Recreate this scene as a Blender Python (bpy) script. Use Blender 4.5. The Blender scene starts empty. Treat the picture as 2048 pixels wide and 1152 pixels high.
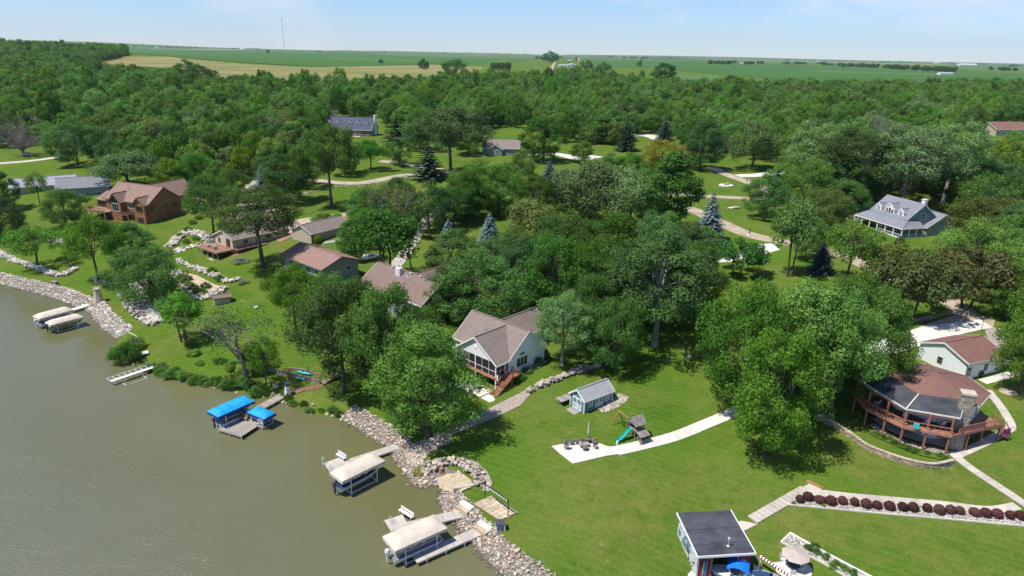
import bpy, bmesh, math, random
import numpy as np
from mathutils import Vector, Matrix
from mathutils.geometry import delaunay_2d_cdt
random.seed(7); RNG = np.random.default_rng(7)
SC = bpy.context.scene
COL = SC.collection
R_ = math.radians

# ------------------------------------------------------------------ camera
CAM_H = 55.0; FPX = 1365.0; PITCH = R_(19.07); ROLL = R_(1.1)
Xv = np.array([1, 0, 0.]); Fv = np.array([0, math.cos(PITCH), -math.sin(PITCH)]); U0 = np.array([0, math.sin(PITCH), math.cos(PITCH)])
Rv = math.cos(ROLL)*Xv+math.sin(ROLL)*U0; Uv = math.cos(ROLL)*U0-math.sin(ROLL)*Xv
CP = np.array([0, 0, CAM_H])
cd = bpy.data.cameras.new('camera'); cam = bpy.data.objects.new('camera', cd); COL.objects.link(cam)
cd.sensor_width = 36; cd.lens = FPX/2048*36; cd.clip_start = 0.5; cd.clip_end = 60000
cam.matrix_world = Matrix(((Rv[0], Uv[0], -Fv[0], 0), (Rv[1], Uv[1], -Fv[1], 0), (Rv[2], Uv[2], -Fv[2], CAM_H), (0, 0, 0, 1)))
SC.camera = cam

# ------------------------------------------------------------------ sky, sun, exposure
SUN_EL = 62.0; SUN_AZ = (-0.92, -0.39)          # horizontal direction towards the sun
w = bpy.data.worlds.new('World'); SC.world = w; w.use_nodes = True
nt = w.node_tree; nt.nodes.clear()
def wn(t, **k):
    n = nt.nodes.new(t)
    for a, b in k.items(): setattr(n, a, b)
    return n
sky = wn('ShaderNodeTexSky', sky_type='NISHITA', sun_disc=False)
sky.sun_elevation = R_(SUN_EL); sky.sun_rotation = math.atan2(SUN_AZ[0], SUN_AZ[1])
sky.altitude = 300; sky.air_density = 1.0; sky.dust_density = 0.0; sky.ozone_density = 4.0
bg = wn('ShaderNodeBackground'); bg.inputs[1].default_value = 0.086
tc = wn('ShaderNodeTexCoord'); mp = wn('ShaderNodeMapping'); mp.inputs[3].default_value = (1.0, 1.0, 3.2); mp.inputs[1].default_value = (0.66, 0.0, 0.09)
nz = wn('ShaderNodeTexNoise'); nz.inputs['Scale'].default_value = 4.2; nz.inputs['Detail'].default_value = 7; nz.inputs['Roughness'].default_value = .55
rp = wn('ShaderNodeValToRGB'); rp.color_ramp.elements[0].position = .52; rp.color_ramp.elements[1].position = .80
rp.color_ramp.elements[1].color = (.75, .75, .75, 1)
mx = wn('ShaderNodeMixRGB'); mx.inputs[2].default_value = (9.6, 9.3, 9.2, 1)
ou = wn('ShaderNodeOutputWorld'); L = nt.links.new
L(tc.outputs['Generated'], mp.inputs[0]); L(mp.outputs[0], nz.inputs[0]); L(nz.outputs[0], rp.inputs[0]); L(rp.outputs[0], mx.inputs[0])
tn = wn('ShaderNodeMixRGB', blend_type='MULTIPLY'); tn.inputs[0].default_value = 1.0; tn.inputs[2].default_value = (.92, 1.09, 1.42, 1); L(sky.outputs[0], tn.inputs[1]); L(tn.outputs[0], mx.inputs[1]); L(mx.outputs[0], bg.inputs[0]); L(bg.outputs[0], ou.inputs[0])
sd = bpy.data.lights.new('sun', 'SUN'); sd.energy = 4.9; sd.angle = R_(0.53); sd.color = (1.0, .955, .88)
so = bpy.data.objects.new('sun', sd); COL.objects.link(so)
so.location = (-60, 40, 120)
sv = Vector((SUN_AZ[0]*math.cos(R_(SUN_EL)), SUN_AZ[1]*math.cos(R_(SUN_EL)), math.sin(R_(SUN_EL))))
so.rotation_euler = sv.to_track_quat('Z', 'Y').to_euler()
SC.view_settings.view_transform = 'Standard'; SC.view_settings.look = 'None'; SC.view_settings.exposure = 0.3; SC.view_settings.gamma = 1.0
SC.render.engine = 'CYCLES'

# ------------------------------------------------------------------ pixel <-> world, terrain
def ray(px, py): return Fv+Rv*(px-1024)/FPX-Uv*(py-576)/FPX
def at(px, py, z=0.0):
    d = ray(px, py); t = (z-CAM_H)/d[2]; return CP+d*t
def pix(p):
    v = np.array(p)-CP; k = v@Fv; return (1024+FPX*(v@Rv)/k, 576-FPX*(v@Uv)/k)
SH_PX = [(-420,480),(-150,530),(0,568),(62,583),(94,591),(121,600),(146,611),(177,620),(194,643),(212,660),(235,679),(238,705),(250,728),(277,733),(312,743),(333,756),(360,760),(386,764),(428,775),(478,784),(500,794),(530,798),(564,806),(584,814),(628,828),(680,838),(703,850),(729,866),(751,880),(773,894),(790,919),(811,948),(825,967),(849,975),(876,970),(884,981),(879,1005),(890,1027),(912,1046),(925,1068),(950,1092),(971,1116),(996,1141),(1012,1152)]
SHORE = [(-3000, 900), (-900, 330)]+[tuple(at(*p)[:2]) for p in SH_PX]+[(5,56.5),(14,54.2),(20.5,56.2),(21.6,60.3),(26.6,60.9),(29.5,57.5),(45,50),(90,38),(200,10),(600,-150)]
SHA = np.array(SHORE)
def sdist(x, y):
    x = np.asarray(x, float); y = np.asarray(y, float); best = np.full(x.shape, 1e18)
    for (ax, ay), (bx, by) in zip(SHA[:-1], SHA[1:]):
        dx, dy = bx-ax, by-ay; t = np.clip(((x-ax)*dx+(y-ay)*dy)/(dx*dx+dy*dy), 0, 1)
        qx = x-ax-t*dx; qy = y-ay-t*dy; best = np.minimum(best, qx*qx+qy*qy)
    poly = np.vstack([SHA, [(4000, -150), (40000, 40000), (-40000, 40000), (-40000, 900)]]); ins = np.zeros(x.shape, bool)
    for i in range(len(poly)):
        ax, ay = poly[i]; bx, by = poly[(i+1) % len(poly)]
        if ay == by: continue
        ins ^= ((ay > y) != (by > y)) & (x < (bx-ax)*(y-ay)/(by-ay)+ax)
    return np.where(ins, 1, -1)*np.sqrt(best)
def sm(t):
    t = np.clip(t, 0, 1); return t*t*(3-2*t)
BUMPS = [(-78.5, 165, 4.5, -.9), (4, 106.5, 5, .7), (-6, 100, 5, -.25)]
def zt(x, y):
    x = np.asarray(x, float); y = np.asarray(y, float); d = sdist(x, y)
    s = 0.075+0.035*sm((-x-20)/50)
    rise = 1.25*sm((d+.3)/3.6)
    z = rise+s*np.maximum(np.minimum(d, 60)-4, 0)+0.05*np.maximum(np.minimum(d, 160)-60, 0)+0.015*np.maximum(np.minimum(d, 500)-160, 0)
    z = np.where(d < 0, np.maximum(d*0.35, -2.0), z)
    for bx, by, r, h in BUMPS: z = z+h*np.exp(-((x-bx)**2+(y-by)**2)/r**2)
    z = z+28*np.exp(-(((x+1080)/430)**2+((y-1500)/430)**2))
    z = z+75*np.exp(-(((x+7200)/2600)**2+((y-10500)/1300)**2))
    far = sm((y-700)/1500)
    return z+far*(3.0*np.sin(x/900+1.3)*np.sin(y/1100)+2.0*np.sin(x/430+y/700))
def zg(x, y): return float(zt(np.array([x]), np.array([y]))[0])
_T = np.concatenate([np.arange(50, 460, 0.5), np.geomspace(460, 14000, 900)])
def gp(px, py, h=0.0):
    p = CP+ray(px, py)*_T[:, None]; f = p[:, 2]-h-zt(p[:, 0], p[:, 1]); i = int(np.argmax(f < 0))
    if f[i] >= 0: i = len(_T)-1
    a = f[i-1]/(f[i-1]-f[i]); return p[i-1]+(p[i]-p[i-1])*a

# ------------------------------------------------------------------ materials
MATS = {}
def nodes_of(name):
    m = bpy.data.materials.new(name); m.use_nodes = True; t = m.node_tree; b = t.nodes['Principled BSDF']; MATS[name] = m
    return m, t, b
def N(t, ty, **k):
    n = t.nodes.new(ty)
    for a, v in k.items():
        if isinstance(a, str) and hasattr(n, a): setattr(n, a, v)
    return n
def noise(t, vec, scale, detail=4, rough=.55, dist=0):
    n = t.nodes.new('ShaderNodeTexNoise'); n.inputs['Scale'].default_value = scale; n.inputs['Detail'].default_value = detail
    n.inputs['Roughness'].default_value = rough; n.inputs['Distortion'].default_value = dist
    t.links.new(vec, n.inputs[0]); return n.outputs[0]
def mixc(t, f, a, b, mode='MIX'):
    n = t.nodes.new('ShaderNodeMixRGB'); n.blend_type = mode
    for i, v in ((0, f), (1, a), (2, b)):
        if hasattr(v, 'is_linked'): t.links.new(v, n.inputs[i])
        elif i == 0: n.inputs[0].default_value = v
        else: n.inputs[i].default_value = (*v, 1)
    return n.outputs[0]
def ramp(t, f, p0, p1, c0=(0, 0, 0), c1=(1, 1, 1)):
    n = t.nodes.new('ShaderNodeValToRGB'); e = n.color_ramp.elements
    e[0].position = p0; e[1].position = p1; e[0].color = (*c0, 1); e[1].color = (*c1, 1); t.links.new(f, n.inputs[0]); return n.outputs[0]
def mathn(t, op, a, b=0.0):
    n = t.nodes.new('ShaderNodeMath'); n.operation = op
    for i, v in ((0, a), (1, b)):
        if hasattr(v, 'is_linked'): t.links.new(v, n.inputs[i])
        else: n.inputs[i].default_value = v
    return n.outputs[0]
def coords(t, kind='Object'):
    n = t.nodes.new('ShaderNodeTexCoord'); return n.outputs[kind]
def wpos(t):
    n = t.nodes.new('ShaderNodeNewGeometry'); return n.outputs['Position']
def bump(t, b, h, dist, strength=1.0):
    n = t.nodes.new('ShaderNodeBump'); n.inputs['Distance'].default_value = dist; n.inputs['Strength'].default_value = strength
    t.links.new(h, n.inputs['Height']); t.links.new(n.outputs[0], b.inputs['Normal']); return n
def mapv(t, vec, scale=(1, 1, 1), rot=(0, 0, 0)):
    n = t.nodes.new('ShaderNodeMapping'); n.inputs['Scale'].default_value = scale; n.inputs['Rotation'].default_value = rot
    t.links.new(vec, n.inputs[0]); return n.outputs[0]
def wet(t, o):
    sp = t.nodes.new('ShaderNodeSeparateXYZ'); t.links.new(wpos(t), sp.inputs[0]); h_ = mathn(t, 'ADD', sp.outputs['Z'], mathn(t, 'MULTIPLY', noise(t, wpos(t), 1.5, 3), .12)); return mixc(t, ramp(t, h_, .10, .30, (1, 1, 1), (0, 0, 0)), o, (.075, .068, .045))
def plain(name, col, rough=.7, var=.18, scale=1.5, bmp=.01, metal=0.0, spec=.3, rnd=.0, wl=False):
    m, t, b = nodes_of(name); v = wpos(t)
    a = noise(t, v, scale, 5, .6); c = noise(t, v, scale*9, 3, .6)
    dark = tuple(x*(1-var*1.6) for x in col); lite = tuple(min(1, x*(1+var)) for x in col)
    o = mixc(t, ramp(t, a, .3, .7), dark, lite); o = mixc(t, mathn(t, 'MULTIPLY', ramp(t, c, .35, .75), var*1.4), o, dark)
    if rnd:
        oi = t.nodes.new('ShaderNodeObjectInfo'); h = t.nodes.new('ShaderNodeHueSaturation')
        t.links.new(mathn(t, 'ADD', mathn(t, 'MULTIPLY', oi.outputs['Random'], rnd*2), 1-rnd), h.inputs['Value'])
        t.links.new(o, h.inputs['Color']); o = h.outputs[0]
    if wl: o = wet(t, o)
    t.links.new(o, b.inputs['Base Color']); b.inputs['Roughness'].default_value = rough; b.inputs['Metallic'].default_value = metal
    b.inputs['Specular IOR Level'].default_value = spec
    if bmp: bump(t, b, c, bmp)
    return m
def shingle(name, col, rows=5.5):
    m, t, b = nodes_of(name); v = coords(t)
    br = t.nodes.new('ShaderNodeTexBrick'); br.inputs['Scale'].default_value = 1.0; br.inputs['Brick Width'].default_value = .45; br.inputs['Row Height'].default_value = .18
    br.inputs['Mortar Size'].default_value = .012; br.offset = .5
    mp = t.nodes.new('ShaderNodeTexCoord'); uv = mp.outputs['UV']; t.links.new(uv, br.inputs[0])
    br.inputs['Color1'].default_value = (*[c*1.25 for c in col], 1); br.inputs['Color2'].default_value = (*[c*.72 for c in col], 1); br.inputs['Mortar'].default_value = (*[c*.5 for c in col], 1)
    w_ = wpos(t); a = noise(t, w_, .55, 5, .65); o = mixc(t, ramp(t, a, .3, .75), tuple(c*.84 for c in col), tuple(c*1.14 for c in col))
    fine = noise(t, w_, 7, 3, .7); o = mixc(t, .45, o, br.outputs['Color']); o = mixc(t, mathn(t, 'MULTIPLY', ramp(t, fine, .4, .7), .3), o, tuple(c*.62 for c in col))
    t.links.new(o, b.inputs['Base Color']); b.inputs['Roughness'].default_value = .9; b.inputs['Specular IOR Level'].default_value = .15
    bump(t, b, br.outputs['Fac'], -.012); return m
def siding(name, col, step=.15, axis='Z', rough=.55, dirt=.1, line=.45):
    m, t, b = nodes_of(name); v = coords(t)
    sx = t.nodes.new('ShaderNodeSeparateXYZ'); t.links.new(v, sx.inputs[0])
    z = mathn(t, 'FRACT', mathn(t, 'MULTIPLY', sx.outputs['Z'] if axis == 'Z' else mathn(t, 'ADD', sx.outputs['X'], sx.outputs['Y']), 1/step))
    o = mixc(t, ramp(t, noise(t, wpos(t), .8, 5), .3, .75), tuple(c*(1-dirt*1.5) for c in col), col)
    o = mixc(t, mathn(t, 'MULTIPLY', mathn(t, 'LESS_THAN', z, .12), line), o, tuple(c*.45 for c in col))
    t.links.new(o, b.inputs['Base Color']); b.inputs['Roughness'].default_value = rough; bump(t, b, z, .02); return m
def woodplank(name, col, width=.14, axis='X', rough=.75, var=.3):
    m, t, b = nodes_of(name); v = coords(t); sx = t.nodes.new('ShaderNodeSeparateXYZ'); t.links.new(v, sx.inputs[0])
    q = mathn(t, 'MULTIPLY', sx.outputs[axis], 1/width); fr = mathn(t, 'FRACT', q); fl = mathn(t, 'FLOOR', q)
    wn_ = t.nodes.new('ShaderNodeTexWhiteNoise'); wn_.noise_dimensions = '1D'; t.links.new(fl, wn_.inputs['W'])
    o = mixc(t, wn_.outputs[0], tuple(c*(1-var) for c in col), tuple(min(1, c*(1+var*.6)) for c in col))
    o = mixc(t, mathn(t, 'MULTIPLY', ramp(t, noise(t, wpos(t), 2.5, 5), .35, .7), .3), o, tuple(c*.6 for c in col))
    o = mixc(t, mathn(t, 'LESS_THAN', fr, .09), o, tuple(c*.22 for c in col))
    t.links.new(o, b.inputs['Base Color']); b.inputs['Roughness'].default_value = rough; b.inputs['Specular IOR Level'].default_value = .2
    bump(t, b, mathn(t, 'GREATER_THAN', fr, .09), .01); return m

# grass: lawn colour with mowing, dry patches, clover
def make_grass():
    m, t, b = nodes_of('grass'); v = wpos(t)
    base = mixc(t, ramp(t, noise(t, v, .040, 6, .6), .32, .68), (.038, .116, .007), (.096, .172, .015))
    wv = t.nodes.new('ShaderNodeTexWave'); wv.wave_type = 'BANDS'; wv.inputs['Scale'].default_value = .26; wv.inputs['Distortion'].default_value = 2.6; wv.inputs['Detail'].default_value = 3; wv.inputs['Detail Scale'].default_value = .2
    t.links.new(mapv(t, v, (1, 1, 0), (0, 0, R_(118))), wv.inputs[0])
    o = mixc(t, mathn(t, 'MULTIPLY', wv.outputs[0], .55), base, (.114, .204, .018))
    dry = ramp(t, noise(t, v, .070, 10, .74, .6), .42, .64)
    zone = None
    for cx, cy, rr_ in ((13, 72, 15), (33, 69, 11), (58, 73, 13), (72, 74, 10), (-33, 101, 7), (48, 80, 6)):
        d_ = t.nodes.new('ShaderNodeVectorMath'); d_.operation = 'DISTANCE'; t.links.new(mapv(t, v, (1, 1, 0)), d_.inputs[0]); d_.inputs[1].default_value = (cx, cy, 0); k_ = ramp(t, mathn(t, 'DIVIDE', d_.outputs['Value'], rr_), .35, 1.0, (1, 1, 1), (0, 0, 0)); zone = k_ if zone is None else mathn(t, 'MAXIMUM', zone, k_)
    zone = mathn(t, 'MULTIPLY', zone, ramp(t, noise(t, v, .35, 9, .75), .30, .62)); dry = mathn(t, 'MAXIMUM', mathn(t, 'MULTIPLY', dry, .72), zone)
    streak = ramp(t, noise(t, mapv(t, v, (.10, .9, 1), (0, 0, R_(-28))), 1.0, 6, .7, .3), .40, .68)
    o = mixc(t, mathn(t, 'MULTIPLY', dry, .85), o, (.225, .192, .062))
    o = mixc(t, mathn(t, 'MULTIPLY', streak, .32), o, (.140, .195, .030))
    o = mixc(t, mathn(t, 'MULTIPLY', ramp(t, noise(t, v, .45, 6, .65), .48, .70), .55), o, (.042, .110, .007))
    o = mixc(t, mathn(t, 'MULTIPLY', ramp(t, noise(t, v, 1.5, 8, .80), .50, .64), .50), o, (.200, .200, .060))
    f = noise(t, v, 4.0, 6, .8); o = mixc(t, mathn(t, 'MULTIPLY', ramp(t, f, .40, .62), .62), o, (.030, .088, .006))
    bare = ramp(t, noise(t, v, .23, 10, .80, .4), .635, .69); o = mixc(t, mathn(t, 'MULTIPLY', bare, .80), o, (.33, .275, .175))
    t.links.new(o, b.inputs['Base Color']); b.inputs['Roughness'].default_value = .95; b.inputs['Specular IOR Level'].default_value = .03
    bump(t, b, mixc(t, .5, f, noise(t, v, 11, 3, .7)), .12, .8)
    return m
make_grass()
def make_crop(name, ca, cb, cc, s=.02, lo=.5):
    m, t, b = nodes_of(name); v = wpos(t)
    o = mixc(t, ramp(t, noise(t, v, .004, 7, .6), .3, .7), ca, cb)
    o = mixc(t, mathn(t, 'MULTIPLY', ramp(t, noise(t, mapv(t, v, (.0025, .012, 1)), 1.0, 6, .65, .8), lo, lo+.14), .75), o, cc)
    o = mixc(t, mathn(t, 'MULTIPLY', noise(t, v, s*8, 4, .7), .45), o, tuple(x*.6 for x in ca))
    t.links.new(o, b.inputs['Base Color']); b.inputs['Roughness'].default_value = .95; b.inputs['Specular IOR Level'].default_value = .05; return m
make_crop('crop_green', (.046, .130, .024), (.070, .160, .032), (.11, .16, .055))
make_crop('crop_pale', (.080, .165, .045), (.105, .185, .055), (.15, .18, .08))
make_crop('crop_bright', (.022, .105, .012), (.030, .12, .014), (.05, .13, .02))
make_crop('crop_tan', (.24, .21, .075), (.38, .31, .15), (.12, .17, .045), .03, .42)
make_crop('soil', (.30, .22, .14), (.36, .27, .17), (.24, .18, .11), .03)
# water
def make_water():
    m, t, b = nodes_of('lake_water'); v = wpos(t)
    at_ = t.nodes.new('ShaderNodeAttribute'); at_.attribute_name = 'open'
    b.inputs['Base Color'].default_value = (.105, .100, .034, 1)
    o = mixc(t, ramp(t, noise(t, v, .03, 5), .3, .7), (.116, .116, .050), (.138, .136, .062)); o = mixc(t, mathn(t, 'MULTIPLY', at_.outputs['Fac'], .75), o, (.122, .130, .084)); t.links.new(o, b.inputs['Base Color'])
    b.inputs['IOR'].default_value = 1.333; b.inputs['Specular IOR Level'].default_value = .8
    n1 = noise(t, mapv(t, v, (.8, 2.2, 1), (0, 0, R_(28))), 2.3, 6, .62, .4); n2 = noise(t, mapv(t, v, (.35, .8, 1), (0, 0, R_(20))), .6, 4, .6)
    h = mathn(t, 'ADD', n1, mathn(t, 'MULTIPLY', n2, 1.4))
    patch = ramp(t, noise(t, mapv(t, v, (1, 2.2, 1), (0, 0, R_(35))), .03, 5, .6, 1.2), .36, .64)
    st = mathn(t, 'ADD', .10, mathn(t, 'MULTIPLY', mathn(t, 'MULTIPLY', at_.outputs['Fac'], mathn(t, 'ADD', .40, mathn(t, 'MULTIPLY', patch, .9))), .75))
    bn = bump(t, b, h, .17); t.links.new(st, bn.inputs['Strength'])
    ro = mathn(t, 'ADD', .10, mathn(t, 'MULTIPLY', at_.outputs['Fac'], .16)); t.links.new(ro, b.inputs['Roughness'])
    return m
make_water()
def make_leaf(name, trans=.28, rough=.6, var=.35, soft=0.0):
    m, t, b = nodes_of(name)
    oi = t.nodes.new('ShaderNodeObjectInfo'); at_ = t.nodes.new('ShaderNodeAttribute'); at_.attribute_name = 'var'
    h = t.nodes.new('ShaderNodeHueSaturation')
    hv = mathn(t, 'ADD', .466, mathn(t, 'MULTIPLY', oi.outputs['Random'], .040)); t.links.new(hv, h.inputs['Hue'])
    v1 = mathn(t, 'ADD', 1-var, mathn(t, 'MULTIPLY', at_.outputs['Fac'], var*2))
    v2 = mathn(t, 'ADD', .70, mathn(t, 'MULTIPLY', mathn(t, 'FRACT', mathn(t, 'MULTIPLY', oi.outputs['Random'], 7.31)), .70))
    t.links.new(mathn(t, 'ADD', .86, mathn(t, 'MULTIPLY', mathn(t, 'FRACT', mathn(t, 'MULTIPLY', oi.outputs['Random'], 13.7)), .24)), h.inputs['Saturation'])
    t.links.new(mathn(t, 'MULTIPLY', v1, v2), h.inputs['Value']); t.links.new(oi.outputs['Color'], h.inputs['Color'])
    t.links.new(h.outputs[0], b.inputs['Base Color']); b.inputs['Roughness'].default_value = rough; b.inputs['Specular IOR Level'].default_value = .10
    tr = t.nodes.new('ShaderNodeBsdfTranslucent'); c2 = mixc(t, 1.0, h.outputs[0], (1.15, 1.28, .55), 'MULTIPLY'); t.links.new(c2, tr.inputs[0])
    ms = t.nodes.new('ShaderNodeMixShader'); ms.inputs[0].default_value = trans
    t.links.new(b.outputs[0], ms.inputs[1]); t.links.new(tr.outputs[0], ms.inputs[2]); t.links.new(ms.outputs[0], t.nodes['Material Output'].inputs[0]); return m
make_leaf('leaf', .36); make_leaf('needle', .08, .7, .3)
plain('bark', (.115, .095, .075), .95, .35, 1.2, .05); plain('bark_pale', (.30, .28, .245), .95, .3, 1.2, .03); plain('dead_wood', (.26, .235, .215), .95, .25, 1.2, .02)
plain('limestone', (.46, .395, .32), .95, .3, .9, .06, rnd=.36, wl=True); plain('limestone_white', (.56, .505, .43), .95, .25, 1.2, .04, rnd=.3, wl=True)
plain('fieldstone', (.44, .375, .31), .95, .35, .8, .05, rnd=.35)
plain('wall_block', (.46, .35, .255), .95, .25, 1.5, .03, rnd=.28); plain('gravel_pink', (.42, .345, .295), .95, .35, 3.5, .04)
plain('pea_gravel', (.45, .40, .34), .95, .4, 5, .05)
plain('concrete', (.62, .58, .51), .85, .12, .35, .008, rnd=.06); plain('concrete_grey', (.50, .45, .385), .9, .16, .5, .01, rnd=.08)
plain('road_tan', (.40, .325, .235), .95, .2, .3, .02); plain('road_grey', (.43, .36, .28), .95, .2, .3, .02); plain('sand', (.48, .385, .255), .95, .2, .8, .03)
plain('mulch', (.26, .13, .095), .95, .35, 3, .03)
plain('white_paint', (.86, .86, .85), .5, .05, .8, .004); plain('off_white', (.72, .70, .65), .6, .1, .8, .004)
plain('white_metal', (.74, .74, .74), .35, .08, 2, 0, .0, .5); plain('aluminium', (.62, .62, .62), .35, .12, 2, 0, .7, .5); plain('black_metal', (.018, .018, .02), .45, .2, 3, 0)
plain('dark_grey', (.07, .072, .078), .6, .2, 2, .003); plain('wicker', (.16, .14, .125), .8, .3, 6, .01); plain('cushion_grey', (.30, .285, .26), .9, .15, 3, .005)
plain('deck_red', (.40, .155, .095), .75, .2, 1.2, .01); plain('deck_red_pale', (.47, .21, .14), .75, .18, 1.2, .01); plain('deck_brown', (.30, .19, .125), .8, .25, 1.5, .01)
plain('timber', (.30, .235, .17), .9, .3, 1.5, .02); plain('timber_grey', (.27, .25, .225), .9, .3, 1.8, .02); plain('timber_orange', (.42, .20, .085), .8, .2, 2, .01)
plain('canvas_cream', (.585, .515, .42), .85, .08, .9, .01); plain('canvas_blue', (.01, .34, .66), .6, .12, .8, .012); plain('canvas_navy', (.012, .05, .30), .6, .15, 1, .01)
plain('canvas_bright', (.01, .17, .66), .6, .08, 1, .006); plain('umbrella_tan', (.46, .39, .34), .9, .1, 1, .006)
plain('hull_white', (.72, .73, .74), .3, .06, 1, 0, 0, .5); plain('hull_navy', (.03, .06, .15), .3, .15, 1, 0, 0, .5); plain('hull_green', (.16, .28, .05), .4, .15, 1, 0, 0, .5)
plain('motor_dark', (.035, .05, .075), .35, .1, 1, 0, 0, .5); plain('kayak_teal', (.03, .50, .56), .4, .1, 1, 0, 0, .5); plain('slide_teal', (.01, .34, .30), .35, .12, 1, 0, 0, .5)
plain('red_paint', (.42, .02, .02), .35, .1, 1, 0, 0, .5); plain('magenta', (.55, .06, .32), .9, .1, 2, .01); plain('teal_towel', (.05, .50, .52), .9, .1, 2, .01)
plain('brick_red', (.30, .15, .11), .9, .35, 4, .01); plain('cedar_trim', (.16, .085, .04), .8, .2, 1, .01)
plain('stucco_cream', (.56, .47, .335), .9, .12, .8, .008); plain('stone_cream', (.50, .44, .34), .95, .22, 1.4, .02)
plain('flat_roof', (.075, .080, .094), .75, .35, .45, .006, 0, .3); plain('metal_grey', (.40, .40, .405), .45, .1, 1, 0, .2, .5); plain('dock_panel', (.46, .415, .365), .85, .12, .8, .008, rnd=.1)
plain('yellow_bloom', (.48, .34, .02), .9, .3, 3, .02); plain('cone_red', (.42, .05, .05), .8, .1, 2, 0)
plain('pool_blue', (.03, .36, .68), .15, .05, 1, 0, 0, .5); plain('farm_white', (.75, .75, .74), .6, .06, .2, 0); plain('silo_grey', (.48, .49, .50), .4, .1, .2, 0, .2, .5); plain('farm_red', (.28, .07, .05), .8, .1, .2, 0)
shingle('shingle_taupe', (.245, .200, .175)); shingle('shingle_brown', (.225, .165, .138)); shingle('shingle_red', (.225, .122, .100)); shingle('shingle_grey', (.235, .24, .265)); shingle('shingle_pale', (.36, .37, .40)); shingle('shingle_slate', (.095, .105, .145)); shingle('shingle_mauve', (.275, .185, .150)); shingle('roof_russet', (.30, .185, .155))
siding('siding_white', (.90, .91, .92), line=.16, dirt=.04); siding('siding_blue', (.205, .285, .335), .16); siding('siding_teal', (.14, .27, .32), .30, 'XY'); siding('cedar', (.36, .155, .060), .2, rough=.7, dirt=.25); siding('siding_grey', (.30, .325, .32), .16); siding('siding_cream', (.54, .46, .34), .3, 'XY', .85)
woodplank('deck_boards', (.33, .175, .125)); woodplank('dock_boards', (.40, .345, .30), .15, 'X'); woodplank('grey_planks', (.36, .33, .30), .16, 'X'); woodplank('playset_roof', (.30, .275, .25), .14, 'Z', var=.35)
m, t, b = nodes_of('glass'); b.inputs['Base Color'].default_value = (.018, .024, .03, 1); b.inputs['Roughness'].default_value = .06; b.inputs['Specular IOR Level'].default_value = .8
m, t, b = nodes_of('screen_mesh'); b.inputs['Base Color'].default_value = (.03, .035, .045, 1); b.inputs['Roughness'].default_value = .5; b.inputs['Alpha'].default_value = .62
m, t, b = nodes_of('haze'); t.nodes.remove(b); pv = t.nodes.new('ShaderNodeVolumePrincipled'); pv.inputs['Color'].default_value = (.75, .87, 1.0, 1); pv.inputs['Anisotropy'].default_value = .2
pv.inputs['Density'].default_value = 3.0e-5; t.links.new(pv.outputs[0], t.nodes['Material Output'].inputs['Volume'])

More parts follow.
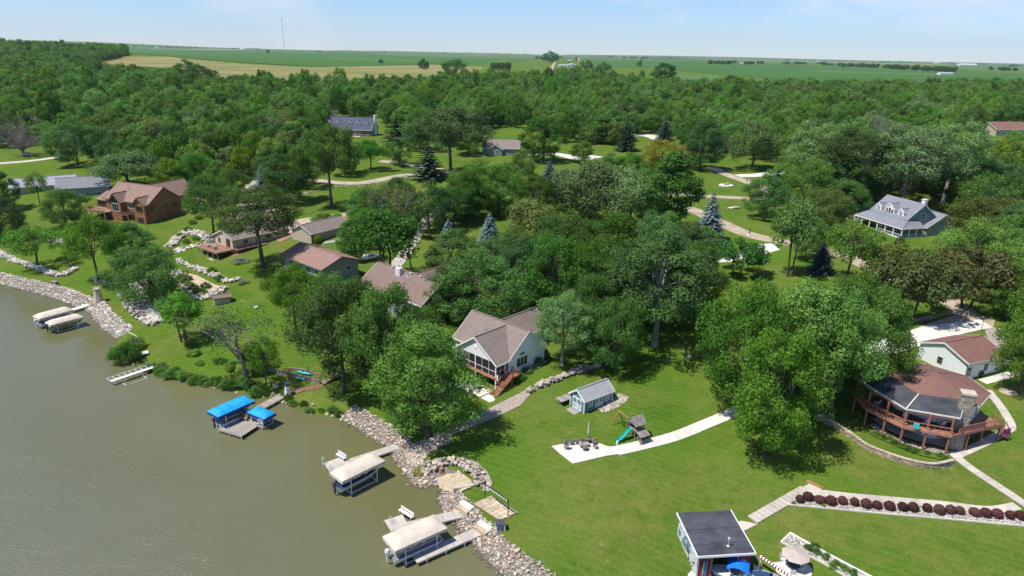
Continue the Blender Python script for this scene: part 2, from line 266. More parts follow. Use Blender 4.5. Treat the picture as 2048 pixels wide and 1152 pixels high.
# ------------------------------------------------------------------ mesh + object helpers
class MB:
    def __init__(s): s.v = []; s.f = []; s.uv = {}
    def add(s, vs, fs):
        o = len(s.v); s.v += [tuple(map(float, p)) for p in vs]; s.f += [tuple(i+o for i in f) for f in fs]; return s
    def box(s, x0, x1, y0, y1, z0, z1):
        return s.add([(x0,y0,z0),(x1,y0,z0),(x1,y1,z0),(x0,y1,z0),(x0,y0,z1),(x1,y0,z1),(x1,y1,z1),(x0,y1,z1)], [(0,3,2,1),(4,5,6,7),(0,1,5,4),(1,2,6,5),(2,3,7,6),(3,0,4,7)])
    def cbox(s, c, d): return s.box(c[0]-d[0]/2, c[0]+d[0]/2, c[1]-d[1]/2, c[1]+d[1]/2, c[2]-d[2]/2, c[2]+d[2]/2)
    def bar(s, a, b, w, h=None):
        a = np.array(a, float); b = np.array(b, float); h = h or w; d = b-a; L = np.linalg.norm(d); d = d/L
        up = np.array([0, 0, 1.]) if abs(d[2]) < .95 else np.array([0, 1., 0]); x = np.cross(d, up); x /= np.linalg.norm(x); y = np.cross(x, d)
        vs = [p+x*sx*w/2+y*sy*h/2 for p in (a, b) for sx, sy in ((-1,-1),(1,-1),(1,1),(-1,1))]
        return s.add(vs, [(0,1,2,3),(7,6,5,4),(0,4,5,1),(1,5,6,2),(2,6,7,3),(3,7,4,0)])
    def tube(s, pts, rs, n=6, cap=True):
        pts = [np.array(p, float) for p in pts]; k = len(pts)
        if not hasattr(rs, '__len__'): rs = [rs]*k
        o = len(s.v); px = None
        for i, p in enumerate(pts):
            d = pts[min(i+1, k-1)]-pts[max(i-1, 0)]; d = d/(np.linalg.norm(d)+1e-9)
            if px is None: up = np.array([0, 0, 1.]) if abs(d[2]) < .9 else np.array([1., 0, 0]); px = np.cross(d, up)
            px = px-d*(px@d); px /= np.linalg.norm(px)+1e-9; y = np.cross(d, px)
            for j in range(n):
                a = 2*math.pi*j/n; s.v.append(tuple(p+rs[i]*(px*math.cos(a)+y*math.sin(a))))
        for i in range(k-1):
            for j in range(n): s.f.append((o+i*n+j, o+i*n+(j+1) % n, o+(i+1)*n+(j+1) % n, o+(i+1)*n+j))
        if cap: s.f.append(tuple(o+j for j in range(n))[::-1]); s.f.append(tuple(o+(k-1)*n+j for j in range(n)))
        return s
    def lathe(s, prof, n=12, c=(0, 0, 0)):
        o = len(s.v); k = len(prof)
        for r, z in prof:
            for j in range(n): a = 2*math.pi*j/n; s.v.append((c[0]+r*math.cos(a), c[1]+r*math.sin(a), c[2]+z))
        for i in range(k-1):
            for j in range(n): s.f.append((o+i*n+j, o+i*n+(j+1) % n, o+(i+1)*n+(j+1) % n, o+(i+1)*n+j))
        s.f.append(tuple(o+j for j in range(n))[::-1]); s.f.append(tuple(o+(k-1)*n+j for j in range(n))); return s
    def prism(s, poly, z0, z1):
        n = len(poly); z0 = z0 if hasattr(z0, '__len__') else [z0]*n; z1 = z1 if hasattr(z1, '__len__') else [z1]*n
        return s.add([(p[0], p[1], z0[i]) for i, p in enumerate(poly)]+[(p[0], p[1], z1[i]) for i, p in enumerate(poly)],
                     [tuple(range(n))[::-1], tuple(range(n, 2*n))]+[(i, (i+1) % n, n+(i+1) % n, n+i) for i in range(n)])
    def slab(s, quad, th):        # a sheet of corners thickened downwards along its normal
        q = [np.array(p, float) for p in quad]; nrm = np.cross(q[1]-q[0], q[2]-q[0]); nrm /= np.linalg.norm(nrm)
        if nrm[2] < 0: nrm = -nrm; q = q[::-1]
        n = len(q); return s.add([p-nrm*th for p in q]+q, [tuple(range(n))[::-1], tuple(range(n, 2*n))]+[(i, (i+1) % n, n+(i+1) % n, n+i) for i in range(n)])
    def build(s, name, mat, parent=None, loc=None, rot=None, smooth=False, uvroof=False):
        me = mesh_of(name, s.v, s.f, mat, smooth, uvroof); return link(name, me, parent, loc, rot)
def mesh_of(name, v, f, mat, smooth=False, uvroof=False):
    me = bpy.data.meshes.new(name); me.from_pydata(v, [], f); me.materials.append(MATS[mat])
    if smooth: me.polygons.foreach_set('use_smooth', [True]*len(me.polygons))
    if uvroof:
        uv = me.uv_layers.new(name='UVMap'); vs = np.array(v)
        for p in me.polygons:
            n = np.array(p.normal); h = np.array([n[1], -n[0], 0]) if abs(n[2]) < .999 else np.array([1., 0, 0]); h = h/(np.linalg.norm(h)+1e-9); up = np.cross(n, h)
            for li in p.loop_indices:
                q = vs[me.loops[li].vertex_index]; uv.data[li].uv = (float(q@h), float(q@up))
    me.update(); return me
def link(name, me, parent=None, loc=None, rot=None):
    o = bpy.data.objects.new(name, me); COL.objects.link(o)
    if parent is not None: o.parent = parent
    if loc is not None: o.location = [float(c) for c in loc]
    if rot is not None: o.rotation_euler = rot if hasattr(rot, '__len__') else (0, 0, rot)
    return o
def tag(o, label=None, cat=None, group=None, kind=None):
    if label: o['label'] = label
    if cat: o['category'] = cat
    if group: o['group'] = group
    if kind: o['kind'] = kind
    return o
def thing(name, label, cat, loc=(0, 0, 0), rz=0.0, group=None):
    return tag(link(name, None, None, loc, rz), label, cat, group)
def copy_tree(o, parent=None):
    c = o.copy(); COL.objects.link(c); c.parent = parent
    for ch in o.children: copy_tree(ch, c)
    return c
def struct(o): o['kind'] = 'structure'; return o
# ------------------------------------------------------------------ ground and water
def make_ground():
    na, nr = 430, 560
    an = np.tan(np.linspace(R_(-56), R_(56), na)*1.0); an = np.linspace(R_(-57), R_(57), na); rr = np.geomspace(44, 14500, nr)
    A, Rr = np.meshgrid(an, rr); x = Rr*np.sin(A); y = Rr*np.cos(A); z = zt(x, y)
    v = np.stack([x, y, z], -1).reshape(-1, 3)
    i = np.arange(nr-1)[:, None]*na+np.arange(na-1)[None, :]; f = np.stack([i, i+1, i+1+na, i+na], -1).reshape(-1, 4)
    me = bpy.data.meshes.new('ground'); me.vertices.add(len(v)); me.vertices.foreach_set('co', v.ravel()); me.loops.add(f.size); me.loops.foreach_set('vertex_index', f.ravel())
    me.polygons.add(len(f)); me.polygons.foreach_set('loop_start', np.arange(0, f.size, 4)); me.polygons.foreach_set('use_smooth', np.ones(len(f), bool)); me.update(); me.validate()
    me.materials.append(MATS['grass']); struct(link('ground', me))
make_ground()
def make_water_sheet():
    gx = np.concatenate([np.linspace(-2600, -260, 30), np.linspace(-250, 60, 130)]); gy = np.concatenate([np.linspace(-60, 200, 120), np.linspace(210, 820, 30)])
    X, Y = np.meshgrid(gx, gy); d = sdist(X, Y); v = np.stack([X, Y, 0*X], -1).reshape(-1, 3); n = len(gx)
    i = np.arange(len(gy)-1)[:, None]*n+np.arange(n-1)[None, :]; f = np.stack([i, i+1, i+1+n, i+n], -1).reshape(-1, 4)
    keep = (np.minimum.reduce([d.reshape(-1)[f[:, k]] for k in range(4)]) < 6); f = f[keep]
    me = mesh_of('lake', [tuple(p) for p in v], [tuple(q) for q in f], 'lake_water', True)
    at_ = me.attributes.new('open', 'FLOAT', 'POINT'); at_.data.foreach_set('value', sm((-d.reshape(-1)-4)/34).astype(np.float32)); struct(link('lake', me))
make_water_sheet()

def drape(name, poly, mat, off=.05, step=1.0, thick=0.0):
    poly = [np.array(p[:2], float) for p in poly]; bd = []
    for a, b in zip(poly, poly[1:]+poly[:1]):
        n = max(1, int(np.linalg.norm(b-a)/step)); bd += [a+(b-a)*k/n for k in range(n)]
    P = np.array(bd); mn = P.min(0); mxx = P.max(0); xs = np.arange(mn[0]+step*.5, mxx[0], step); ys = np.arange(mn[1]+step*.5, mxx[1], step)
    X, Y = np.meshgrid(xs, ys); X = X.ravel(); Y = Y.ravel(); ins = np.zeros(X.shape, bool); near = np.full(X.shape, 1e9)
    for i in range(len(P)):
        ax, ay = P[i]; bx, by = P[(i+1) % len(P)]; near = np.minimum(near, (X-ax)**2+(Y-ay)**2)
        if ay != by: ins ^= ((ay > Y) != (by > Y)) & (X < (bx-ax)*(Y-ay)/(by-ay)+ax)
    k = ins & (near > (step*.4)**2); pts = [Vector(p) for p in P]+[Vector((X[j], Y[j])) for j in np.nonzero(k)[0]]
    r = delaunay_2d_cdt(pts, [], [list(range(len(P)))], 1, 1e-4); vs = np.array([(p.x, p.y) for p in r[0]]); z = zt(vs[:, 0], vs[:, 1])+off
    me = mesh_of(name, [(float(a), float(b_), float(c)) for (a, b_), c in zip(vs, z)], [tuple(q) for q in r[2]], mat, True)
    if me.polygons[0].normal.z < 0: me.flip_normals()
    return struct(link(name, me))
def px_poly(pts): return [gp(*p)[:2] for p in pts]
def smooth_line(pts, step=1.0):
    pts = [np.array(p[:2], float) for p in pts]; out = []; n = len(pts)
    for i in range(n-1):
        p0, p1, p2, p3 = pts[max(i-1, 0)], pts[i], pts[i+1], pts[min(i+2, n-1)]; k = max(2, int(np.linalg.norm(p2-p1)/step))
        for j in range(k):
            t = j/k; out.append(.5*((2*p1)+(-p0+p2)*t+(2*p0-5*p1+4*p2-p3)*t*t+(-p0+3*p1-3*p2+p3)*t**3))
    return np.array(out+[pts[-1]])
def side_pts(c, w):
    d = np.gradient(c, axis=0); d /= np.linalg.norm(d, axis=1)[:, None]+1e-9; n = np.stack([-d[:, 1], d[:, 0]], 1); w = np.broadcast_to(w, (len(c),))[:, None]
    return c+n*w/2, c-n*w/2
def road(name, pts_px, width, mat, off=.06, step=1.5):
    c = smooth_line(px_poly(pts_px), step); l, r = side_pts(c, width); k = 5; rows = [l+(r-l)*j/(k-1) for j in range(k)]
    v = []; f = []
    for row in rows:
        z = zt(row[:, 0], row[:, 1])+off; v += [(float(a), float(b), float(h)) for (a, b), h in zip(row, z)]
    n = len(c)
    for j in range(k-1):
        for i in range(n-1): f.append((j*n+i, (j+1)*n+i, (j+1)*n+i+1, j*n+i+1))
    me = mesh_of(name, v, f, mat, True); return struct(link(name, me))
def slab_path(name, pts_px, width, mat, gap=1.5, th=.10, lift=.05):
    """concrete walk cast in separate slabs with open joints"""
    c = smooth_line(px_poly(pts_px), .25); seg = np.concatenate([[0], np.cumsum(np.linalg.norm(np.diff(c, axis=0), axis=1))]); n = max(1, int(seg[-1]/gap)); root = struct(link(name, None))
    wv = width if not hasattr(width, '__len__') else None
    for i in range(n):
        a, b = seg[-1]*i/n+.02, seg[-1]*(i+1)/n-.02; ts = np.linspace(a, b, 3); q = np.stack([np.interp(ts, seg, c[:, 0]), np.interp(ts, seg, c[:, 1])], 1)
        ww = np.interp(ts/seg[-1], np.linspace(0, 1, len(width)), width) if wv is None else wv
        l, r = side_pts(q, ww); poly = [tuple(p) for p in l]+[tuple(p) for p in r[::-1]]; z = [zg(*p)+lift for p in poly]
        MB().prism(poly, [h-th for h in z], z).build('slab', mat, root)
    return root

# fields on the plain
def field(name, pts, mat, off=.35, step=60): return drape(name, px_poly(pts), mat, off, step)
field('stubble_field', [(192,113),(330,113),(395,120),(470,127),(620,135),(860,130),(1000,138),(1030,150),(830,163),(700,167),(430,160),(360,138),(192,126)], 'crop_tan', .35, 45)
field('clover_strip', [(430,161),(600,163),(830,164),(840,174),(700,178),(430,172)], 'crop_bright', .55, 25)
field('bean_field', [(162,131),(330,136),(352,139),(300,152),(180,146)], 'crop_bright', .5, 25)
field('corn_field', [(252,95.5),(420,95),(560,103),(690,103),(900,114),(1060,118),(1000,131),(900,127),(700,134),(620,133),(470,124),(395,118),(330,112),(252,106)], 'crop_green', .55, 90)
field('corn_field', [(560,101.6),(700,100.5),(1000,106),(1090,110),(1085,117),(1000,116),(900,112.5),(690,102)], 'crop_pale', .3, 150)
field('corn_field', [(1160,119),(1400,121),(1600,130),(1900,140),(2048,150),(2048,158),(1700,172),(1560,160),(1450,150),(1330,138),(1180,132)], 'crop_green', .4, 60)
field('corn_field', [(1130,109),(1400,113),(1700,119.5),(2048,127),(2048,146),(1900,137),(1600,127),(1400,119),(1130,117.5)], 'crop_pale', .3, 150)
field('hay_field', [(1330,148),(1440,152),(1430,166),(1310,168)], 'crop_pale', .6, 20)
field('ploughed_field', [(1376,172),(1446,163),(1452,170),(1420,180),(1380,180)], 'soil', .7, 12)
for pts_, mt_ in (([(300,97.5),(420,97.2),(520,99.5),(420,100.2),(300,99)], 'crop_tan'), ([(740,107),(900,111),(1040,116),(1030,118),(880,114.5),(740,109)], 'crop_pale'), ([(1420,118),(1700,124.5),(1900,129),(1890,131),(1680,126.5),(1420,119.5)], 'crop_tan'), ([(1180,113.5),(1380,116),(1370,117.5),(1180,115)], 'crop_bright'), ([(1600,140),(1900,149),(1890,152),(1620,144)], 'crop_pale'), ([(640,116),(860,121),(850,124),(650,118.5)], 'crop_pale')): field('field_strip', pts_, mt_, .75, 70)
road('country_road', [(1098,152),(1105,134),(1112,122),(1118,116)], 9, 'road_tan', .9, 20)
road('country_road', [(945,112),(985,104.5)], 16, 'road_tan', 1.0, 60)

# roads, drives and walks
road('lane', [(1310,395),(1385,420),(1440,445),(1500,470),(1580,487),(1690,512),(1760,545),(1830,570),(1885,592),(1925,622),(1960,650)], 5.2, 'road_tan', .05)
road('lane', [(1330,388),(1420,393),(1500,397),(1575,400)], 4.2, 'road_grey', .06)
road('lane', [(1425,335),(1455,350),(1510,370),(1580,400),(1640,420)], 4.6, 'road_grey', .064)
road('driveway', [(1475,352),(1520,350),(1570,343),(1620,335)], 6.0, 'concrete', .07)
road('lane', [(760,322),(840,332),(905,345),(960,360),(1010,378)], 5.0, 'road_tan', .05)
road('driveway', [(470,395),(505,372),(530,352),(560,345),(640,362),(720,366),(800,352),(850,347)], 4.6, 'road_grey', .058)
road('driveway', [(575,285),(600,278),(640,275)], 7, 'concrete', .07)
road('driveway', [(760,560),(800,520),(850,445),(875,420),(905,395)], 3.2, 'concrete_grey', .058)
road('driveway', [(1055,312),(1110,308),(1160,318),(1195,312)], 6.5, 'concrete', .07)
road('driveway', [(1262,270),(1300,272),(1330,283)], 9, 'concrete', .08)
road('lane', [(-40,330),(60,322),(130,312)], 4, 'concrete_grey', .07)
drape('driveway_apron', px_poly([(1480,505),(1500,490),(1545,487),(1560,500),(1530,508),(1490,520)]), 'concrete', .075)
road('driveway', [(1405,520),(1450,520),(1490,510)], 3.4, 'concrete', .066)
drape('garage_apron', px_poly([(1730,690),(1850,652),(1960,640),(1985,655),(1870,680),(1850,690),(1745,720)]), 'concrete', .07)
drape('turning_area', px_poly([(1835,655),(1880,640),(1935,622),(1990,640),(1985,662),(1960,642),(1850,656)]), 'road_tan', .062)
road('driveway', [(1985,655),(2000,690),(2030,730)], 3.0, 'gravel_pink', .066)
drape('carport_apron', px_poly([(340,400),(395,392),(410,400),(400,412),(355,416)]), 'road_tan', .07)
drape('driveway_court', px_poly([(450,425),(480,400),(510,395),(580,430),(600,455),(590,475),(560,470),(500,440),(460,460)]), 'road_grey', .075)
drape('brick_terrace', px_poly([(540,470),(575,462),(592,470),(560,486)]), 'deck_brown', .10)
drape('orange_gravel_bed', px_poly([(590,440),(640,432),(700,424),(705,432),(625,448),(600,455)]), 'sand', .08)
# walks round the octagonal house
slab_path('garden_walk', [(1900,903),(1940,935),(1985,965),(2030,995),(2075,1025)], 1.25, 'concrete_grey', 1.45)
slab_path('garden_walk', [(1632,985),(1700,993),(1800,1002),(1900,1011),(1980,1020),(2035,1012)], 1.3, 'concrete_grey', 1.5, lift=.058)
slab_path('garden_walk', [(1912,912),(1960,890),(2000,868),(2022,855),(2012,830),(1995,805),(1975,780)], 1.25, 'concrete_grey', 1.5, lift=.064)
slab_path('garden_walk', [(1965,764),(2000,755),(2045,742)], 1.5, 'concrete', 1.6, lift=.06)
slab_path('patio_walk', [(1232,902),(1290,889),(1350,873),(1410,849),(1465,826),(1520,803),(1570,783),(1625,764)], 2.0, 'concrete', 3.2, lift=.07)
drape('under_deck_patio', px_poly([(1745,838),(1760,852),(1790,868),(1830,882),(1880,893),(1905,897),(1925,880),(1860,850),(1790,830)]), 'concrete_grey', .09, .6)
drape('gravel_strip', px_poly([(1735,850),(1750,862),(1790,882),(1840,900),(1893,913),(1902,907),(1870,896),(1820,885),(1775,866),(1752,848)]), 'pea_gravel', .13, .5)
drape('mulch_bed', px_poly([(1898,900),(1960,870),(1985,855),(1975,845),(1940,868),(1915,880)]), 'mulch', .12, .5)
drape('mulch_bed', px_poly([(1952,752),(2015,735),(2012,728),(1950,744)]), 'mulch', .12, .5)
drape('flower_strip', px_poly([(1740,870),(1790,893),(1840,912),(1896,924),(1906,916),(1893,914),(1840,903),(1790,884),(1745,862)]), 'grass', .16, .4)
# ------------------------------------------------------------------ building kit (local frame: x along the ridge, z up)
def gable_pts(x0, x1, y0, y1, ze, zr, axis):
    if axis == 'x': return [(x0, y0), (x1, y0), (x1, y1), (x0, y1)]
def walls(root, x0, x1, y0, y1, z0, ze, zr, mat, axis='x', name='wall', gables=True):
    b = MB(); ym = (y0+y1)/2; xm = (x0+x1)/2
    if axis == 'x':
        v = [(x0,y0,z0),(x1,y0,z0),(x1,y1,z0),(x0,y1,z0),(x0,y0,ze),(x1,y0,ze),(x1,y1,ze),(x0,y1,ze),(x0,ym,zr),(x1,ym,zr)]
        f = [(0,1,5,4),(2,3,7,6),(1,2,6,9,5),(3,0,4,8,7),(0,3,2,1),(4,5,9,8),(6,7,8,9)]
    else:
        v = [(x0,y0,z0),(x1,y0,z0),(x1,y1,z0),(x0,y1,z0),(x0,y0,ze),(x1,y0,ze),(x1,y1,ze),(x0,y1,ze),(xm,y0,zr),(xm,y1,zr)]
        f = [(1,2,6,5),(3,0,4,7),(0,1,5,8,4),(2,3,7,9,6),(0,3,2,1),(5,6,9,8),(7,4,8,9)]
    return b.add(v, f).build(name, mat, root)
def roof(root, x0, x1, y0, y1, ze, zr, mat, axis='x', oe=.45, og=.35, th=.16, trim='white_paint', name='roof', lift=.05):
    b = MB(); t_ = MB()
    if axis == 'x':
        m_ = (y0+y1)/2; hw = (y1-y0)/2; sl = (zr-ze)/hw; a, c = x0-og, x1+og; lo = ze-sl*oe+lift; hi = zr+lift
        q = [[(a, y0-oe, lo), (c, y0-oe, lo), (c, m_, hi), (a, m_, hi)], [(c, y1+oe, lo), (a, y1+oe, lo), (a, m_, hi), (c, m_, hi)]]
        rid = ((a, m_, hi+.03), (c, m_, hi+.03)); e = [((a, y0-oe, lo-.1), (c, y0-oe, lo-.1)), ((a, y1+oe, lo-.1), (c, y1+oe, lo-.1))]
        rk = [((g, y_, lo-.06), (g, m_, hi-.1)) for g in (a-.03, c+.03) for y_ in (y0-oe, y1+oe)]
    else:
        m_ = (x0+x1)/2; hw = (x1-x0)/2; sl = (zr-ze)/hw; a, c = y0-og, y1+og; lo = ze-sl*oe+lift; hi = zr+lift
        q = [[(x0-oe, c, lo), (x0-oe, a, lo), (m_, a, hi), (m_, c, hi)], [(x1+oe, a, lo), (x1+oe, c, lo), (m_, c, hi), (m_, a, hi)]]
        rid = ((m_, a, hi+.03), (m_, c, hi+.03)); e = [((x0-oe, a, lo-.1), (x0-oe, c, lo-.1)), ((x1+oe, a, lo-.1), (x1+oe, c, lo-.1))]
        rk = [((x_, g, lo-.06), (m_, g, hi-.1)) for g in (a-.03, c+.03) for x_ in (x0-oe, x1+oe)]
    for s in q: b.slab(s, th)
    r = b.build(name, mat, root, uvroof=True)
    MB().bar(*rid, .28, .06).build('ridge_cap', mat, r, uvroof=True)
    if trim:
        for p, s in e: MB().bar(p, s, .10, .2).build('fascia', trim, r)
        for p, s in rk: MB().bar(p, s, .05, .24).build('rake_board', trim, r)
    return r
def win(root, p, yaw, w_, h, nx=1, ny=1, frame='white_paint', glass='glass', name='window', fw=.09):
    a = yaw+math.pi/2; b = MB(); f = .07
    b.box(-w_/2-fw, -w_/2, -f, 0, -h/2-fw, h/2+fw).box(w_/2, w_/2+fw, -f, 0, -h/2-fw, h/2+fw).box(-w_/2, w_/2, -f, 0, h/2, h/2+fw).box(-w_/2, w_/2, -f-.03, 0, -h/2-fw, -h/2)
    for i in range(1, nx): x = -w_/2+w_*i/nx; b.box(x-.03, x+.03, -f+.015, 0, -h/2, h/2)
    for i in range(1, ny): z = -h/2+h*i/ny; b.box(-w_/2, w_/2, -f+.02, 0, z-.025, z+.025)
    o = b.build(name, frame, root, p, a); MB().box(-w_/2, w_/2, -.03, .0, -h/2, h/2).build('pane', glass, o); return o
def door(root, p, yaw, w_=.95, h=2.05, col='white_paint', frame='white_paint', glazed=False):
    a = yaw+math.pi/2; b = MB(); b.box(-w_/2-.1, -w_/2, -.07, 0, 0, h+.1).box(w_/2, w_/2+.1, -.07, 0, 0, h+.1).box(-w_/2, w_/2, -.07, 0, h, h+.1)
    o = b.build('door', frame, root, p, a); MB().box(-w_/2, w_/2, -.035, 0, 0, h).build('leaf', col, o)
    if glazed: MB().box(-w_/2+.15, w_/2-.15, -.05, -.036, .25, h-.2).build('pane', 'glass', o)
    MB().box(w_/2-.14, w_/2-.09, -.09, -.036, .95, 1.05).build('handle', 'black_metal', o); return o
def railing(root, pts, z, mat, h=1.0, step=1.6, nb=4, skip_first=False):
    r = MB().box(0, 0, 0, 0, 0, 0); r = MB(); n = 0
    for (a, b) in zip(pts[:-1], pts[1:]):
        a = np.array([*a[:2], z if len(a) < 3 else a[2]]); b = np.array([*b[:2], z if len(b) < 3 else b[2]]); L_ = np.linalg.norm(b-a); k = max(1, round(L_/step)); rb = MB()
        for hh in (h, .15): rb.bar(a+[0, 0, hh], b+[0, 0, hh], .06, .09)
        for i in range(k*nb+1):
            q = a+(b-a)*i/(k*nb)
            if i % nb: rb.bar(q+[0, 0, .15], q+[0, 0, h], .035)
        rb.build('rail', mat, root)
        for i in range(k+1 if n == len(pts)-2 else k):
            q = a+(b-a)*i/k; MB().bar(q+[0, 0, 0], q+[0, 0, h+.1], .10).build('post', mat, root)
        n += 1
def steps(root, a, b, width, n, mat, name='step', th=.06):
    a = np.array(a, float); b = np.array(b, float); d = (b-a)/n; h = np.array([d[0], d[1], 0]); hl = np.linalg.norm(h); h /= hl; s = np.array([-h[1], h[0], 0])
    for i in range(n):
        c = a+d*(i+.5); c[2] = a[2]+d[2]*(i+1); q = [c-h*hl*.55-s*width/2, c+h*hl*.55-s*width/2, c+h*hl*.55+s*width/2, c-h*hl*.55+s*width/2]; MB().slab(q, th).build(name, mat, root)
def pipe(root, p, h=.5, r=.06, mat='aluminium', name='vent_pipe'):
    MB().tube([(p[0], p[1], p[2]-.3), (p[0], p[1], p[2]+h)], r, 8).tube([(p[0], p[1], p[2]+h), (p[0], p[1], p[2]+h+.06)], r*1.6, 8).build(name, mat, root)
def dormer(root, x, yf, zb, w_, hw_, depth, rise, wall, rmat, nx=1, wn_=(.75, 1.2), trim='white_paint', slope_y=-1):
    """dormer facing +y of the house frame, front at yf, running back by depth"""
    d = link('dormer', None, root); y0, y1 = yf-depth, yf; MBw = walls(d, x-w_/2, x+w_/2, y0, y1, zb, zb+hw_, zb+hw_+rise, wall, 'y')
    roof(d, x-w_/2, x+w_/2, y0, y1, zb+hw_, zb+hw_+rise, rmat, 'y', .18, .12, .10, trim)
    return d

# ------------------------------------------------------------------ white lake house
o_ = at(1019, 719, 7.1); z0 = 2.2; rz = R_(137)
wh = thing('white_lake_house', 'white sided lake house with taupe shingle roof and screened porch', 'house', (o_[0], o_[1], z0), rz)
walls(wh, .4, 13.6, -9.35, -.4, -.8, 4.9, 8.5, 'siding_white'); roof(wh, .4, 13.6, -9.35, -.4, 4.9, 8.5, 'shingle_taupe')
sl_ = 3.3/4.85; lo_ = 4.95-sl_*.45; cx_ = MB().slab([(-.05, 3.1, lo_), (-.05, -.35, lo_), (5.25, -4.6, 8.25), (5.25, 3.1, 8.25)], .16).slab([(10.55, 3.1, lo_), (10.55, -.35, lo_), (5.25, -4.6, 8.25), (5.25, 3.1, 8.25)], .16).build('cross_roof', 'shingle_taupe', wh, uvroof=True)
MB().bar((5.25, -4.6, 8.28), (5.25, 3.1, 8.28), .28, .06).build('ridge_cap', 'shingle_taupe', cx_, uvroof=True)
for xa in (-.05, 10.55): MB().bar((xa, 3.13, lo_-.08), (5.25, 3.13, 8.15), .05, .24).build('rake_board', 'white_paint', cx_); MB().bar((xa, 3.1, lo_-.1), (xa, -.35, lo_-.1), .1, .2).build('fascia', 'white_paint', cx_)
MB().add([(.4,2.6,4.9),(10.1,2.6,4.9),(5.25,2.6,8.2),(.4,2.75,4.9),(10.1,2.75,4.9),(5.25,2.75,8.2)], [(2,1,0),(3,4,5),(0,1,4,3),(1,2,5,4),(2,0,3,5)]).build('gable_wall', 'siding_white', wh)
walls(wh, 5.6, 12.4, -16.2, -5, 0, 4.9, 7.3, 'siding_white', 'y', 'garage_wall'); roof(wh, 5.6, 12.4, -16.2, -5, 4.9, 7.3, 'shingle_taupe', 'y', name='garage_roof')
MB().box(.4, 10.1, -.4, 2.75, 2.15, 2.4).build('porch_floor', 'deck_boards', wh); MB().box(.35, 10.15, 2.75, 2.83, 1.95, 2.42).box(.32, .4, -.4, 2.75, 1.95, 2.42).build('floor_band', 'deck_red_pale', wh)
for x in (.48, 5.25, 10.0): MB().box(x-.08, x+.08, 2.62, 2.78, -.4, 4.9).build('post', 'white_paint', wh)
for i, x in enumerate((.48, 2.07, 3.66, 5.25, 6.83, 8.42)):
    s = MB().box(x+.06, x+1.52, 2.66, 2.67, 2.42, 4.85).build('screen_panel', 'screen_mesh', wh); MB().box(x+.03, x+.08, 2.64, 2.7, 2.42, 4.9).box(x+.08, x+1.58, 2.64, 2.7, 3.28, 3.34).build('frame', 'white_paint', s)
s = MB().box(.44, .45, .9, 2.6, 2.42, 4.85).build('screen_panel', 'screen_mesh', wh); MB().box(.41, .48, 1.7, 1.76, 2.42, 4.9).box(.41, .48, .9, 2.6, 3.28, 3.34).build('frame', 'white_paint', s)
door(wh, (.4, .2, 2.42), math.pi, .9, 2.1, 'white_paint', 'white_paint', True)
MB().box(1.2, 9.6, -.39, -.36, -.2, 2.1).build('basement_wall', 'siding_blue', wh)
win(wh, (.4, -3.5, 3.35), math.pi, 2.6, 1.55, 3, 1); win(wh, (.4, -3.5, 4.75), math.pi, 1.3, .32, name='fan_window')
MB().lathe([(.3, 0), (.3, .06)], 12).build('round_vent', 'white_paint', wh, (5.25, 2.76, 6.4), (R_(-90), 0, 0))
for p in ((8.3, -2.6, 7.0), (9.5, -5.2, 8.2), (3.5, -5.6, 8.0)): pipe(wh, p, .55)
MB().box(-1.5, .3, -.9, .7, 2.2, 2.32).build('landing', 'deck_red', wh)
steps(wh, (-.75, .7, 2.3), (-.75, 4.6, -.05), 1.05, 12, 'deck_red')
for sx in (-1.32, -.18): MB().bar((sx, .7, 2.15), (sx, 4.6, -.15), .06, .28).build('stringer', 'deck_red', wh); MB().bar((sx, .7, 3.2), (sx, 4.6, .85), .07, .10).bar((sx, 4.55, 0), (sx, 4.55, .95), .09).bar((sx, 2.6, 1.1), (sx, 2.6, 2.1), .08).bar((sx, .75, 0), (sx, .75, 3.25), .1).build('stair_rail', 'deck_red_pale', wh)
railing(wh, [(-1.45, .65), (-1.45, -.85), (.2, -.85)], 2.3, 'deck_red', .95, 1.5)
MB().box(0.6, 7.6, 2.9, 6.2, .02, .12).build('patio_slab', 'concrete', wh); MB().box(-1.8, .4, 4.4, 6.2, -.05, .06).build('stair_pad', 'concrete', wh)
for (x0, y0, x1, y1) in ((12.5, -16.2, 0, 0),): door(wh, (9, -16.2, 1.2), -math.pi/2, 2.6, 2.2)
fl = thing('flag', 'striped flag on a pole at the white house porch corner', 'flag', (o_[0]-1.7, o_[1]-2.0, z0+2.7), rz)
MB().tube([(0, 0, 0), (-.7, .9, 1.0)], .02, 6).build('pole', 'white_metal', fl); fb = MB(); nst = 7
for i in range(nst):
    x0, x1 = i/nst, (i+1)/nst
    if i % 2 == 0: MB().add([(-.7+.06*i, .9-.02*i, .95-.05*i), (-.64+.06*i, .88-.02*i, .9-.05*i), (-.55+.05*i, .75, -.25-.02*i), (-.62+.05*i, .78, -.2-.02*i)], [(0,1,2,3)]).build('stripe', 'red_paint', fl)
MB().add([(-.7, .91, .93), (-.25, .78, .6), (-.28, .77, -.33), (-.63, .79, -.22)], [(0,1,2,3)]).build('cloth', 'white_paint', fl)
ac = thing('air_conditioner', 'grey air conditioner unit beside the white house wall', 'air conditioner', (*at(1070, 722, 3.6)[:2], zg(*at(1070, 722, 3.6)[:2])), rz)
MB().box(-.45, .45, -.45, .45, -.1, .85).build('cabinet', 'metal_grey', ac); MB().lathe([(.36, .86), (.36, .9)], 12).build('fan_grille', 'black_metal', ac)

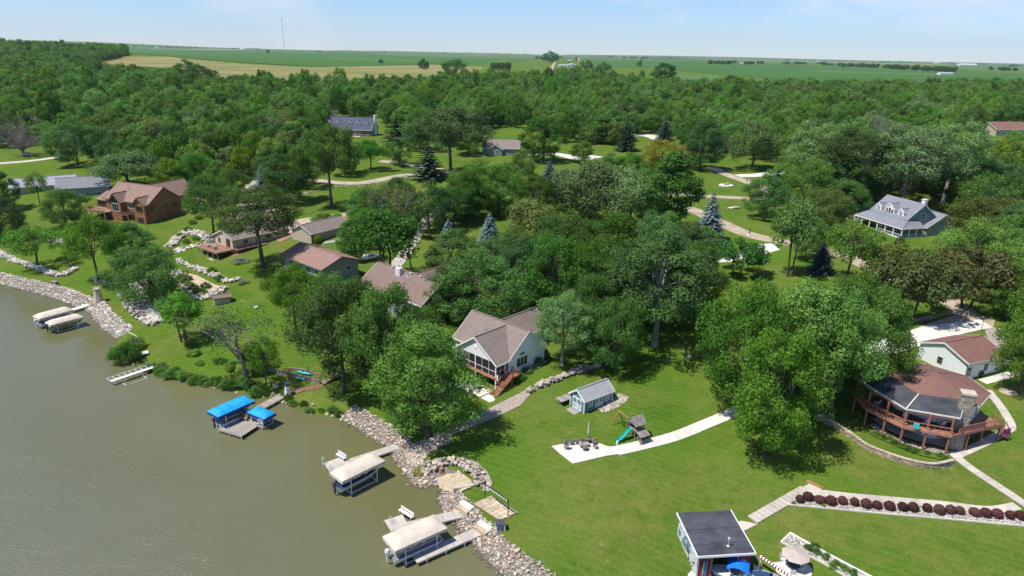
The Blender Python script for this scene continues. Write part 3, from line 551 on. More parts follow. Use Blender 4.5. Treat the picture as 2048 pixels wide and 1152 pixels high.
# ------------------------------------------------------------------ teal shed
sx0 = at(1168, 826.5, 2.95); sh = thing('garden_shed', 'teal garden shed with white cross braced doors and ribbed metal roof', 'shed', (sx0[0], sx0[1], 2.92), R_(37))
walls(sh, 0, 5.9, 0, 3.2, -.3, 2.25, 3.45, 'siding_teal'); r_ = roof(sh, 0, 5.9, 0, 3.2, 2.25, 3.45, 'metal_grey', 'x', .25, .25, .06, 'white_paint')
for i in range(20):
    x = -.2+i*6.3/19
    for sgn in (-1, 1): MB().bar((x, 1.6+sgn*1.85, 2.11+.06), (x, 1.6, 3.52), .05, .05).build('roof_rib', 'metal_grey', r_)
for x, y in ((0, 0), (0, 3.2), (5.9, 0), (5.9, 3.2)): MB().box(x-.07, x+.07, y-.07, y+.07, -.2, 2.2).build('corner_board', 'white_paint', sh)
def shed_door(p, yaw, w_):
    d = link('double_door', None, sh, p, yaw+math.pi/2)
    for s in (-1, 1):
        l = link('door_leaf', None, d); c = s*w_/4; q = w_/4-.02; MB().box(c-q, c+q, -.05, 0, .02, 2.0).build('panel', 'siding_blue', l)
        MB().box(c-q, c-q+.08, -.08, -.05, .02, 2.0).box(c+q-.08, c+q, -.08, -.05, .02, 2.0).box(c-q, c+q, -.082, -.05, .02, .12).box(c-q, c+q, -.082, -.05, .82, .92).box(c-q, c+q, -.082, -.05, 1.88, 2.0).bar((c-q, -.065, .1), (c+q, -.065, .84), .03, .08).bar((c-q, -.067, .84), (c+q, -.067, .1), .03, .08).bar((c-q+.04, -.066, 1.65), (c-.1, -.066, 1.92), .03, .12).bar((c+q-.04, -.066, 1.65), (c+.1, -.066, 1.92), .03, .12).build('brace', 'white_paint', l)
shed_door((0, 1.6, .05), math.pi, 2.0); shed_door((3.0, 0, .05), -math.pi/2, 1.5)
win(sh, (1.25, 0, 1.35), -math.pi/2, .62, .95, 2, 3); win(sh, (4.75, 0, 1.35), -math.pi/2, .62, .95, 2, 3)
MB().add([(0,.6,.02),(0,2.6,.02),(-1.35,2.6,-.15),(-1.35,.6,-.15),(0,.6,.1),(0,2.6,.1),(-1.35,2.6,-.06),(-1.35,.6,-.06)], [(0,1,2,3),(7,6,5,4),(3,2,6,7),(0,3,7,4),(2,1,5,6),(1,0,4,5)]).build('ramp', 'grey_planks', sh)
MB().box(-1.4, 1.0, 3.6, 5.2, .7, .8).build('side_bench', 'grey_planks', sh); MB().bar((-1.2, 3.7, -.3), (-1.2, 5.1, .7), .08).bar((-1.2, 5.1, -.3), (-1.2, 3.7, .7), .08).bar((.8, 3.7, -.3), (.8, 5.1, .7), .08).build('bench_leg', 'timber_grey', sh)

# ------------------------------------------------------------------ white garage with red roof
g_ = at(1938, 727, 8.6); ga = thing('white_garage', 'white garage with low red shingle roof beside the octagonal house', 'garage', (g_[0], g_[1], 5.4), R_(22.4))
walls(ga, .4, 9.2, .4, 9.0, -.6, 3.2, 4.9, 'siding_white'); roof(ga, .4, 9.2, .4, 9.0, 3.2, 4.9, 'shingle_red', trim='off_white')
win(ga, (.4, 5.0, 1.55), math.pi, .75, 1.0, 1, 2, 'timber'); win(ga, (5.2, .4, 1.5), -math.pi/2, .6, 1.0, 1, 2, 'black_metal'); door(ga, (1.1, .4, .0), -math.pi/2, .9, 2.05, 'dark_grey', 'off_white', True)
MB().tube([(.36, .3, 0), (.36, .3, 3.0)], .05, 6).tube([(9.25, .3, 0), (9.25, .3, 3.0)], .05, 6).build('downspout', 'black_metal', ga)
# ------------------------------------------------------------------ octagonal house
oc = thing('octagonal_house', 'octagonal house with red roof, stone chimney and red wrap deck', 'house', (62.5, 91.2, 4.0)); OA = [R_(a) for a in (336, 21, 66, 111, 156, 201, 246, 291)]
def octa(r): return [(r*math.cos(a), r*math.sin(a)) for a in OA]
MB().prism(octa(6.1), -.8, 2.7).build('basement_wall', 'siding_white', oc); MB().prism(octa(6.5), 2.72, 5.9).build('storey_wall', 'siding_white', oc)
rf = MB()
p8 = octa(7.35); ap = (-.4, -.6, 8.0)
for i in range(8): a, b_ = p8[i], p8[(i+1) % 8]; rf.slab([(*a, 5.85), (*b_, 5.85), ap], .14)
rfo = rf.build('roof', 'shingle_red', oc, uvroof=True)
for i in range(8): MB().bar((*p8[i], 5.87), (ap[0], ap[1], ap[2]+.02), .22, .05).build('hip_cap', 'shingle_red', rfo, uvroof=True)
fb = MB()
for i in range(8): fb.bar((*p8[i], 5.76), (*p8[(i+1) % 8], 5.76), .06, .2)
fb.build('fascia', 'off_white', rfo)
DK = [(-10.2, 1.6), (-10.4, -2.4), (-7.6, -7.4), (-2.2, -9.55), (3.6, -7.5), (6.9, -6.4), (6.6, -4.6)]
IN = [(5.94, -2.6), (2.33, -6.07), (-2.65, -5.95), (-6.07, -2.33), (-5.95, 1.6)]
MB().prism(DK+IN, 2.55, 2.72).build('deck_floor', 'deck_boards', oc); bd = MB()
for a, b_ in zip(DK[:-1], DK[1:]): MB().bar((*a, 2.6), (*b_, 2.6), .10, .42).build('deck_beam', 'deck_red_pale', oc)
q1 = [(-10.1, 2.5, 5.25), (-7.75, -7.2, 5.25), (-4.9, -4.65, 6.05), (-6.55, -2.6, 6.05), (-6.7, 2.7, 6.05)]
dr = link('deck_roof', None, oc)
MB().slab([(-10.3, 2.4, 5.42), (-7.75, -7.2, 5.42), (-4.85, -4.7, 6.42), (-6.4, 2.4, 6.42)], .14).build('roof_panel', 'flat_roof', dr); MB().slab([(-7.75, -7.2, 5.42), (-1.6, -9.5, 5.42), (.7, -6.2, 6.42), (-4.85, -4.7, 6.42)], .14).build('roof_panel', 'flat_roof', dr)
MB().bar((-7.75, -7.2, 5.45), (-4.85, -4.7, 6.45), .12, .05).build('seam', 'off_white', dr); MB().bar((-10.3, 2.4, 5.33), (-7.75, -7.2, 5.33), .06, .24).bar((-7.75, -7.2, 5.33), (-1.6, -9.5, 5.33), .06, .24).bar((-1.6, -9.5, 5.35), (.7, -6.2, 6.35), .06, .24).build('edge_trim', 'off_white', dr)
PP = [(-10.2, 1.4), (-10.2, -2.3), (-8.9, -5.0), (-7.55, -7.2), (-4.9, -8.3), (-2.3, -9.3)]
for x, y in PP: MB().bar((x, y, -.5), (x, y, 5.25), .2).build('post', 'deck_red', oc)
for x, y in ((.9, -8.4), (3.5, -7.4), (6.6, -6.3)): MB().bar((x, y, -.6), (x, y, 2.55), .18).build('post', 'deck_red', oc)
MB().bar((-10.2, 1.4, 5.0), (-7.55, -7.15, 5.0), .12, .22).bar((-7.55, -7.15, 5.0), (-2.0, -9.25, 5.0), .12, .22).build('header_beam', 'deck_red', oc)
railing(oc, [(-10.2, 1.4), (-10.25, -2.35), (-7.55, -7.3), (-2.25, -9.45)], 2.72, 'deck_red_pale', .95, 2.6, 4)
for a, b_ in zip([(-1.0, -9.05), (.6, -8.5), (2.2, -7.95)], [(.5, -8.54), (2.1, -7.99), (3.55, -7.48)]):
    MB().bar((*a, 3.2), (*b_, 3.2), .05, .85).build('rail_panel', 'deck_red_pale', oc); MB().bar((*a, 2.7), (*a, 3.8), .10).bar((*a, 3.75), (*b_, 3.75), .10, .08).build('rail', 'deck_red', oc)
railing(oc, [(3.6, -7.5), (6.8, -6.4), (6.5, -4.6)], 2.72, 'deck_red', .95, 1.5, 3)
steps(oc, (6.9, -6.0, 2.6), (8.6, -5.3, .2), 1.4, 6, 'deck_red_pale'); MB().bar((6.9, -6.7, 3.5), (8.6, -6.0, 1.2), .07, .1).bar((8.6, -6.0, 0), (8.6, -6.0, 1.3), .1).build('stair_rail', 'deck_red', oc)
ch = MB().box(-.75, .75, -.7, .7, -1.0, 8.1).build('chimney', 'fieldstone', oc, (.0, -7.55, 0), R_(-20)); MB().box(-.9, .9, -.85, .85, 8.1, 8.35).build('chimney_cap', 'stone_cream', ch)
stn = MB(); rs = random.Random(4)
for k in range(26):
    for face in range(4):
        x = -.7
        while x < .68:
            w_ = rs.uniform(.16, .42); z = k*.345-.75+rs.uniform(-.05, .05); h_ = rs.uniform(.18, .3); dpt = rs.uniform(.02, .12); x1 = min(x+w_, .74)
            if face == 0: stn.box(x, x1-.03, -.7-dpt, -.69, z, z+h_)
            elif face == 1: stn.box(x, x1-.03, .69, .7+dpt, z, z+h_)
            elif face == 2: stn.box(-.75-dpt, -.74, x, min(x1, .68)-.03, z, z+h_)
            else: stn.box(.74, .75+dpt, x, min(x1, .68)-.03, z, z+h_)
            x = x1
so_ = stn.build('stone_facing', 'limestone', ch); so_['kind'] = 'stuff'
for ang, w_ in ((178.5, 1.6), (223.5, 2.2), (268.5, 2.2)):
    for s in (-1.25, 1.25):
        c = 6.02; aa = R_(ang); win(oc, (c*math.cos(aa)-s*math.sin(aa), c*math.sin(aa)+s*math.cos(aa), 4.25), aa, 1.9, 1.7, 2, 1, 'off_white')
for ang in (223.5, 268.5): aa = R_(ang); win(oc, (5.64*math.cos(aa), 5.64*math.sin(aa), 1.15), aa, 2.6, 1.9, 2, 1, 'off_white', name='patio_door')
door(oc, (6.0*math.cos(R_(313.5)), 6.0*math.sin(R_(313.5)), 2.75), R_(313.5), .9, 2.05, 'white_paint', 'off_white', True); door(oc, (6.0*math.cos(R_(358)), 6.0*math.sin(R_(358))-.6, 2.75), R_(358.5), .9, 2.05, 'dark_grey', 'off_white')
tw = thing('beach_towel', 'magenta towel hung over the deck stair rail', 'towel', (70.5, 85.05, 5.6), R_(22)); MB().box(-.55, .55, -.05, .0, -.55, .35).box(-.55, .55, .14, .17, -.3, .35).box(-.55, .55, -.05, .17, .35, .38).build('cloth', 'magenta', tw)
tw = thing('beach_towel', 'teal towel hung over the front deck rail', 'towel', (56.0, 82.95, 7.3), R_(-22)); MB().box(-.35, .35, -.12, -.08, -.35, .4).box(-.35, .35, .08, .11, -.2, .4).box(-.35, .35, -.12, .11, .4, .42).build('cloth', 'teal_towel', tw)
# ------------------------------------------------------------------ boathouse
bo = thing('boathouse', 'flat roofed boathouse with maroon front and painted side wall', 'boathouse', (20.75, 60.7, .75), R_(6.5))
m, t, b = nodes_of('mural'); v_ = coords(t); ns = noise(t, v_, .45, 2, .5, 1.2); n2 = noise(t, v_, 1.1, 2, .5, 1.5)
o1 = mixc(t, ramp(t, ns, .56, .58), (.62, .60, .57), (.14, .28, .38)); o1 = mixc(t, ramp(t, ns, .64, .66), o1, (.28, .17, .13)); o1 = mixc(t, ramp(t, n2, .60, .63), o1, (.03, .03, .05)); o1 = mixc(t, ramp(t, n2, .3, .34, (1, 1, 1), (0, 0, 0)), o1, (.75, .75, .72)); t.links.new(o1, b.inputs['Base Color']); b.inputs['Roughness'].default_value = .7
plain('maroon', (.22, .022, .035), .6, .15, 1.5, .005); plain('board_green', (.25, .48, .33), .4, .1, 2, 0); plain('board_blue', (.06, .20, .50), .4, .1, 2, 0)
MB().box(.05, .2, 0, 6.2, -.4, 2.9).build('mural_wall', 'mural', bo); MB().box(6.0, 6.15, 0, 6.2, -.4, 2.9).build('side_wall', 'maroon', bo); MB().box(.2, 6.0, 6.05, 6.2, -.4, 3.2).build('back_wall', 'maroon', bo)
MB().box(.2, 1.75, .0, .15, -.6, 2.9).box(4.55, 6.0, .0, .15, -.6, 2.9).box(1.75, 4.55, .0, .15, 2.55, 2.9).build('front_wall', 'maroon', bo)
MB().box(.3, 5.9, .3, 6.0, .1, .16).build('slip_floor', 'black_metal', bo)
MB().box(1.55, 1.75, -.03, .0, -.4, 2.6).box(4.55, 4.75, -.03, 0, -.4, 2.6).build('door_post', 'deck_brown', bo)
MB().slab([(-.15, -.35, 3.08), (6.35, -.35, 3.08), (6.35, 6.5, 3.55), (-.15, 6.5, 3.55)], .16).build('roof', 'flat_roof', bo)
MB().bar((-.19, -.35, 3.04), (-.19, 6.5, 3.5), .08, .24).bar((6.39, -.35, 3.04), (6.39, 6.5, 3.5), .08, .24).bar((-.22, -.39, 3.02), (6.42, -.39, 3.02), .08, .28).build('roof_trim', 'white_paint', bo)
for yy, zz in ((1.3, 3.225), (3.6, 3.383)): MB().bar((-.1, yy, zz), (6.3, yy+.15, zz+.01), .05, .012).build('roof_seam', 'dark_grey', bo)
for x, c, h_ in ((.75, 'board_green', 2.2), (1.05, 'board_blue', 2.3), (4.95, 'board_blue', 2.3), (5.25, 'board_green', 2.2), (5.5, 'hull_white', 1.9)):
    MB().lathe([(.02, 0), (.10, .25), (.13, h_*.5), (.10, h_*.85), (.01, h_)], 8).build('surfboard', c, bo, (x, -.10, .15), (R_(2), 0, 0)).scale = (1, .35, 1)
MB().lathe([(.16, 0), (.02, .1)], 10).tube([(0, 0, 0), (0, 0, .9)], .02, 6).bar((-.1, 0, .95), (.12, 0, .95), .12, .3).build('roof_speaker', 'white_metal', bo, (3.75, .9, 3.2))

# ------------------------------------------------------------------ grey porch house
e_ = at(1804, 456, 12.4); cg = thing('grey_porch_house', 'blue grey house with white porch, three dormers and white chimney', 'house', (e_[0], e_[1], 9.5), R_(106))
walls(cg, 1.9, 14.5, -13.2, -2.4, -.8, 4.4, 8.5, 'siding_blue'); b1 = MB(); FR = -.2
MB().slab([(1.5, -2.6, 4.62), (14.9, -2.6, 4.62), (14.9, -7.8, 8.78), (1.5, -7.8, 8.78)], .15).slab([(1.5, -13.6, 4.35), (14.9, -13.6, 4.35), (14.9, -7.8, 8.78), (1.5, -7.8, 8.78)], .15).build('roof', 'shingle_grey', cg, uvroof=True)
MB().slab([(-.5, .25, 2.75), (17.2, .25, 2.75), (15.2, -2.7, 4.42), (1.5, -2.7, 4.42)], .14).slab([(-.5, .25, 2.75), (-.5, -7.2, 2.75), (1.9, -7.2, 4.2), (1.5, -2.7, 4.42)], .14).slab([(17.2, .25, 2.75), (17.2, -8, 2.75), (14.5, -8, 4.2), (15.2, -2.7, 4.42)], .14).build('porch_roof', 'shingle_grey', cg, uvroof=True)
MB().bar((-.5, .28, 2.62), (17.2, .28, 2.62), .08, .22).bar((-.53, .25, 2.62), (-.53, -7.2, 2.62), .08, .22).bar((1.47, -2.6, 4.4), (1.47, -7.8, 8.5), .06, .24).bar((1.47, -13.6, 4.2), (1.47, -7.8, 8.5), .06, .24).build('trim', 'white_paint', cg)
for x in (-.3, 2.6, 5.5, 8.4, 11.3, 14.2, 17.0): MB().box(x-.11, x+.11, -.1, .12, -.6, 2.6).build('porch_post', 'white_paint', cg)
for y in (-2.4, -4.8, -7.0): MB().box(-.41, -.19, y-.11, y+.11, -.6, 2.6).build('porch_post', 'white_paint', cg)
MB().box(-.3, 17.0, -2.4, 0, -.1, .1).box(-.3, 1.9, -7.0, -2.41, -.1, .1).build('porch_floor', 'timber_grey', cg); MB().box(-.3, 17, .02, .1, -.8, .1).box(-.4, -.31, -7, 0, -.8, .1).build('porch_skirt', 'white_paint', cg)
railing(cg, [(-.3, -7.0), (-.3, 0), (8.4, 0)], .1, 'white_paint', .9, 2.9, 8)
for x in (3.4, 5.0, 6.8, 12.6, 14.0): win(cg, (x, -2.4, 1.35), math.pi/2, .9, 1.7, 1, 2)
door(cg, (9.6, -2.4, .1), math.pi/2, 1.0, 2.1, 'white_paint'); win(cg, (1.9, -8.4, 5.2), math.pi, 1.1, 1.5, 1, 2); win(cg, (1.9, -7.6, 7.4), math.pi, .35, .5); win(cg, (1.9, -6.2, 1.6), math.pi, .6, .8)
for x, w_, hh, big in ((4.4, 1.9, 1.75, 0), (8.4, 3.2, 1.9, 1), (12.4, 1.9, 1.75, 0)):
    d = dormer(cg, x, -3.25, 4.5, w_, hh, 3.6 if not big else 4.4, .75 if not big else 1.35, 'white_paint', 'shingle_grey')
    if big:
        for dx, h_ in ((-.95, 1.2), (0, 1.6), (.95, 1.2)): win(d, (x+dx, -3.25, 5.55+(.2 if dx == 0 else 0)), math.pi/2, .7, h_, 1, 2)
    else: win(d, (x, -3.25, 5.5), math.pi/2, .8, 1.25, 2, 3)
walls(cg, .2, 10, -19.6, -8.8, -1.2, 2.7, 5.9, 'siding_grey', 'x', 'wing_wall'); roof(cg, .2, 10, -19.6, -8.8, 2.7, 5.9, 'shingle_grey', name='wing_roof')
win(cg, (.2, -12.2, 4.3), math.pi, .5, .9); win(cg, (.2, -13.8, 1.5), math.pi, 1.5, .5, 2, 1); win(cg, (.2, -12.2, -.5), math.pi, .9, .5, 1, 1)
c_ = MB().box(-.6, .6, -.45, .45, 0, 2.2).build('chimney', 'white_paint', cg, (3.4, -9.4, 7.2)); MB().box(-.72, .72, -.57, .57, 2.2, 2.4).build('chimney_cap', 'off_white', c_)
# ------------------------------------------------------------------ cedar house
e_ = at(297, 408, 11.5); ce = thing('cedar_house', 'brown cedar lodge with mauve brown roof, front gables and timber decks', 'house', (e_[0], e_[1], 5.2), R_(156))
walls(ce, .5, 19, -11.2, -.4, -.8, 6.3, 10.2, 'cedar'); roof(ce, .5, 19, -11.2, -.4, 6.3, 10.2, 'shingle_mauve', trim='cedar_trim')
walls(ce, 5, 14.5, -21, -6, 0, 6.0, 9.6, 'cedar', 'y', 'garage_wall'); roof(ce, 5, 14.5, -21, -6, 6.0, 9.6, 'shingle_mauve', 'y', trim='cedar_trim', name='garage_roof')
for x0, x1, yf, hh in ((1.0, 5.2, .9, 1.9), (10.6, 15.0, 1.2, 2.3)):
    g = link('front_bay', None, ce); walls(g, x0, x1, -4.5, yf, -.6, 6.1, 6.1+hh, 'cedar', 'y'); roof(g, x0, x1, -4.5, yf, 6.1, 6.1+hh, 'shingle_mauve', 'y', .4, .4, .14, 'cedar_trim'); c = (x0+x1)/2
    if x0 < 5: win(g, (c, yf, 4.6), math.pi/2, 2.5, 1.5, 3, 1, 'cedar_trim'); win(g, (c, yf, 1.3), math.pi/2, 2.2, 1.4, 2, 1, 'cedar_trim')
    else:
        win(g, (c, yf, 4.2), math.pi/2, 2.7, 2.2, 3, 1, 'off_white'); o = MB().add([(c-1.35, yf+.05, 5.55), (c+1.35, yf+.05, 5.55), (c+1.1, yf+.05, 6.7), (c, yf+.05, 7.6), (c-1.1, yf+.05, 6.7)], [(0,4,3,2,1)]).build('gable_window', 'glass', g)
win(ce, (7.2, -.4, 4.7), math.pi/2, 3.2, 1.4, 4, 1, 'off_white'); win(ce, (9.3, -.4, 4.7), math.pi/2, .9, 1.3, 2, 1, 'off_white')
for y, z, w_, h in ((-1.3, 4.6, .8, 1.4), (-6.4, 4.2, .8, 1.6), (-9.2, 4.5, 1.7, 1.1)): win(ce, (.5, y, z), math.pi, w_, h, 1 if w_ < 1 else 2, 1, 'cedar_trim')
for x in (6.2, 8.0, 9.6): win(ce, (x, -.4, 1.3), math.pi/2, 1.2, 1.9, 1, 1, 'cedar_trim')
walls(ce, 19, 24.5, -9.5, -1.5, 2.6, 5.2, 6.9, 'cedar', 'x', 'porch_wall'); roof(ce, 19, 24.5, -9.5, -1.5, 5.2, 6.9, 'shingle_mauve', trim='cedar_trim', name='porch_roof')
for x in (20.2, 22, 23.6): win(ce, (x, -1.5, 4.0), math.pi/2, 1.4, 1.9, 1, 1, 'cedar_trim')
MB().box(15.2, 24.8, -1.5, 3.2, 2.5, 2.75).build('deck_floor', 'deck_brown', ce); railing(ce, [(15.4, 3.1), (24.6, 3.1), (24.6, -1.4)], 2.75, 'deck_red', 1.0, 2.3, 6)
for x in (15.5, 18.5, 21.5, 24.5): MB().bar((x, 3.0, -1.2), (x, 3.0, 2.5), .25).build('deck_post', 'deck_brown', ce)
for i in range(9): x = 5.4+i*.6; MB().bar((x, -.3, 3.1), (x, 3.2, 3.1), .07, .16).build('pergola_rafter', 'deck_brown', ce)
for x in (5.5, 10.2): MB().bar((x, 3.0, -.6), (x, 3.0, 3.0), .18).build('pergola_post', 'deck_red', ce)
MB().bar((5.3, 3.0, 2.9), (10.4, 3.0, 2.9), .1, .2).build('pergola_beam', 'deck_red', ce); railing(ce, [(5.4, 3.2), (15, 3.2)], -.3, 'deck_red', .9, 2.4, 5)
MB().box(5, 15.2, -.4, 3.3, -.6, -.3).build('ground_deck', 'deck_red', ce)
for p in ((12, -3.4, 9.1), (3.0, -7.5, 9.0)): pipe(ce, p, .5, .12)
# ------------------------------------------------------------------ cream house with timber deck
e_ = at(463, 480, 8.4); cr_ = thing('cream_deck_house', 'cream stucco house with taupe roof and raised timber deck', 'house', (e_[0], e_[1], 4.6), R_(52))
walls(cr_, .4, 16, .4, 8.8, -1.5, 3.8, 5.6, 'stucco_cream'); roof(cr_, .4, 16, .4, 8.8, 3.8, 5.6, 'shingle_taupe', trim='off_white')
win(cr_, (.4, 6.7, 2.5), math.pi, .75, 1.0, 2, 1, 'dark_grey'); door(cr_, (.4, 2.5, 1.4), math.pi, 1.6, 2.1, 'glass', 'dark_grey', True)
for x in (4, 7.5, 11): win(cr_, (x, .4, 2.5), -math.pi/2, 1.3, 1.1, 2, 1, 'off_white')
MB().box(-4.4, .38, -.2, 9.4, 1.15, 1.35).build('deck_floor', 'deck_boards', cr_); MB().box(.4, 9, -1.6, .38, 1.15, 1.33).build('side_deck', 'deck_boards', cr_); MB().box(-4.5, -4.4, -.3, 9.5, .95, 1.4).box(-4.4, 9, -.35, -.22, .95, 1.36).build('deck_edge', 'deck_brown', cr_)
for y in (-.1, 2.3, 4.7, 7.1, 9.3): MB().bar((-4.2, y, -2.2), (-4.2, y, 1.15), .2).build('deck_post', 'timber', cr_)
MB().slab([(-4.6, -.4, -.95), (-4.6, 9.4, -.95), (.3, 9.4, -.75), (.3, -.4, -.75)], .1).build('patio', 'concrete', cr_)
MB().box(.6, 6, .30, .38, -1.2, 1.1).build('basement_wall', 'off_white', cr_); railing(cr_, [(.6, -1.5), (6, -1.5)], 1.33, 'black_metal', .9, 2, 5)
p0 = gp(468, 512); gs = thing('garden_stair', 'orange timber garden stair climbing beside the cream deck house', 'stair', p0)
for i in range(14):
    p = gp(468+i*6.2, 512-i*2.6); MB().box(-.8, .8, -.22, .22, -.25, .12).build('step', 'timber_orange', gs, p-p0, R_(-32))
# ------------------------------------------------------------------ long cream garage
e_ = at(622, 468, 9.0); lg = thing('long_garage', 'long cream garage with taupe shingle roof above the brown roof house', 'garage', (e_[0], e_[1], 6.1), R_(57))
walls(lg, .4, 14.3, .4, 8.0, -.8, 2.9, 4.6, 'siding_cream'); roof(lg, .4, 14.3, .4, 8.0, 2.9, 4.6, 'shingle_taupe', trim='off_white')
for x in (3, 7.5, 11.5): pipe(lg, (x, 4.8, 4.3), .3, .14)
for p in ((.5, .3),): MB().box(.33, .45, .33, .45, -.6, 2.7).build('corner_board', 'dark_grey', lg)
# ------------------------------------------------------------------ brown metal roof house
e_ = at(644, 539, 9.2); br_ = thing('brown_roof_house', 'house with a wide plain mauve brown roof among trees', 'house', (e_[0], e_[1], 4.2), R_(139))
walls(br_, .7, 16.4, -10.1, -.7, -1, 5.1, 6.8, 'siding_grey'); roof(br_, .7, 16.4, -10.1, -.7, 5.1, 6.8, 'roof_russet', oe=.8, og=.7, trim='timber'); pipe(br_, (8.2, -6.1, 6.7), .9, .16); pipe(br_, (10.5, -5.9, 6.7), .2, .2, 'dark_grey')
for x in (3, 6.5, 10, 13.5): win(br_, (x, -.7, 3.4), math.pi/2, 1.8, 1.3, 2, 1)
win(br_, (.7, -7.4, 3.6), math.pi, 1.2, 1.0, 2, 1)
# ------------------------------------------------------------------ taupe shingle house
e_ = at(843, 611, 8.3); lh = thing('taupe_roof_house', 'grey house with mauve taupe L shaped roof behind the oaks', 'house', (e_[0], e_[1], 3.3), R_(139))
walls(lh, .5, 20, -11, -.5, -.8, 5.0, 8.3, 'siding_grey'); roof(lh, .5, 20, -11, -.5, 5.0, 8.3, 'shingle_brown'); walls(lh, 5, 14, -19, -5, 0, 5, 7.8, 'siding_grey', 'y', 'wing_wall'); roof(lh, 5, 14, -19, -5, 5, 7.8, 'shingle_brown', 'y', name='wing_roof')
win(lh, (.5, -3.0, 3.4), math.pi, 2.0, 1.5, 3, 1)
for x in (2.5, 4, 6, 9, 15): pipe(lh, (x, -5.2, 8.2), .2, .16, 'white_metal', 'roof_vent')
c_ = MB().box(-.7, .7, -.5, .5, -.8, 1.0).build('chimney', 'off_white', lh, (12, -4.6, 8.0)); pipe(lh, (12, -4.6, 9.1), .4, .12)
# ------------------------------------------------------------------ far slate cape, ranch and others
e_ = at(742.5, 258.5, 16.6); fc = thing('slate_cape_house', 'brick cape house with slate blue roof, dormers and white end chimney', 'house', (e_[0], e_[1], 12.7), R_(172))
walls(fc, 0, 26, -10, 0, -.8, 3.9, 9.2, 'brick_red'); roof(fc, 0, 26, -10, 0, 3.9, 9.2, 'shingle_slate', oe=.5); MB().add([(-.05,-10.02,-.8),(-.05,.02,-.8),(-.05,.02,3.9),(-.05,-5,9.2),(-.05,-10.02,3.9)], [(0,1,2,3,4)]).build('gable_siding', 'siding_blue', fc)
c_ = MB().box(-.9, 0.0, -6.0, -3.9, -.6, 10.6).build('chimney', 'off_white', fc)
for x in (3.0, 7.4, 11.8, 18.0, 22.6):
    d = dormer(fc, x, -1.6, 4.9, 1.7, 1.7, 3.4, 1.0, 'siding_blue', 'shingle_slate'); win(d, (x, -1.6, 5.8), math.pi/2, .85, 1.3, 2, 2)
for x in (2.2, 5.5, 9.4, 15, 19): win(fc, (x, 0, 1.9), math.pi/2, 1.1, 1.7, 2, 2)
door(fc, (7.4, 0, .4), math.pi/2, 1.0, 2.1, 'dark_grey'); MB().box(5.5, 10.5, .05, 3, -.3, .3).build('stoop', 'concrete', fc)
e_ = at(1040, 297, 14.2); ra = thing('ranch_house', 'ranch house with pale taupe roof behind the big cottonwood', 'house', (e_[0], e_[1], 10.9), R_(176))
walls(ra, .5, 17, -12, -.5, -.6, 3.3, 6.4, 'siding_grey'); roof(ra, .5, 17, -12, -.5, 3.3, 6.4, 'shingle_taupe'); walls(ra, 8, 14, -5, 1.5, -.5, 3.0, 5.0, 'siding_grey', 'y', 'porch_wall'); roof(ra, 8, 14, -5, 1.5, 3.0, 5.0, 'shingle_taupe', 'y', name='porch_roof')
for x in (2, 5, 10, 12): win(ra, (x, -.5 if x < 8 else 1.5, 1.6), math.pi/2, 1.2, 1.3, 2, 1)
def simple_house(name, label, p, z, rz, L_, W_, ze, zr, wall, rmat, cat='house'):
    h = thing(name, label, cat, (p[0], p[1], z), rz); walls(h, 0, L_, 0, W_, -1, ze, zr, wall); roof(h, 0, L_, 0, W_, ze, zr, rmat, oe=.6, og=.5)
    for x in np.arange(2, L_-1, 3.2): win(h, (float(x), 0, 1.6), -math.pi/2, 1.2, 1.2, 2, 1)
    return h
p = gp(25, 392); simple_house('grey_roof_house', 'house with a long pale grey roof at the left edge', p, p[2]-.3, R_(38), 19, 9, 3.2, 5.2, 'siding_cream', 'shingle_pale')
p = gp(118, 400); simple_house('dark_roof_house', 'house with dark grey roof left of the cedar lodge', p, p[2]-.3, R_(30), 15, 11, 4.2, 6.6, 'siding_grey', 'shingle_grey')
p = gp(1990, 272); simple_house('tan_gable_house', 'tan house with red brown roof at the right edge of the wood', p, p[2], R_(10), 22, 14, 4, 7.5, 'siding_cream', 'shingle_red')
p = gp(1645, 318); simple_house('blue_roof_building', 'small building with a pale blue roof hidden among trees', p, p[2], R_(20), 9, 8, 5, 7.0, 'siding_white', 'canvas_blue', 'building')
# stone hut, far farms
p = gp(430, 612); hu = thing('stone_hut', 'small cream stone pump hut with brown roof on the slope', 'hut', (p[0], p[1], p[2]), R_(30)); walls(hu, 0, 3.2, 0, 2.0, -.4, 1.7, 2.1, 'stone_cream'); roof(hu, 0, 3.2, 0, 2.0, 1.7, 2.1, 'shingle_brown', oe=.25, og=.25, trim='timber'); door(hu, (0, 1, 0), math.pi, .7, 1.4, 'white_paint')
def grain_bin(px, py, r, h, mat='silo_grey', label='', cat='grain bin', dome=.25):
    p = gp(px, py); b = thing('grain_bin', label, cat, (p[0], p[1], p[2]-.5), 0, 'farm bins and silos'); MB().lathe([(r, 0), (r, h)], 16).build('drum', mat, b); MB().lathe([(r*1.03, h), (r*.5, h+r*dome*1.2), (.3, h+r*dome*1.8)], 16).build('cap', mat, b)
for px, r, h in ((1136, 6, 7), (1143, 7, 9), (1149, 5, 7)): grain_bin(px, 135, r, h, 'silo_grey', 'pale grain bin beside the country road farm')
grain_bin(1152, 122, 5, 22, 'farm_red', 'red brick silo of the country road farm', 'silo'); grain_bin(1158, 122, 4, 12, 'farm_white', 'white silo beside the red brick silo', 'silo'); grain_bin(1172, 123, 5, 10, 'farm_white', 'white domed silo right of the farm', 'silo')
for px in (1237, 1240.5, 1244): grain_bin(px, 117, 5, 26, 'silo_grey', 'grey tower silo of the far farm on the plain', 'silo')
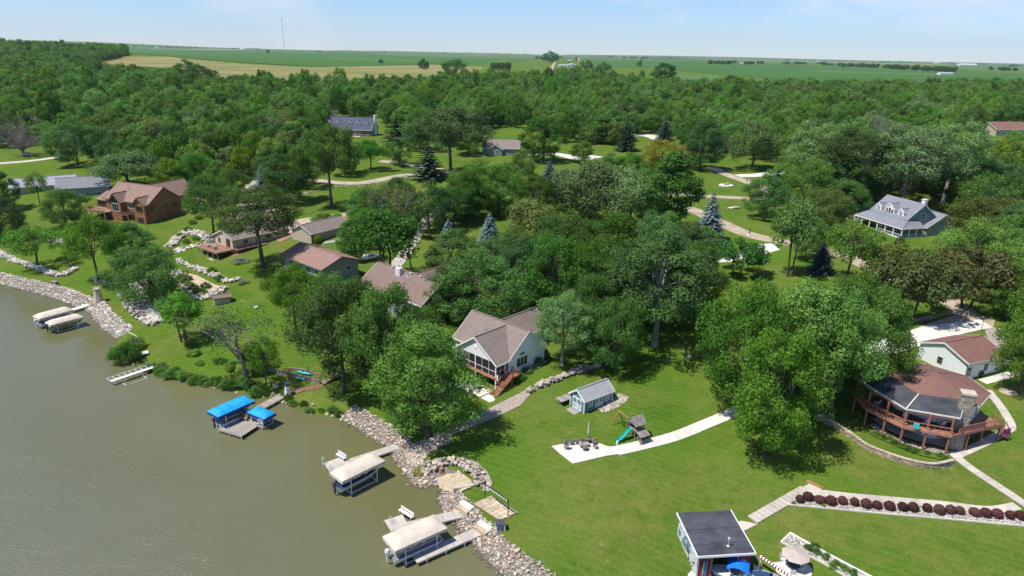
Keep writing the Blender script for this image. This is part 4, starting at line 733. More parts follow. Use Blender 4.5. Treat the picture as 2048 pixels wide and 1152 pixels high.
def barn(px, py, L_, W_, h, wall, rmat, label, rz=0.1):
    p = gp(px, py); b = thing('farm_building', label, 'barn', (p[0], p[1], p[2]-.3), rz, 'far farm buildings'); walls(b, 0, L_, 0, W_, -.5, h, h*1.6, wall); roof(b, 0, L_, 0, W_, h, h*1.6, rmat, trim=None)
BN = [(1118,133,24,12,4,'farm_white','silo_grey','long pale shed below the grain bins'),(1135,124,20,12,6,'farm_red','silo_grey','red barn beside the brick silo'),(1430,127,26,12,5,'farm_red','shingle_red','low red barn in the farm clump'),(1482,128,22,12,5,'farm_white','silo_grey','white farmhouse in the farm clump'),(1505,128,22,12,5,'farm_white','farm_white','white barn right in the farm clump'),(480,99,70,30,9,'farm_white','farm_white','white farm sheds near the mast'),(1920,131,160,40,10,'farm_white','farm_white','long white shed on the right horizon'),(1870,127,60,30,9,'farm_white','farm_white','white building left of the long horizon shed'),(1635,124,30,18,8,'farm_white','silo_grey','white farmhouse on the right plain'),(310,96,40,20,8,'farm_white','silo_grey','white farm on the left horizon'),(955,107,40,20,8,'farm_white','silo_grey','white farm buildings on the middle horizon'),(1880,150,40,14,5,'farm_white','silo_grey','pale shed at the right field edge'),(28,122,30,14,6,'farm_white','farm_white','white house in the wooded hill')]
for r in BN: barn(*r)
p = gp(569, 106); tw = thing('radio_mast', 'thin lattice radio mast rising above the left horizon', 'mast', (p[0], p[1], p[2]-1)); hm = 55+45*math.hypot(p[0], p[1])/FPX
for i in range(3): a = i*2.094; MB().tube([(2.2*math.cos(a), 2.2*math.sin(a), 0), (2.2*math.cos(a), 2.2*math.sin(a), hm)], .5, 4).build('leg', 'silo_grey', tw)
MB().lathe([(4, hm-8), (4, hm)], 8).build('top_platform', 'silo_grey', tw)
# ------------------------------------------------------------------ stone work
def rock_mesh(seed, mat, flat=.7):
    rr = np.random.default_rng(seed); bm = bmesh.new(); bmesh.ops.create_icosphere(bm, subdivisions=1, radius=.5)
    ax = np.array([1.15+.3*rr.random(), .85+.2*rr.random(), flat*(.75+.4*rr.random())])
    for v in bm.verts: k = 1+rr.normal()*.13; v.co = Vector((v.co.x*ax[0]*k, v.co.y*ax[1]*k, v.co.z*ax[2]*k))
    bmesh.ops.dissolve_limit(bm, angle_limit=R_(14), verts=bm.verts, edges=bm.edges)
    me = bpy.data.meshes.new('stone'); bm.to_mesh(me); bm.free(); me.materials.append(MATS[mat]); return me
ROCKS = {m_: [rock_mesh(40+i, m_) for i in range(7)] for m_ in ('limestone', 'limestone_white', 'fieldstone')}
def rock_cloud(name, items, mat, parent=None, label=None, cat=None):
    """all stones of a bed joined as one part: real stones, too many to pick apart"""
    vs, fs, o = [], [], 0; src = []
    for me in ROCKS[mat]: a = np.empty(len(me.vertices)*3); me.vertices.foreach_get('co', a); src.append((a.reshape(-1, 3), [tuple(p.vertices) for p in me.polygons]))
    rr = np.random.default_rng(len(items)); rnd = []
    for (x, y, z, s) in items:
        v, f = src[rr.integers(7)]; a = rr.random()*6.28; t_ = (rr.random()-.5)*1.0; c, sn = math.cos(a), math.sin(a); ct, st = math.cos(t_), math.sin(t_)
        M_ = np.array([[c, -sn, 0], [sn, c, 0], [0, 0, 1]]) @ np.array([[1, 0, 0], [0, ct, -st], [0, st, ct]]); q = (v*s) @ M_.T+np.array([x, y, z]); vs.append(q); fs += [tuple(i+o for i in p) for p in f]; o += len(v); rnd += [rr.random()]*len(f)
    me = bpy.data.meshes.new(name); me.from_pydata([tuple(p) for p in np.concatenate(vs)], [], fs); me.materials.append(MATS[mat+'_mix']); at_ = me.attributes.new('var', 'FLOAT', 'FACE'); at_.data.foreach_set('value', rnd)
    ob = link(name, me, parent); ob['kind'] = 'stuff'
    if label: tag(ob, label, cat)
    return ob
def stone_mix(name, ca, cb, cc):
    m, t, b = nodes_of(name); at_ = t.nodes.new('ShaderNodeAttribute'); at_.attribute_name = 'var'; v = wpos(t)
    o = mixc(t, at_.outputs['Fac'], ca, cb); o = mixc(t, ramp(t, mathn(t, 'FRACT', mathn(t, 'MULTIPLY', at_.outputs['Fac'], 7.7)), .72, .8), o, cc)
    o = mixc(t, mathn(t, 'MULTIPLY', ramp(t, noise(t, v, 3.5, 5, .6), .4, .75), .4), o, tuple(x*.55 for x in ca)); o = wet(t, o); t.links.new(o, b.inputs['Base Color']); b.inputs['Roughness'].default_value = .95; b.inputs['Specular IOR Level'].default_value = .15
    bump(t, b, noise(t, v, 9, 4, .6), .03)
stone_mix('limestone_mix', (.32, .275, .22), (.60, .525, .43), (.44, .31, .23)); stone_mix('limestone_white_mix', (.38, .345, .295), (.68, .62, .535), (.44, .34, .25)); stone_mix('fieldstone_mix', (.30, .255, .21), (.52, .45, .375), (.36, .24, .19))
plain('stone_individual', (.50, .455, .395), .95, .3, 1.4, .04, rnd=.34)
plain('bed_limestone', (.30, .26, .21), .95, .35, 5, .05); plain('bed_limestone_white', (.30, .28, .25), .95, .35, 5, .05)
def band(line, d0, d1, per, smin, smax, seed, mat):
    rr = np.random.default_rng(seed); c = np.array(line); seg = np.linalg.norm(np.diff(c, axis=0), axis=1); cum = np.concatenate([[0], np.cumsum(seg)]); n = int(cum[-1]*(d1-d0)*per); out = []; cell = {}
    for _ in range(n*4):
        t_ = rr.random()*cum[-1]; i = min(np.searchsorted(cum, t_)-1, len(seg)-1); i = max(i, 0); f = (t_-cum[i])/seg[i]; p = c[i]+(c[i+1]-c[i])*f; d = (c[i+1]-c[i])/seg[i]; nn = np.array([-d[1], d[0]]); p = p+nn*(d0+(d1-d0)*rr.random())
        s = smin+(smax-smin)*rr.random()**1.8; g = (int(p[0]/.3), int(p[1]/.3))
        if any((q[0]-p[0])**2+(q[1]-p[1])**2 < (.36*(q[2]+s))**2 for a in (-2,-1,0,1,2) for b_ in (-2,-1,0,1,2) for q in cell.get((g[0]+a, g[1]+b_), ())): continue
        cell.setdefault(g, []).append((p[0], p[1], s)); out.append((p[0], p[1], s))
        if len(out) >= n: break
    P = np.array(out); z = zt(P[:, 0], P[:, 1]); return [(a, b_, h+.05+s*.10, s) for (a, b_, s), h in zip(out, z)]
def stone_thing(name, label, cat, items, mat, npart=290, key=None):
    c = np.mean([i[:3] for i in items], axis=0); root = thing(name, label, cat, (c[0], c[1], zg(c[0], c[1])))
    items = sorted(items, key=key or (lambda i: math.hypot(i[0], i[1])-i[3]*14)); rr = np.random.default_rng(5)
    for (x, y, z, s) in items[:npart]:
        o = link('stone', ROCKS[mat][rr.integers(7)], root, (x-c[0], y-c[1], z-root.location.z), ((rr.random()-.5)*1.0, (rr.random()-.5)*.8, rr.random()*6.28)); o.scale = (s, s, s)
    if len(items) > npart: rock_cloud('small_stones', [(x-c[0], y-c[1], z-root.location.z, s) for x, y, z, s in items[npart:]], mat, root)
    return root
shw = lambda a, b_: [tuple(at(*p)[:2]) for p in SH_PX[a:b_]]
ix = {p: i for i, p in enumerate(SH_PX)}
near = shw(ix[(680,838)], len(SH_PX))+[(5, 56.5), (13, 54.4)]
stone_thing('riprap_bank', 'pale riprap boulders lining the near shore below the big lawn', 'riprap', band(near, -.7, 3.0, 7.0, .22, .78, 3, 'limestone'), 'limestone')
left = shw(0, ix[(235,679)]+1)
stone_thing('riprap_bank', 'white limestone riprap along the far left shore', 'riprap', band(left, -.6, 3.3, 4.4, .35, .8, 4, 'limestone_white'), 'limestone_white')
mid = shw(ix[(250,728)], ix[(680,838)]+1)
stone_thing('shore_stones', 'scattered stones at the weedy middle shore', 'stones', band(mid, -.4, 1.6, .55, .3, .7, 6, 'fieldstone'), 'fieldstone', 200)
def shore_base(name, line, d0, d1, mat):
    c = smooth_line(line, .8); l, r = side_pts(c, 2.0); n_ = (l-r)/2; poly = [tuple(p) for p in c+n_*d0]+[tuple(p) for p in (c+n_*d1)[::-1]]; v = []; f = []; k = 6
    for j in range(k):
        q = c+n_*(d0+(d1-d0)*j/(k-1)); z = zt(q[:, 0], q[:, 1])+.035; v += [(float(a), float(b_), float(h)) for (a, b_), h in zip(q, z)]
    n = len(c)
    for j in range(k-1):
        for i in range(n-1): f.append((j*n+i, j*n+i+1, (j+1)*n+i+1, (j+1)*n+i))
    struct(link(name, mesh_of(name, v, f, mat, True)))
plain('rubble', (.27, .235, .195), .95, .45, 3.0, .08)
shore_base('shore_rubble', near, -.9, 2.8, 'rubble'); shore_base('shore_rubble', left, -.8, 3.1, 'rubble')
def boulder_wall(name, label, px_line, rows, thick, mat, smin=.5, smax=1.0, seed=1, step=.62, hrow=.36):
    c = smooth_line(px_poly(px_line), step); rr = np.random.default_rng(seed); l, r = side_pts(c, 1.0); nn = (l-r); it = []
    for k in range(rows):
        for j in range(thick):
            for i, p in enumerate(c):
                if rr.random() < .12: continue
                q = p+nn[i]*(j*.55-k*.18+rr.normal()*.12)+rr.normal(size=2)*.1; s = smin+(smax-smin)*rr.random()**1.5; it.append((q[0], q[1], zg(q[0], q[1])+k*hrow+s*.14, s))
    return stone_thing(name, label, 'boulder wall', it, mat, 290)
boulder_wall('boulder_wall', 'fieldstone boulder wall between white house lawn and teal shed', [(1058,786),(1075,777),(1100,766),(1130,755),(1160,745),(1190,736),(1222,727)], 2, 2, 'fieldstone', .55, 1.15, 1)
boulder_wall('boulder_wall', 'lowest limestone wall beside the shore lawn at left', [(240,590),(252,612),(272,632),(300,650),(322,644),(340,632)], 2, 8, 'limestone_white', .5, 1.1, 2)
boulder_wall('boulder_wall', 'upper curved limestone wall below the cream deck house', [(352,522),(380,535),(405,545),(432,556),(455,566),(480,560)], 2, 3, 'limestone_white', .45, 1.0, 3)
boulder_wall('boulder_wall', 'middle limestone wall around the terrace shrubs', [(345,545),(360,568),(382,590),(405,600),(432,590),(455,578)], 2, 4, 'limestone_white', .45, .95, 4)
boulder_wall('boulder_wall', 'limestone bank left of the cream deck house', [(350,492),(362,478),(378,468),(398,474),(414,486)], 2, 5, 'limestone_white', .5, 1.2, 5)
boulder_wall('boulder_wall', 'long low limestone wall at the far left terrace', [(-20,500),(15,518),(45,530),(75,540),(108,552),(135,550),(155,538)], 2, 3, 'limestone_white', .5, 1.1, 6)
boulder_wall('boulder_wall', 'limestone bank rising behind the lowest left wall', [(262,572),(285,592),(310,606),(338,612)], 2, 6, 'limestone_white', .5, 1.1, 21)
boulder_wall('boulder_wall', 'limestone spread below the bank of the cream deck house', [(345,508),(366,502),(392,494),(408,498)], 1, 5, 'limestone_white', .5, 1.2, 22)
boulder_wall('boulder_wall', 'small limestone outcrop below the far left trees', [(98,482),(112,486),(130,492)], 2, 4, 'limestone_white', .5, 1.1, 7)
boulder_wall('boulder_wall', 'ring of stones round the leaning terrace tree', [(186,558),(200,568),(222,568),(240,562)], 1, 3, 'limestone', .4, .9, 8)
boulder_wall('boulder_wall', 'rock edging along the white house side wall', [(1000,778),(1020,764),(1045,750),(1070,738),(1092,722)], 1, 2, 'fieldstone', .4, .8, 9)
boulder_wall('boulder_wall', 'ring of large stones round the sandy fire cove', [(852,950),(868,938),(890,930),(912,930),(934,940),(950,955),(957,972)], 2, 3, 'limestone', .4, .95, 10, .5)
boulder_wall('boulder_wall', 'stone edging of the red house carport', [(365,420),(378,424),(398,420)], 1, 2, 'limestone_white', .4, .8, 11)
boulder_wall('boulder_wall', 'long stone retaining wall along the drive below the cape house', [(590,395),(640,380),(690,374),(740,372),(780,364),(815,356)], 1, 2, 'fieldstone', .5, 1.0, 12, 1.1)
drape('gravel_path', px_poly([(1066,783),(1052,780),(1000,806),(950,832),(905,852),(870,868),(880,880),(925,862),(985,838),(1040,812)]), 'gravel_pink', .07, .6)
drape('gravel_apron', px_poly([(815,893),(850,880),(895,872),(905,885),(870,900),(845,915),(832,935),(815,930),(808,905)]), 'gravel_pink', .10, .5)
drape('gravel_ring', px_poly([(885,930),(905,918),(930,917),(955,926),(975,945),(985,968),(978,985),(965,983),(968,962),(950,940),(925,930)]), 'gravel_pink', .12, .4)
drape('sand_cove', px_poly([(872,958),(895,950),(925,950),(942,962),(946,975),(925,984),(900,986),(880,978)]), 'sand', .2, .4)
drape('gravel_terrace', px_poly([(365,545),(395,552),(425,568),(445,575),(430,588),(400,590),(380,575)]), 'sand', .15, .6)
def bed(name, px, mat, per, smin, smax, label, lift=.0, seed=2):
    drape(name.replace('stones', 'base').replace('rocks', 'base'), px_poly(px), 'bed_'+mat, .05+lift, .5)
    P = px_poly(px); A = np.array(P); mn, mx_ = A.min(0), A.max(0); rr = np.random.default_rng(seed); area = .5*abs(np.dot(A[:, 0], np.roll(A[:, 1], 1))-np.dot(A[:, 1], np.roll(A[:, 0], 1))); n = int(area*per); it = []
    X = mn[0]+(mx_[0]-mn[0])*rr.random(n*12); Y = mn[1]+(mx_[1]-mn[1])*rr.random(n*12); ins = np.zeros(X.shape, bool)
    for i in range(len(A)):
        ax, ay = A[i]; bx, by = A[(i+1) % len(A)]
        if ay != by: ins ^= ((ay > Y) != (by > Y)) & (X < (bx-ax)*(Y-ay)/(by-ay)+ax)
    X, Y = X[ins][:n], Y[ins][:n]; z = zt(X, Y)
    rock_cloud(name, [(a, b_, h+.03+lift, smin+(smax-smin)*rr.random()) for a, b_, h in zip(X, Y, z)], mat, None, label, 'stones')
bed('shrub_bed_stones', [(1576,1008),(1592,990),(1640,997),(1750,1006),(1850,1014),(1950,1022),(2060,1032),(2060,1052),(1950,1043),(1800,1030),(1680,1018)], 'limestone_white', 26, .12, .28, 'white landscape stones under the row of purple shrubs')
bed('flower_bed_stones', [(1563,1084),(1581,1068),(1625,1094),(1680,1124),(1745,1158),(1700,1160),(1640,1122),(1600,1104)], 'limestone_white', 26, .12, .3, 'white landscape stones in the raised bed by the umbrella')
bed('shed_stones', [(1196,817),(1215,806),(1238,786),(1258,794),(1250,805),(1225,820),(1203,826)], 'limestone', 12, .22, .5, 'pale stones spread beside the teal shed')
bed('deck_gravel', [(1740,852),(1752,862),(1790,882),(1840,900),(1890,911),(1900,906),(1870,896),(1820,885),(1775,866),(1752,849)], 'limestone', 18, .12, .25, 'pale gravel stones along the deck posts of the octagonal house', .1)
bed('cove_rocks', [(815,893),(850,880),(880,868),(905,872),(890,888),(860,905),(845,925),(830,930)], 'limestone', 4, .25, .6, 'loose rocks spread under the shore maple')
# retaining wall of split blocks below the octagonal house
def block_wall(px_line, rows, h, L_, name, label, mat='wall_block'):
    c = smooth_line(px_poly(px_line), L_); p0 = c[len(c)//2]; root = thing(name, label, 'retaining wall', (p0[0], p0[1], zg(*p0))); rr = random.Random(3); me = []
    for k in range(4):
        b = MB(); b.box(-L_*.47, L_*.47, -.15-.02*k, .15+.02*k, 0, h*.93); me.append(mesh_of('block', b.v, b.f, mat))
    cap = MB().box(-L_*.5, L_*.5, -.22, .22, 0, .1); capm = mesh_of('cap_stone', cap.v, cap.f, 'stone_cream')
    d = np.gradient(c, axis=0); n = 0
    for r in range(rows):
        for i, p in enumerate(c):
            a = math.atan2(d[i][1], d[i][0]); off = (L_/2 if r % 2 else 0); q = p+d[i]/np.linalg.norm(d[i])*off; nn = np.array([-math.sin(a), math.cos(a)])*rr.uniform(-.03, .03)
            o = link('block', me[rr.randrange(4)], root, (q[0]+nn[0]-p0[0], q[1]+nn[1]-p0[1], zg(*p)-.25+r*h-root.location.z), a+rr.uniform(-.03, .03)); n += 1
    for i, p in enumerate(c):
        a = math.atan2(d[i][1], d[i][0]); link('cap_stone', capm, root, (p[0]-p0[0], p[1]-p0[1], zg(*p)-.25+rows*h-root.location.z), a)
block_wall([(1632,838),(1665,853),(1700,875),(1730,897),(1770,914),(1820,930),(1865,937),(1902,930)], 5, .2, .5, 'block_retaining_wall', 'curved tan block retaining wall below the octagonal house')
# ------------------------------------------------------------------ trees
def leaf_mesh(name, cen, nrm, size, mat, var, aspect=.62):
    n = len(cen); nrm = nrm/(np.linalg.norm(nrm, axis=1)[:, None]+1e-9); rv = RNG.normal(size=(n, 3)); a = np.cross(nrm, rv); a /= np.linalg.norm(a, axis=1)[:, None]+1e-9; b = np.cross(nrm, a)
    s = (size*(.7+.6*RNG.random(n)))[:, None]
    bend = nrm*s*.18
    v = np.stack([cen-a*s*.5, cen+b*s*aspect*.5+a*s*.04+bend, cen+a*s*.5, cen-b*s*aspect*.5+a*s*.04+bend], 1).reshape(-1, 3)
    f = np.arange(4*n)
    me = bpy.data.meshes.new(name); me.vertices.add(4*n); me.vertices.foreach_set('co', v.ravel().astype(np.float32)); me.loops.add(4*n); me.loops.foreach_set('vertex_index', f)
    me.polygons.add(n); me.polygons.foreach_set('loop_start', np.arange(0, 4*n, 4)); me.update()
    at_ = me.attributes.new('var', 'FLOAT', 'FACE'); at_.data.foreach_set('value', var.astype(np.float32)); me.materials.append(MATS[mat]); return me
def usph(n):
    d = RNG.normal(size=(n, 3)); return d/np.linalg.norm(d, axis=1)[:, None]
def bezier(a, b, c, n=5): return [a*(1-t)**2+2*b*t*(1-t)+c*t*t for t in np.linspace(0, 1, n)]
PROTO = {}
def broadleaf(key, H=14, W=11, base=.22, top=1.0, nclump=46, cr=1.5, nleaf=8500, size=.46, shape=1.0, barkmat='bark', droop=0.0, hollow=.45, trunks=1, density=1.0, tr=.3):
    """trunk with limbs, crown of leaf clumps spread through an ellipsoid"""
    zc = H*(base+top)/2; hz = H*(top-base)/2; d = usph(nclump*3); d = d[d[:, 2] > (-.93 if base < .1 else -.7)][:nclump]; nclump = len(d)
    rad = (hollow+(1-hollow)*RNG.random(nclump)**.55); C_ = d*rad[:, None]
    prof = 1.0-.45*np.clip(C_[:, 2], 0, 1)**2*(shape)            # narrower towards the top
    az_ = np.arctan2(C_[:, 1], C_[:, 0]); asym = 1+.13*np.sin(az_*3+RNG.random()*6)+.16*np.sin(az_*2+C_[:, 2]*4+RNG.random()*6)*np.cos(C_[:, 2]*3+1)
    P_ = None; P = np.stack([C_[:, 0]*(W/2-cr*.55)*prof*asym, C_[:, 1]*(W/2-cr*.55)*prof*asym, zc+C_[:, 2]*(hz-cr*.5)], 1)
    r = cr*(.62+.7*RNG.random(nclump)); wgt = r**2; cnt = np.maximum(20, (nleaf*density*wgt/wgt.sum()).astype(int))
    cen = []; nr = []; var = []
    for i in range(nclump):
        k = cnt[i]; q = usph(k); q[:, 2] = q[:, 2]*.8+.12; rr = r[i]*(.55+.5*RNG.random(k)**.6)*(1+.28*np.sin(q[:, 0]*5+i)*np.sin(q[:, 1]*5+2*i))
        c = P[i]+q*rr[:, None]*np.array([1.02, 1.02, 1.02])
        if droop: c[:, 2] -= droop*RNG.random(k)**2*1.6
        cen.append(c); nr.append(q*1.0+np.array([0, 0, .18])+RNG.normal(size=(k, 3))*.5); cv = RNG.random()*.5; var.append(cv+RNG.random(k)*.5)
    cen = np.concatenate(cen); crown = leaf_mesh(key+'_crown', cen, np.concatenate(nr), size, 'leaf', np.concatenate(var))
    mb = MB()
    for ti in range(trunks):
        ox, oy = ((0, 0) if trunks == 1 else (math.cos(ti*2.2)*.5, math.sin(ti*2.2)*.5)); lean = RNG.normal(size=2)*.35+np.array([ox, oy])*1.4
        fork = np.array([ox+lean[0]*.6, oy+lean[1]*.6, H*(base+.08)]); topp = np.array([lean[0]*1.4, lean[1]*1.4, H*.74])
        mb.tube([(ox, oy, -.6), (ox, oy, .15), (ox+lean[0]*.2, oy+lean[1]*.2, H*base*.5), fork, (fork+topp)/2, topp], [tr*1.5, tr*1.12, tr*.92, tr*.78, tr*.45, tr*.12], 8)
        for i in RNG.choice(nclump, min(14 if trunks == 1 else 7, nclump), replace=False):
            t_ = RNG.random()*.6; s0 = fork+(topp-fork)*t_; e = P[i]; midp = (s0+e)/2+np.array([0, 0, .12*H*(RNG.random()-.2)]); pts = bezier(s0, midp, e, 5); q = tr*(.42-.25*t_)
            mb.tube(pts, [q, q*.8, q*.6, q*.4, q*.15], 5)
            for _ in range(2):
                j = RNG.integers(nclump)
                if np.linalg.norm(P[j]-pts[2]) < W*.35: mb.tube(bezier(pts[2], (pts[2]+P[j])/2+np.array([0, 0, .4]), P[j], 4), [q*.45, q*.35, q*.22, q*.08], 4)
    trunk = mesh_of(key+'_trunk', mb.v, mb.f, barkmat, True); PROTO[key] = (trunk, crown, H, W)
def conifer(key, H=12, W=5, tiers=22, per=15, size=.42, mat='needle', base=.05, droop=.25):
    cen = []; nr = []; var = []; mb = MB(); mb.tube([(0, 0, -.5), (0, 0, .2), (0, 0, H*.5), (0, 0, H*.98)], [.26, .2, .12, .02], 7)
    for i in range(tiers):
        f = i/(tiers-1); z = H*(base+(1-base)*f**.92); L_ = W/2*(1-f)**.85*(.85+.3*RNG.random())+.12; n = max(5, int(per*(1-.55*f)))
        for j in range(n):
            a = 2*math.pi*(j+RNG.random()*.7)/n+i*.7; l = L_*(.75+.4*RNG.random()); k = max(4, int(l*7)); ts = np.linspace(.12, 1, k); c0 = RNG.random()*.5
            for t_ in ts:
                wdt = (.12+.55*l*.3*(1-t_)); m_ = 2+int(wdt*5)
                for _ in range(m_):
                    s = (RNG.random()-.5)*2*wdt
                    cen.append((math.cos(a)*l*t_-math.sin(a)*s, math.sin(a)*l*t_+math.cos(a)*s, z-droop*l*t_**1.2+.16*l*max(0, t_-.75)+RNG.normal()*.04))
                    nr.append((math.cos(a)*.35+RNG.normal()*.35, math.sin(a)*.35+RNG.normal()*.35, .9)); var.append(c0+RNG.random()*.5)
            if j % 2 == 0: mb.tube([(0, 0, z), (math.cos(a)*l*.8, math.sin(a)*l*.8, z-droop*l*.7)], [.045, .012], 4)
    crown = leaf_mesh(key+'_crown', np.array(cen), np.array(nr), size, mat, np.array(var), .5)
    PROTO[key] = (mesh_of(key+'_trunk', mb.v, mb.f, 'bark', True), crown, H, W)
def dead(key, H=12, W=9, seed=3, sparse=900):
    rng = np.random.default_rng(seed); mb = MB(); tips = []
    def grow(p, d, L_, r, lev):
        pts = [p]; q = p.copy(); dd = d.copy()
        for i in range(4): dd = dd+rng.normal(size=3)*.16+np.array([0, 0, .05 if lev else .1]); dd /= np.linalg.norm(dd); q = q+dd*L_/4; pts.append(q.copy())
        mb.tube(pts, [r, r*.86, r*.72, r*.58, r*.42], 6 if lev < 2 else 4)
        if lev >= 4: tips.append(q); return
        for k in range(3 if lev < 2 else 4):
            b = rng.normal(size=3); b -= dd*(b@dd); b /= np.linalg.norm(b); nd = dd*(.55+.3*rng.random())+b*(.75); nd[2] = max(nd[2], -.1); nd /= np.linalg.norm(nd)
            grow(pts[2+rng.integers(3)], nd, L_*(.55+.25*rng.random()), r*.55, lev+1)
        if lev == 0: grow(q, dd, L_*.7, r*.5, 1)
    grow(np.array([0, 0, -.4]), np.array([.05, .05, 1.]), H*.42, .26, 0)
    v = np.array(mb.v); s = (W/2)/np.percentile(np.abs(v[:, :2]), 99); v[:, :2] *= s; hh = H/v[:, 2].max(); v[:, 2] *= hh
    tp = np.array(tips)*np.array([s, s, hh]); idx = rng.integers(0, len(tp), sparse); c = tp[idx]+rng.normal(size=(sparse, 3))*.3
    crown = leaf_mesh(key+'_crown', c, rng.normal(size=(sparse, 3))+np.array([0, 0, .6]), .3, 'leaf', rng.random(sparse))
    PROTO[key] = (mesh_of(key+'_trunk', [tuple(p) for p in v], mb.f, 'dead_wood', True), crown, H, W)
broadleaf('oak', 14, 12.5, .02, 1.0, 125, 1.02, 23000, .265, .8, hollow=.62)
broadleaf('oak2', 14, 11.5, .02, 1.0, 115, 1.0, 22000, .265, .6, hollow=.62)
broadleaf('maple', 15, 11, .02, 1.0, 120, .98, 23000, .26, 1.1, hollow=.64)
broadleaf('maple2', 15, 10, .02, 1.0, 110, .95, 21000, .26, 1.3, hollow=.64)
broadleaf('poplar', 19, 11, .16, 1.0, 125, 1.0, 22000, .27, .9, 'bark_pale', tr=.36, hollow=.52)
broadleaf('street', 15, 12, .30, 1.0, 115, 1.05, 22000, .265, .7, hollow=.55, tr=.28)
broadleaf('tall', 18, 13, .34, 1.0, 130, 1.05, 24000, .265, .6, hollow=.5, tr=.32)
broadleaf('great', 22, 21, .02, 1.0, 200, 1.5, 62000, .31, .8, hollow=.68, tr=.5)
broadleaf('oak_b', 14, 12.5, .04, 1.0, 110, 1.1, 22000, .265, .5, hollow=.55); broadleaf('oak2_b', 14, 11.5, .03, 1.0, 120, .95, 21000, .265, .9, hollow=.58); broadleaf('maple_b', 15, 11, .03, 1.0, 105, 1.05, 22000, .26, 1.4, hollow=.6); broadleaf('street_b', 15, 12, .26, 1.0, 100, 1.15, 21000, .265, .5, hollow=.5, tr=.28); broadleaf('oakm', 15, 12.5, .14, 1.0, 125, 1.05, 24000, .265, .6, hollow=.55, tr=.3)
VARIANT = {'oak': ('oak', 'oak_b'), 'oak2': ('oak2', 'oak2_b', 'oak_b'), 'maple': ('maple', 'maple_b'), 'street': ('street', 'street_b')}
broadleaf('airy', 13, 11, .28, 1.0, 44, 1.25, 4800, .36, .4, tr=.24)
broadleaf('willow', 12, 12, .10, 1.0, 60, 1.15, 11000, .36, .6, droop=1.1)
broadleaf('multi', 11, 9, .30, 1.0, 40, 1.25, 6500, .38, .5, trunks=3, tr=.17)
broadleaf('crab', 6, 7.5, .16, 1.0, 40, .9, 7000, .30, .4, trunks=2, tr=.14)
broadleaf('pyramid', 17, 8, .07, 1.0, 60, 1.25, 11000, .42, 1.9, hollow=.55)
broadleaf('wood_a', 14, 13, .04, 1.0, 70, 1.35, 7500, .48, .45, hollow=.62); broadleaf('wood_b', 14, 12, .04, 1.0, 64, 1.25, 7000, .48, .65, hollow=.62); broadleaf('wood_c', 14, 13.5, .05, 1.0, 76, 1.15, 7000, .46, .4, droop=.4, hollow=.6)
broadleaf('bush', 2.2, 2.8, .0, 1.0, 40, .42, 3600, .14, .3, tr=.05, hollow=.6)
def ball(key, H=1.2, W=1.3, n=3400, size=.10):
    q = usph(n); q = q[q[:, 2] > -.85]; k = len(q); r_ = (.78+.26*RNG.random(k)**.7)*(1+.10*np.sin(q[:, 0]*6)*np.sin(q[:, 1]*7+1)*np.cos(q[:, 2]*5))
    c = q*r_[:, None]*np.array([W/2, W/2, H/2*1.02])+np.array([0, 0, H/2]); cr = leaf_mesh(key+'_crown', c, q+RNG.normal(size=(k, 3))*.6, size, 'leaf', RNG.random(k)); mb = MB()
    for a in range(5): mb.tube([(0, 0, -.1), (.12*math.cos(a*1.3), .12*math.sin(a*1.3), H*.3), (.3*math.cos(a*1.3), .3*math.sin(a*1.3), H*.7)], [.03, .02, .008], 5)
    PROTO[key] = (mesh_of(key+'_trunk', mb.v, mb.f, 'bark', True), cr, H, W)
ball('ball')
conifer('spruce', 12, 5.4); conifer('pine', 12, 6.5, 15, 10, .55, droop=.05, base=.12)
def bare(key, H=10, W=11):
    rng = np.random.default_rng(9); mb = MB(); tips = []; mb.tube([(0, 0, -.4), (0, 0, .5), (.05, 0, H*.22)], [.4, .3, .24], 7)
    for i in range(64):
        d = rng.normal(size=3); d[2] = abs(d[2])*.9+.12; d /= np.linalg.norm(d); e = np.array([d[0]*W/2, d[1]*W/2, H*.22+d[2]*H*.78]); s0 = np.array([0, 0, H*(.1+.14*rng.random())]); m_ = (s0+e)/2+np.array([d[0]*.4, d[1]*.4, .6]); p = bezier(s0, m_, e, 5); mb.tube(p, [.10, .08, .06, .035, .015], 4)
        for k in range(9):
            a = p[1+rng.integers(4)]; b = a+rng.normal(size=3)*W*.09+d*W*.10; mb.tube([a, (a+b)/2+rng.normal(size=3)*.12, b], [.03, .022, .01], 3); tips.append(b)
    tp = np.array(tips); c = tp[rng.integers(0, len(tp), 300)]
    PROTO[key] = (mesh_of(key+'_trunk', mb.v, mb.f, 'dead_wood', True), leaf_mesh(key+'_crown', c, rng.normal(size=(300, 3)), .2, 'leaf', rng.random(300)), H, W)
bare('bare')
dead('dead', 12, 9); dead('dying', 12, 11, 11, 1300)

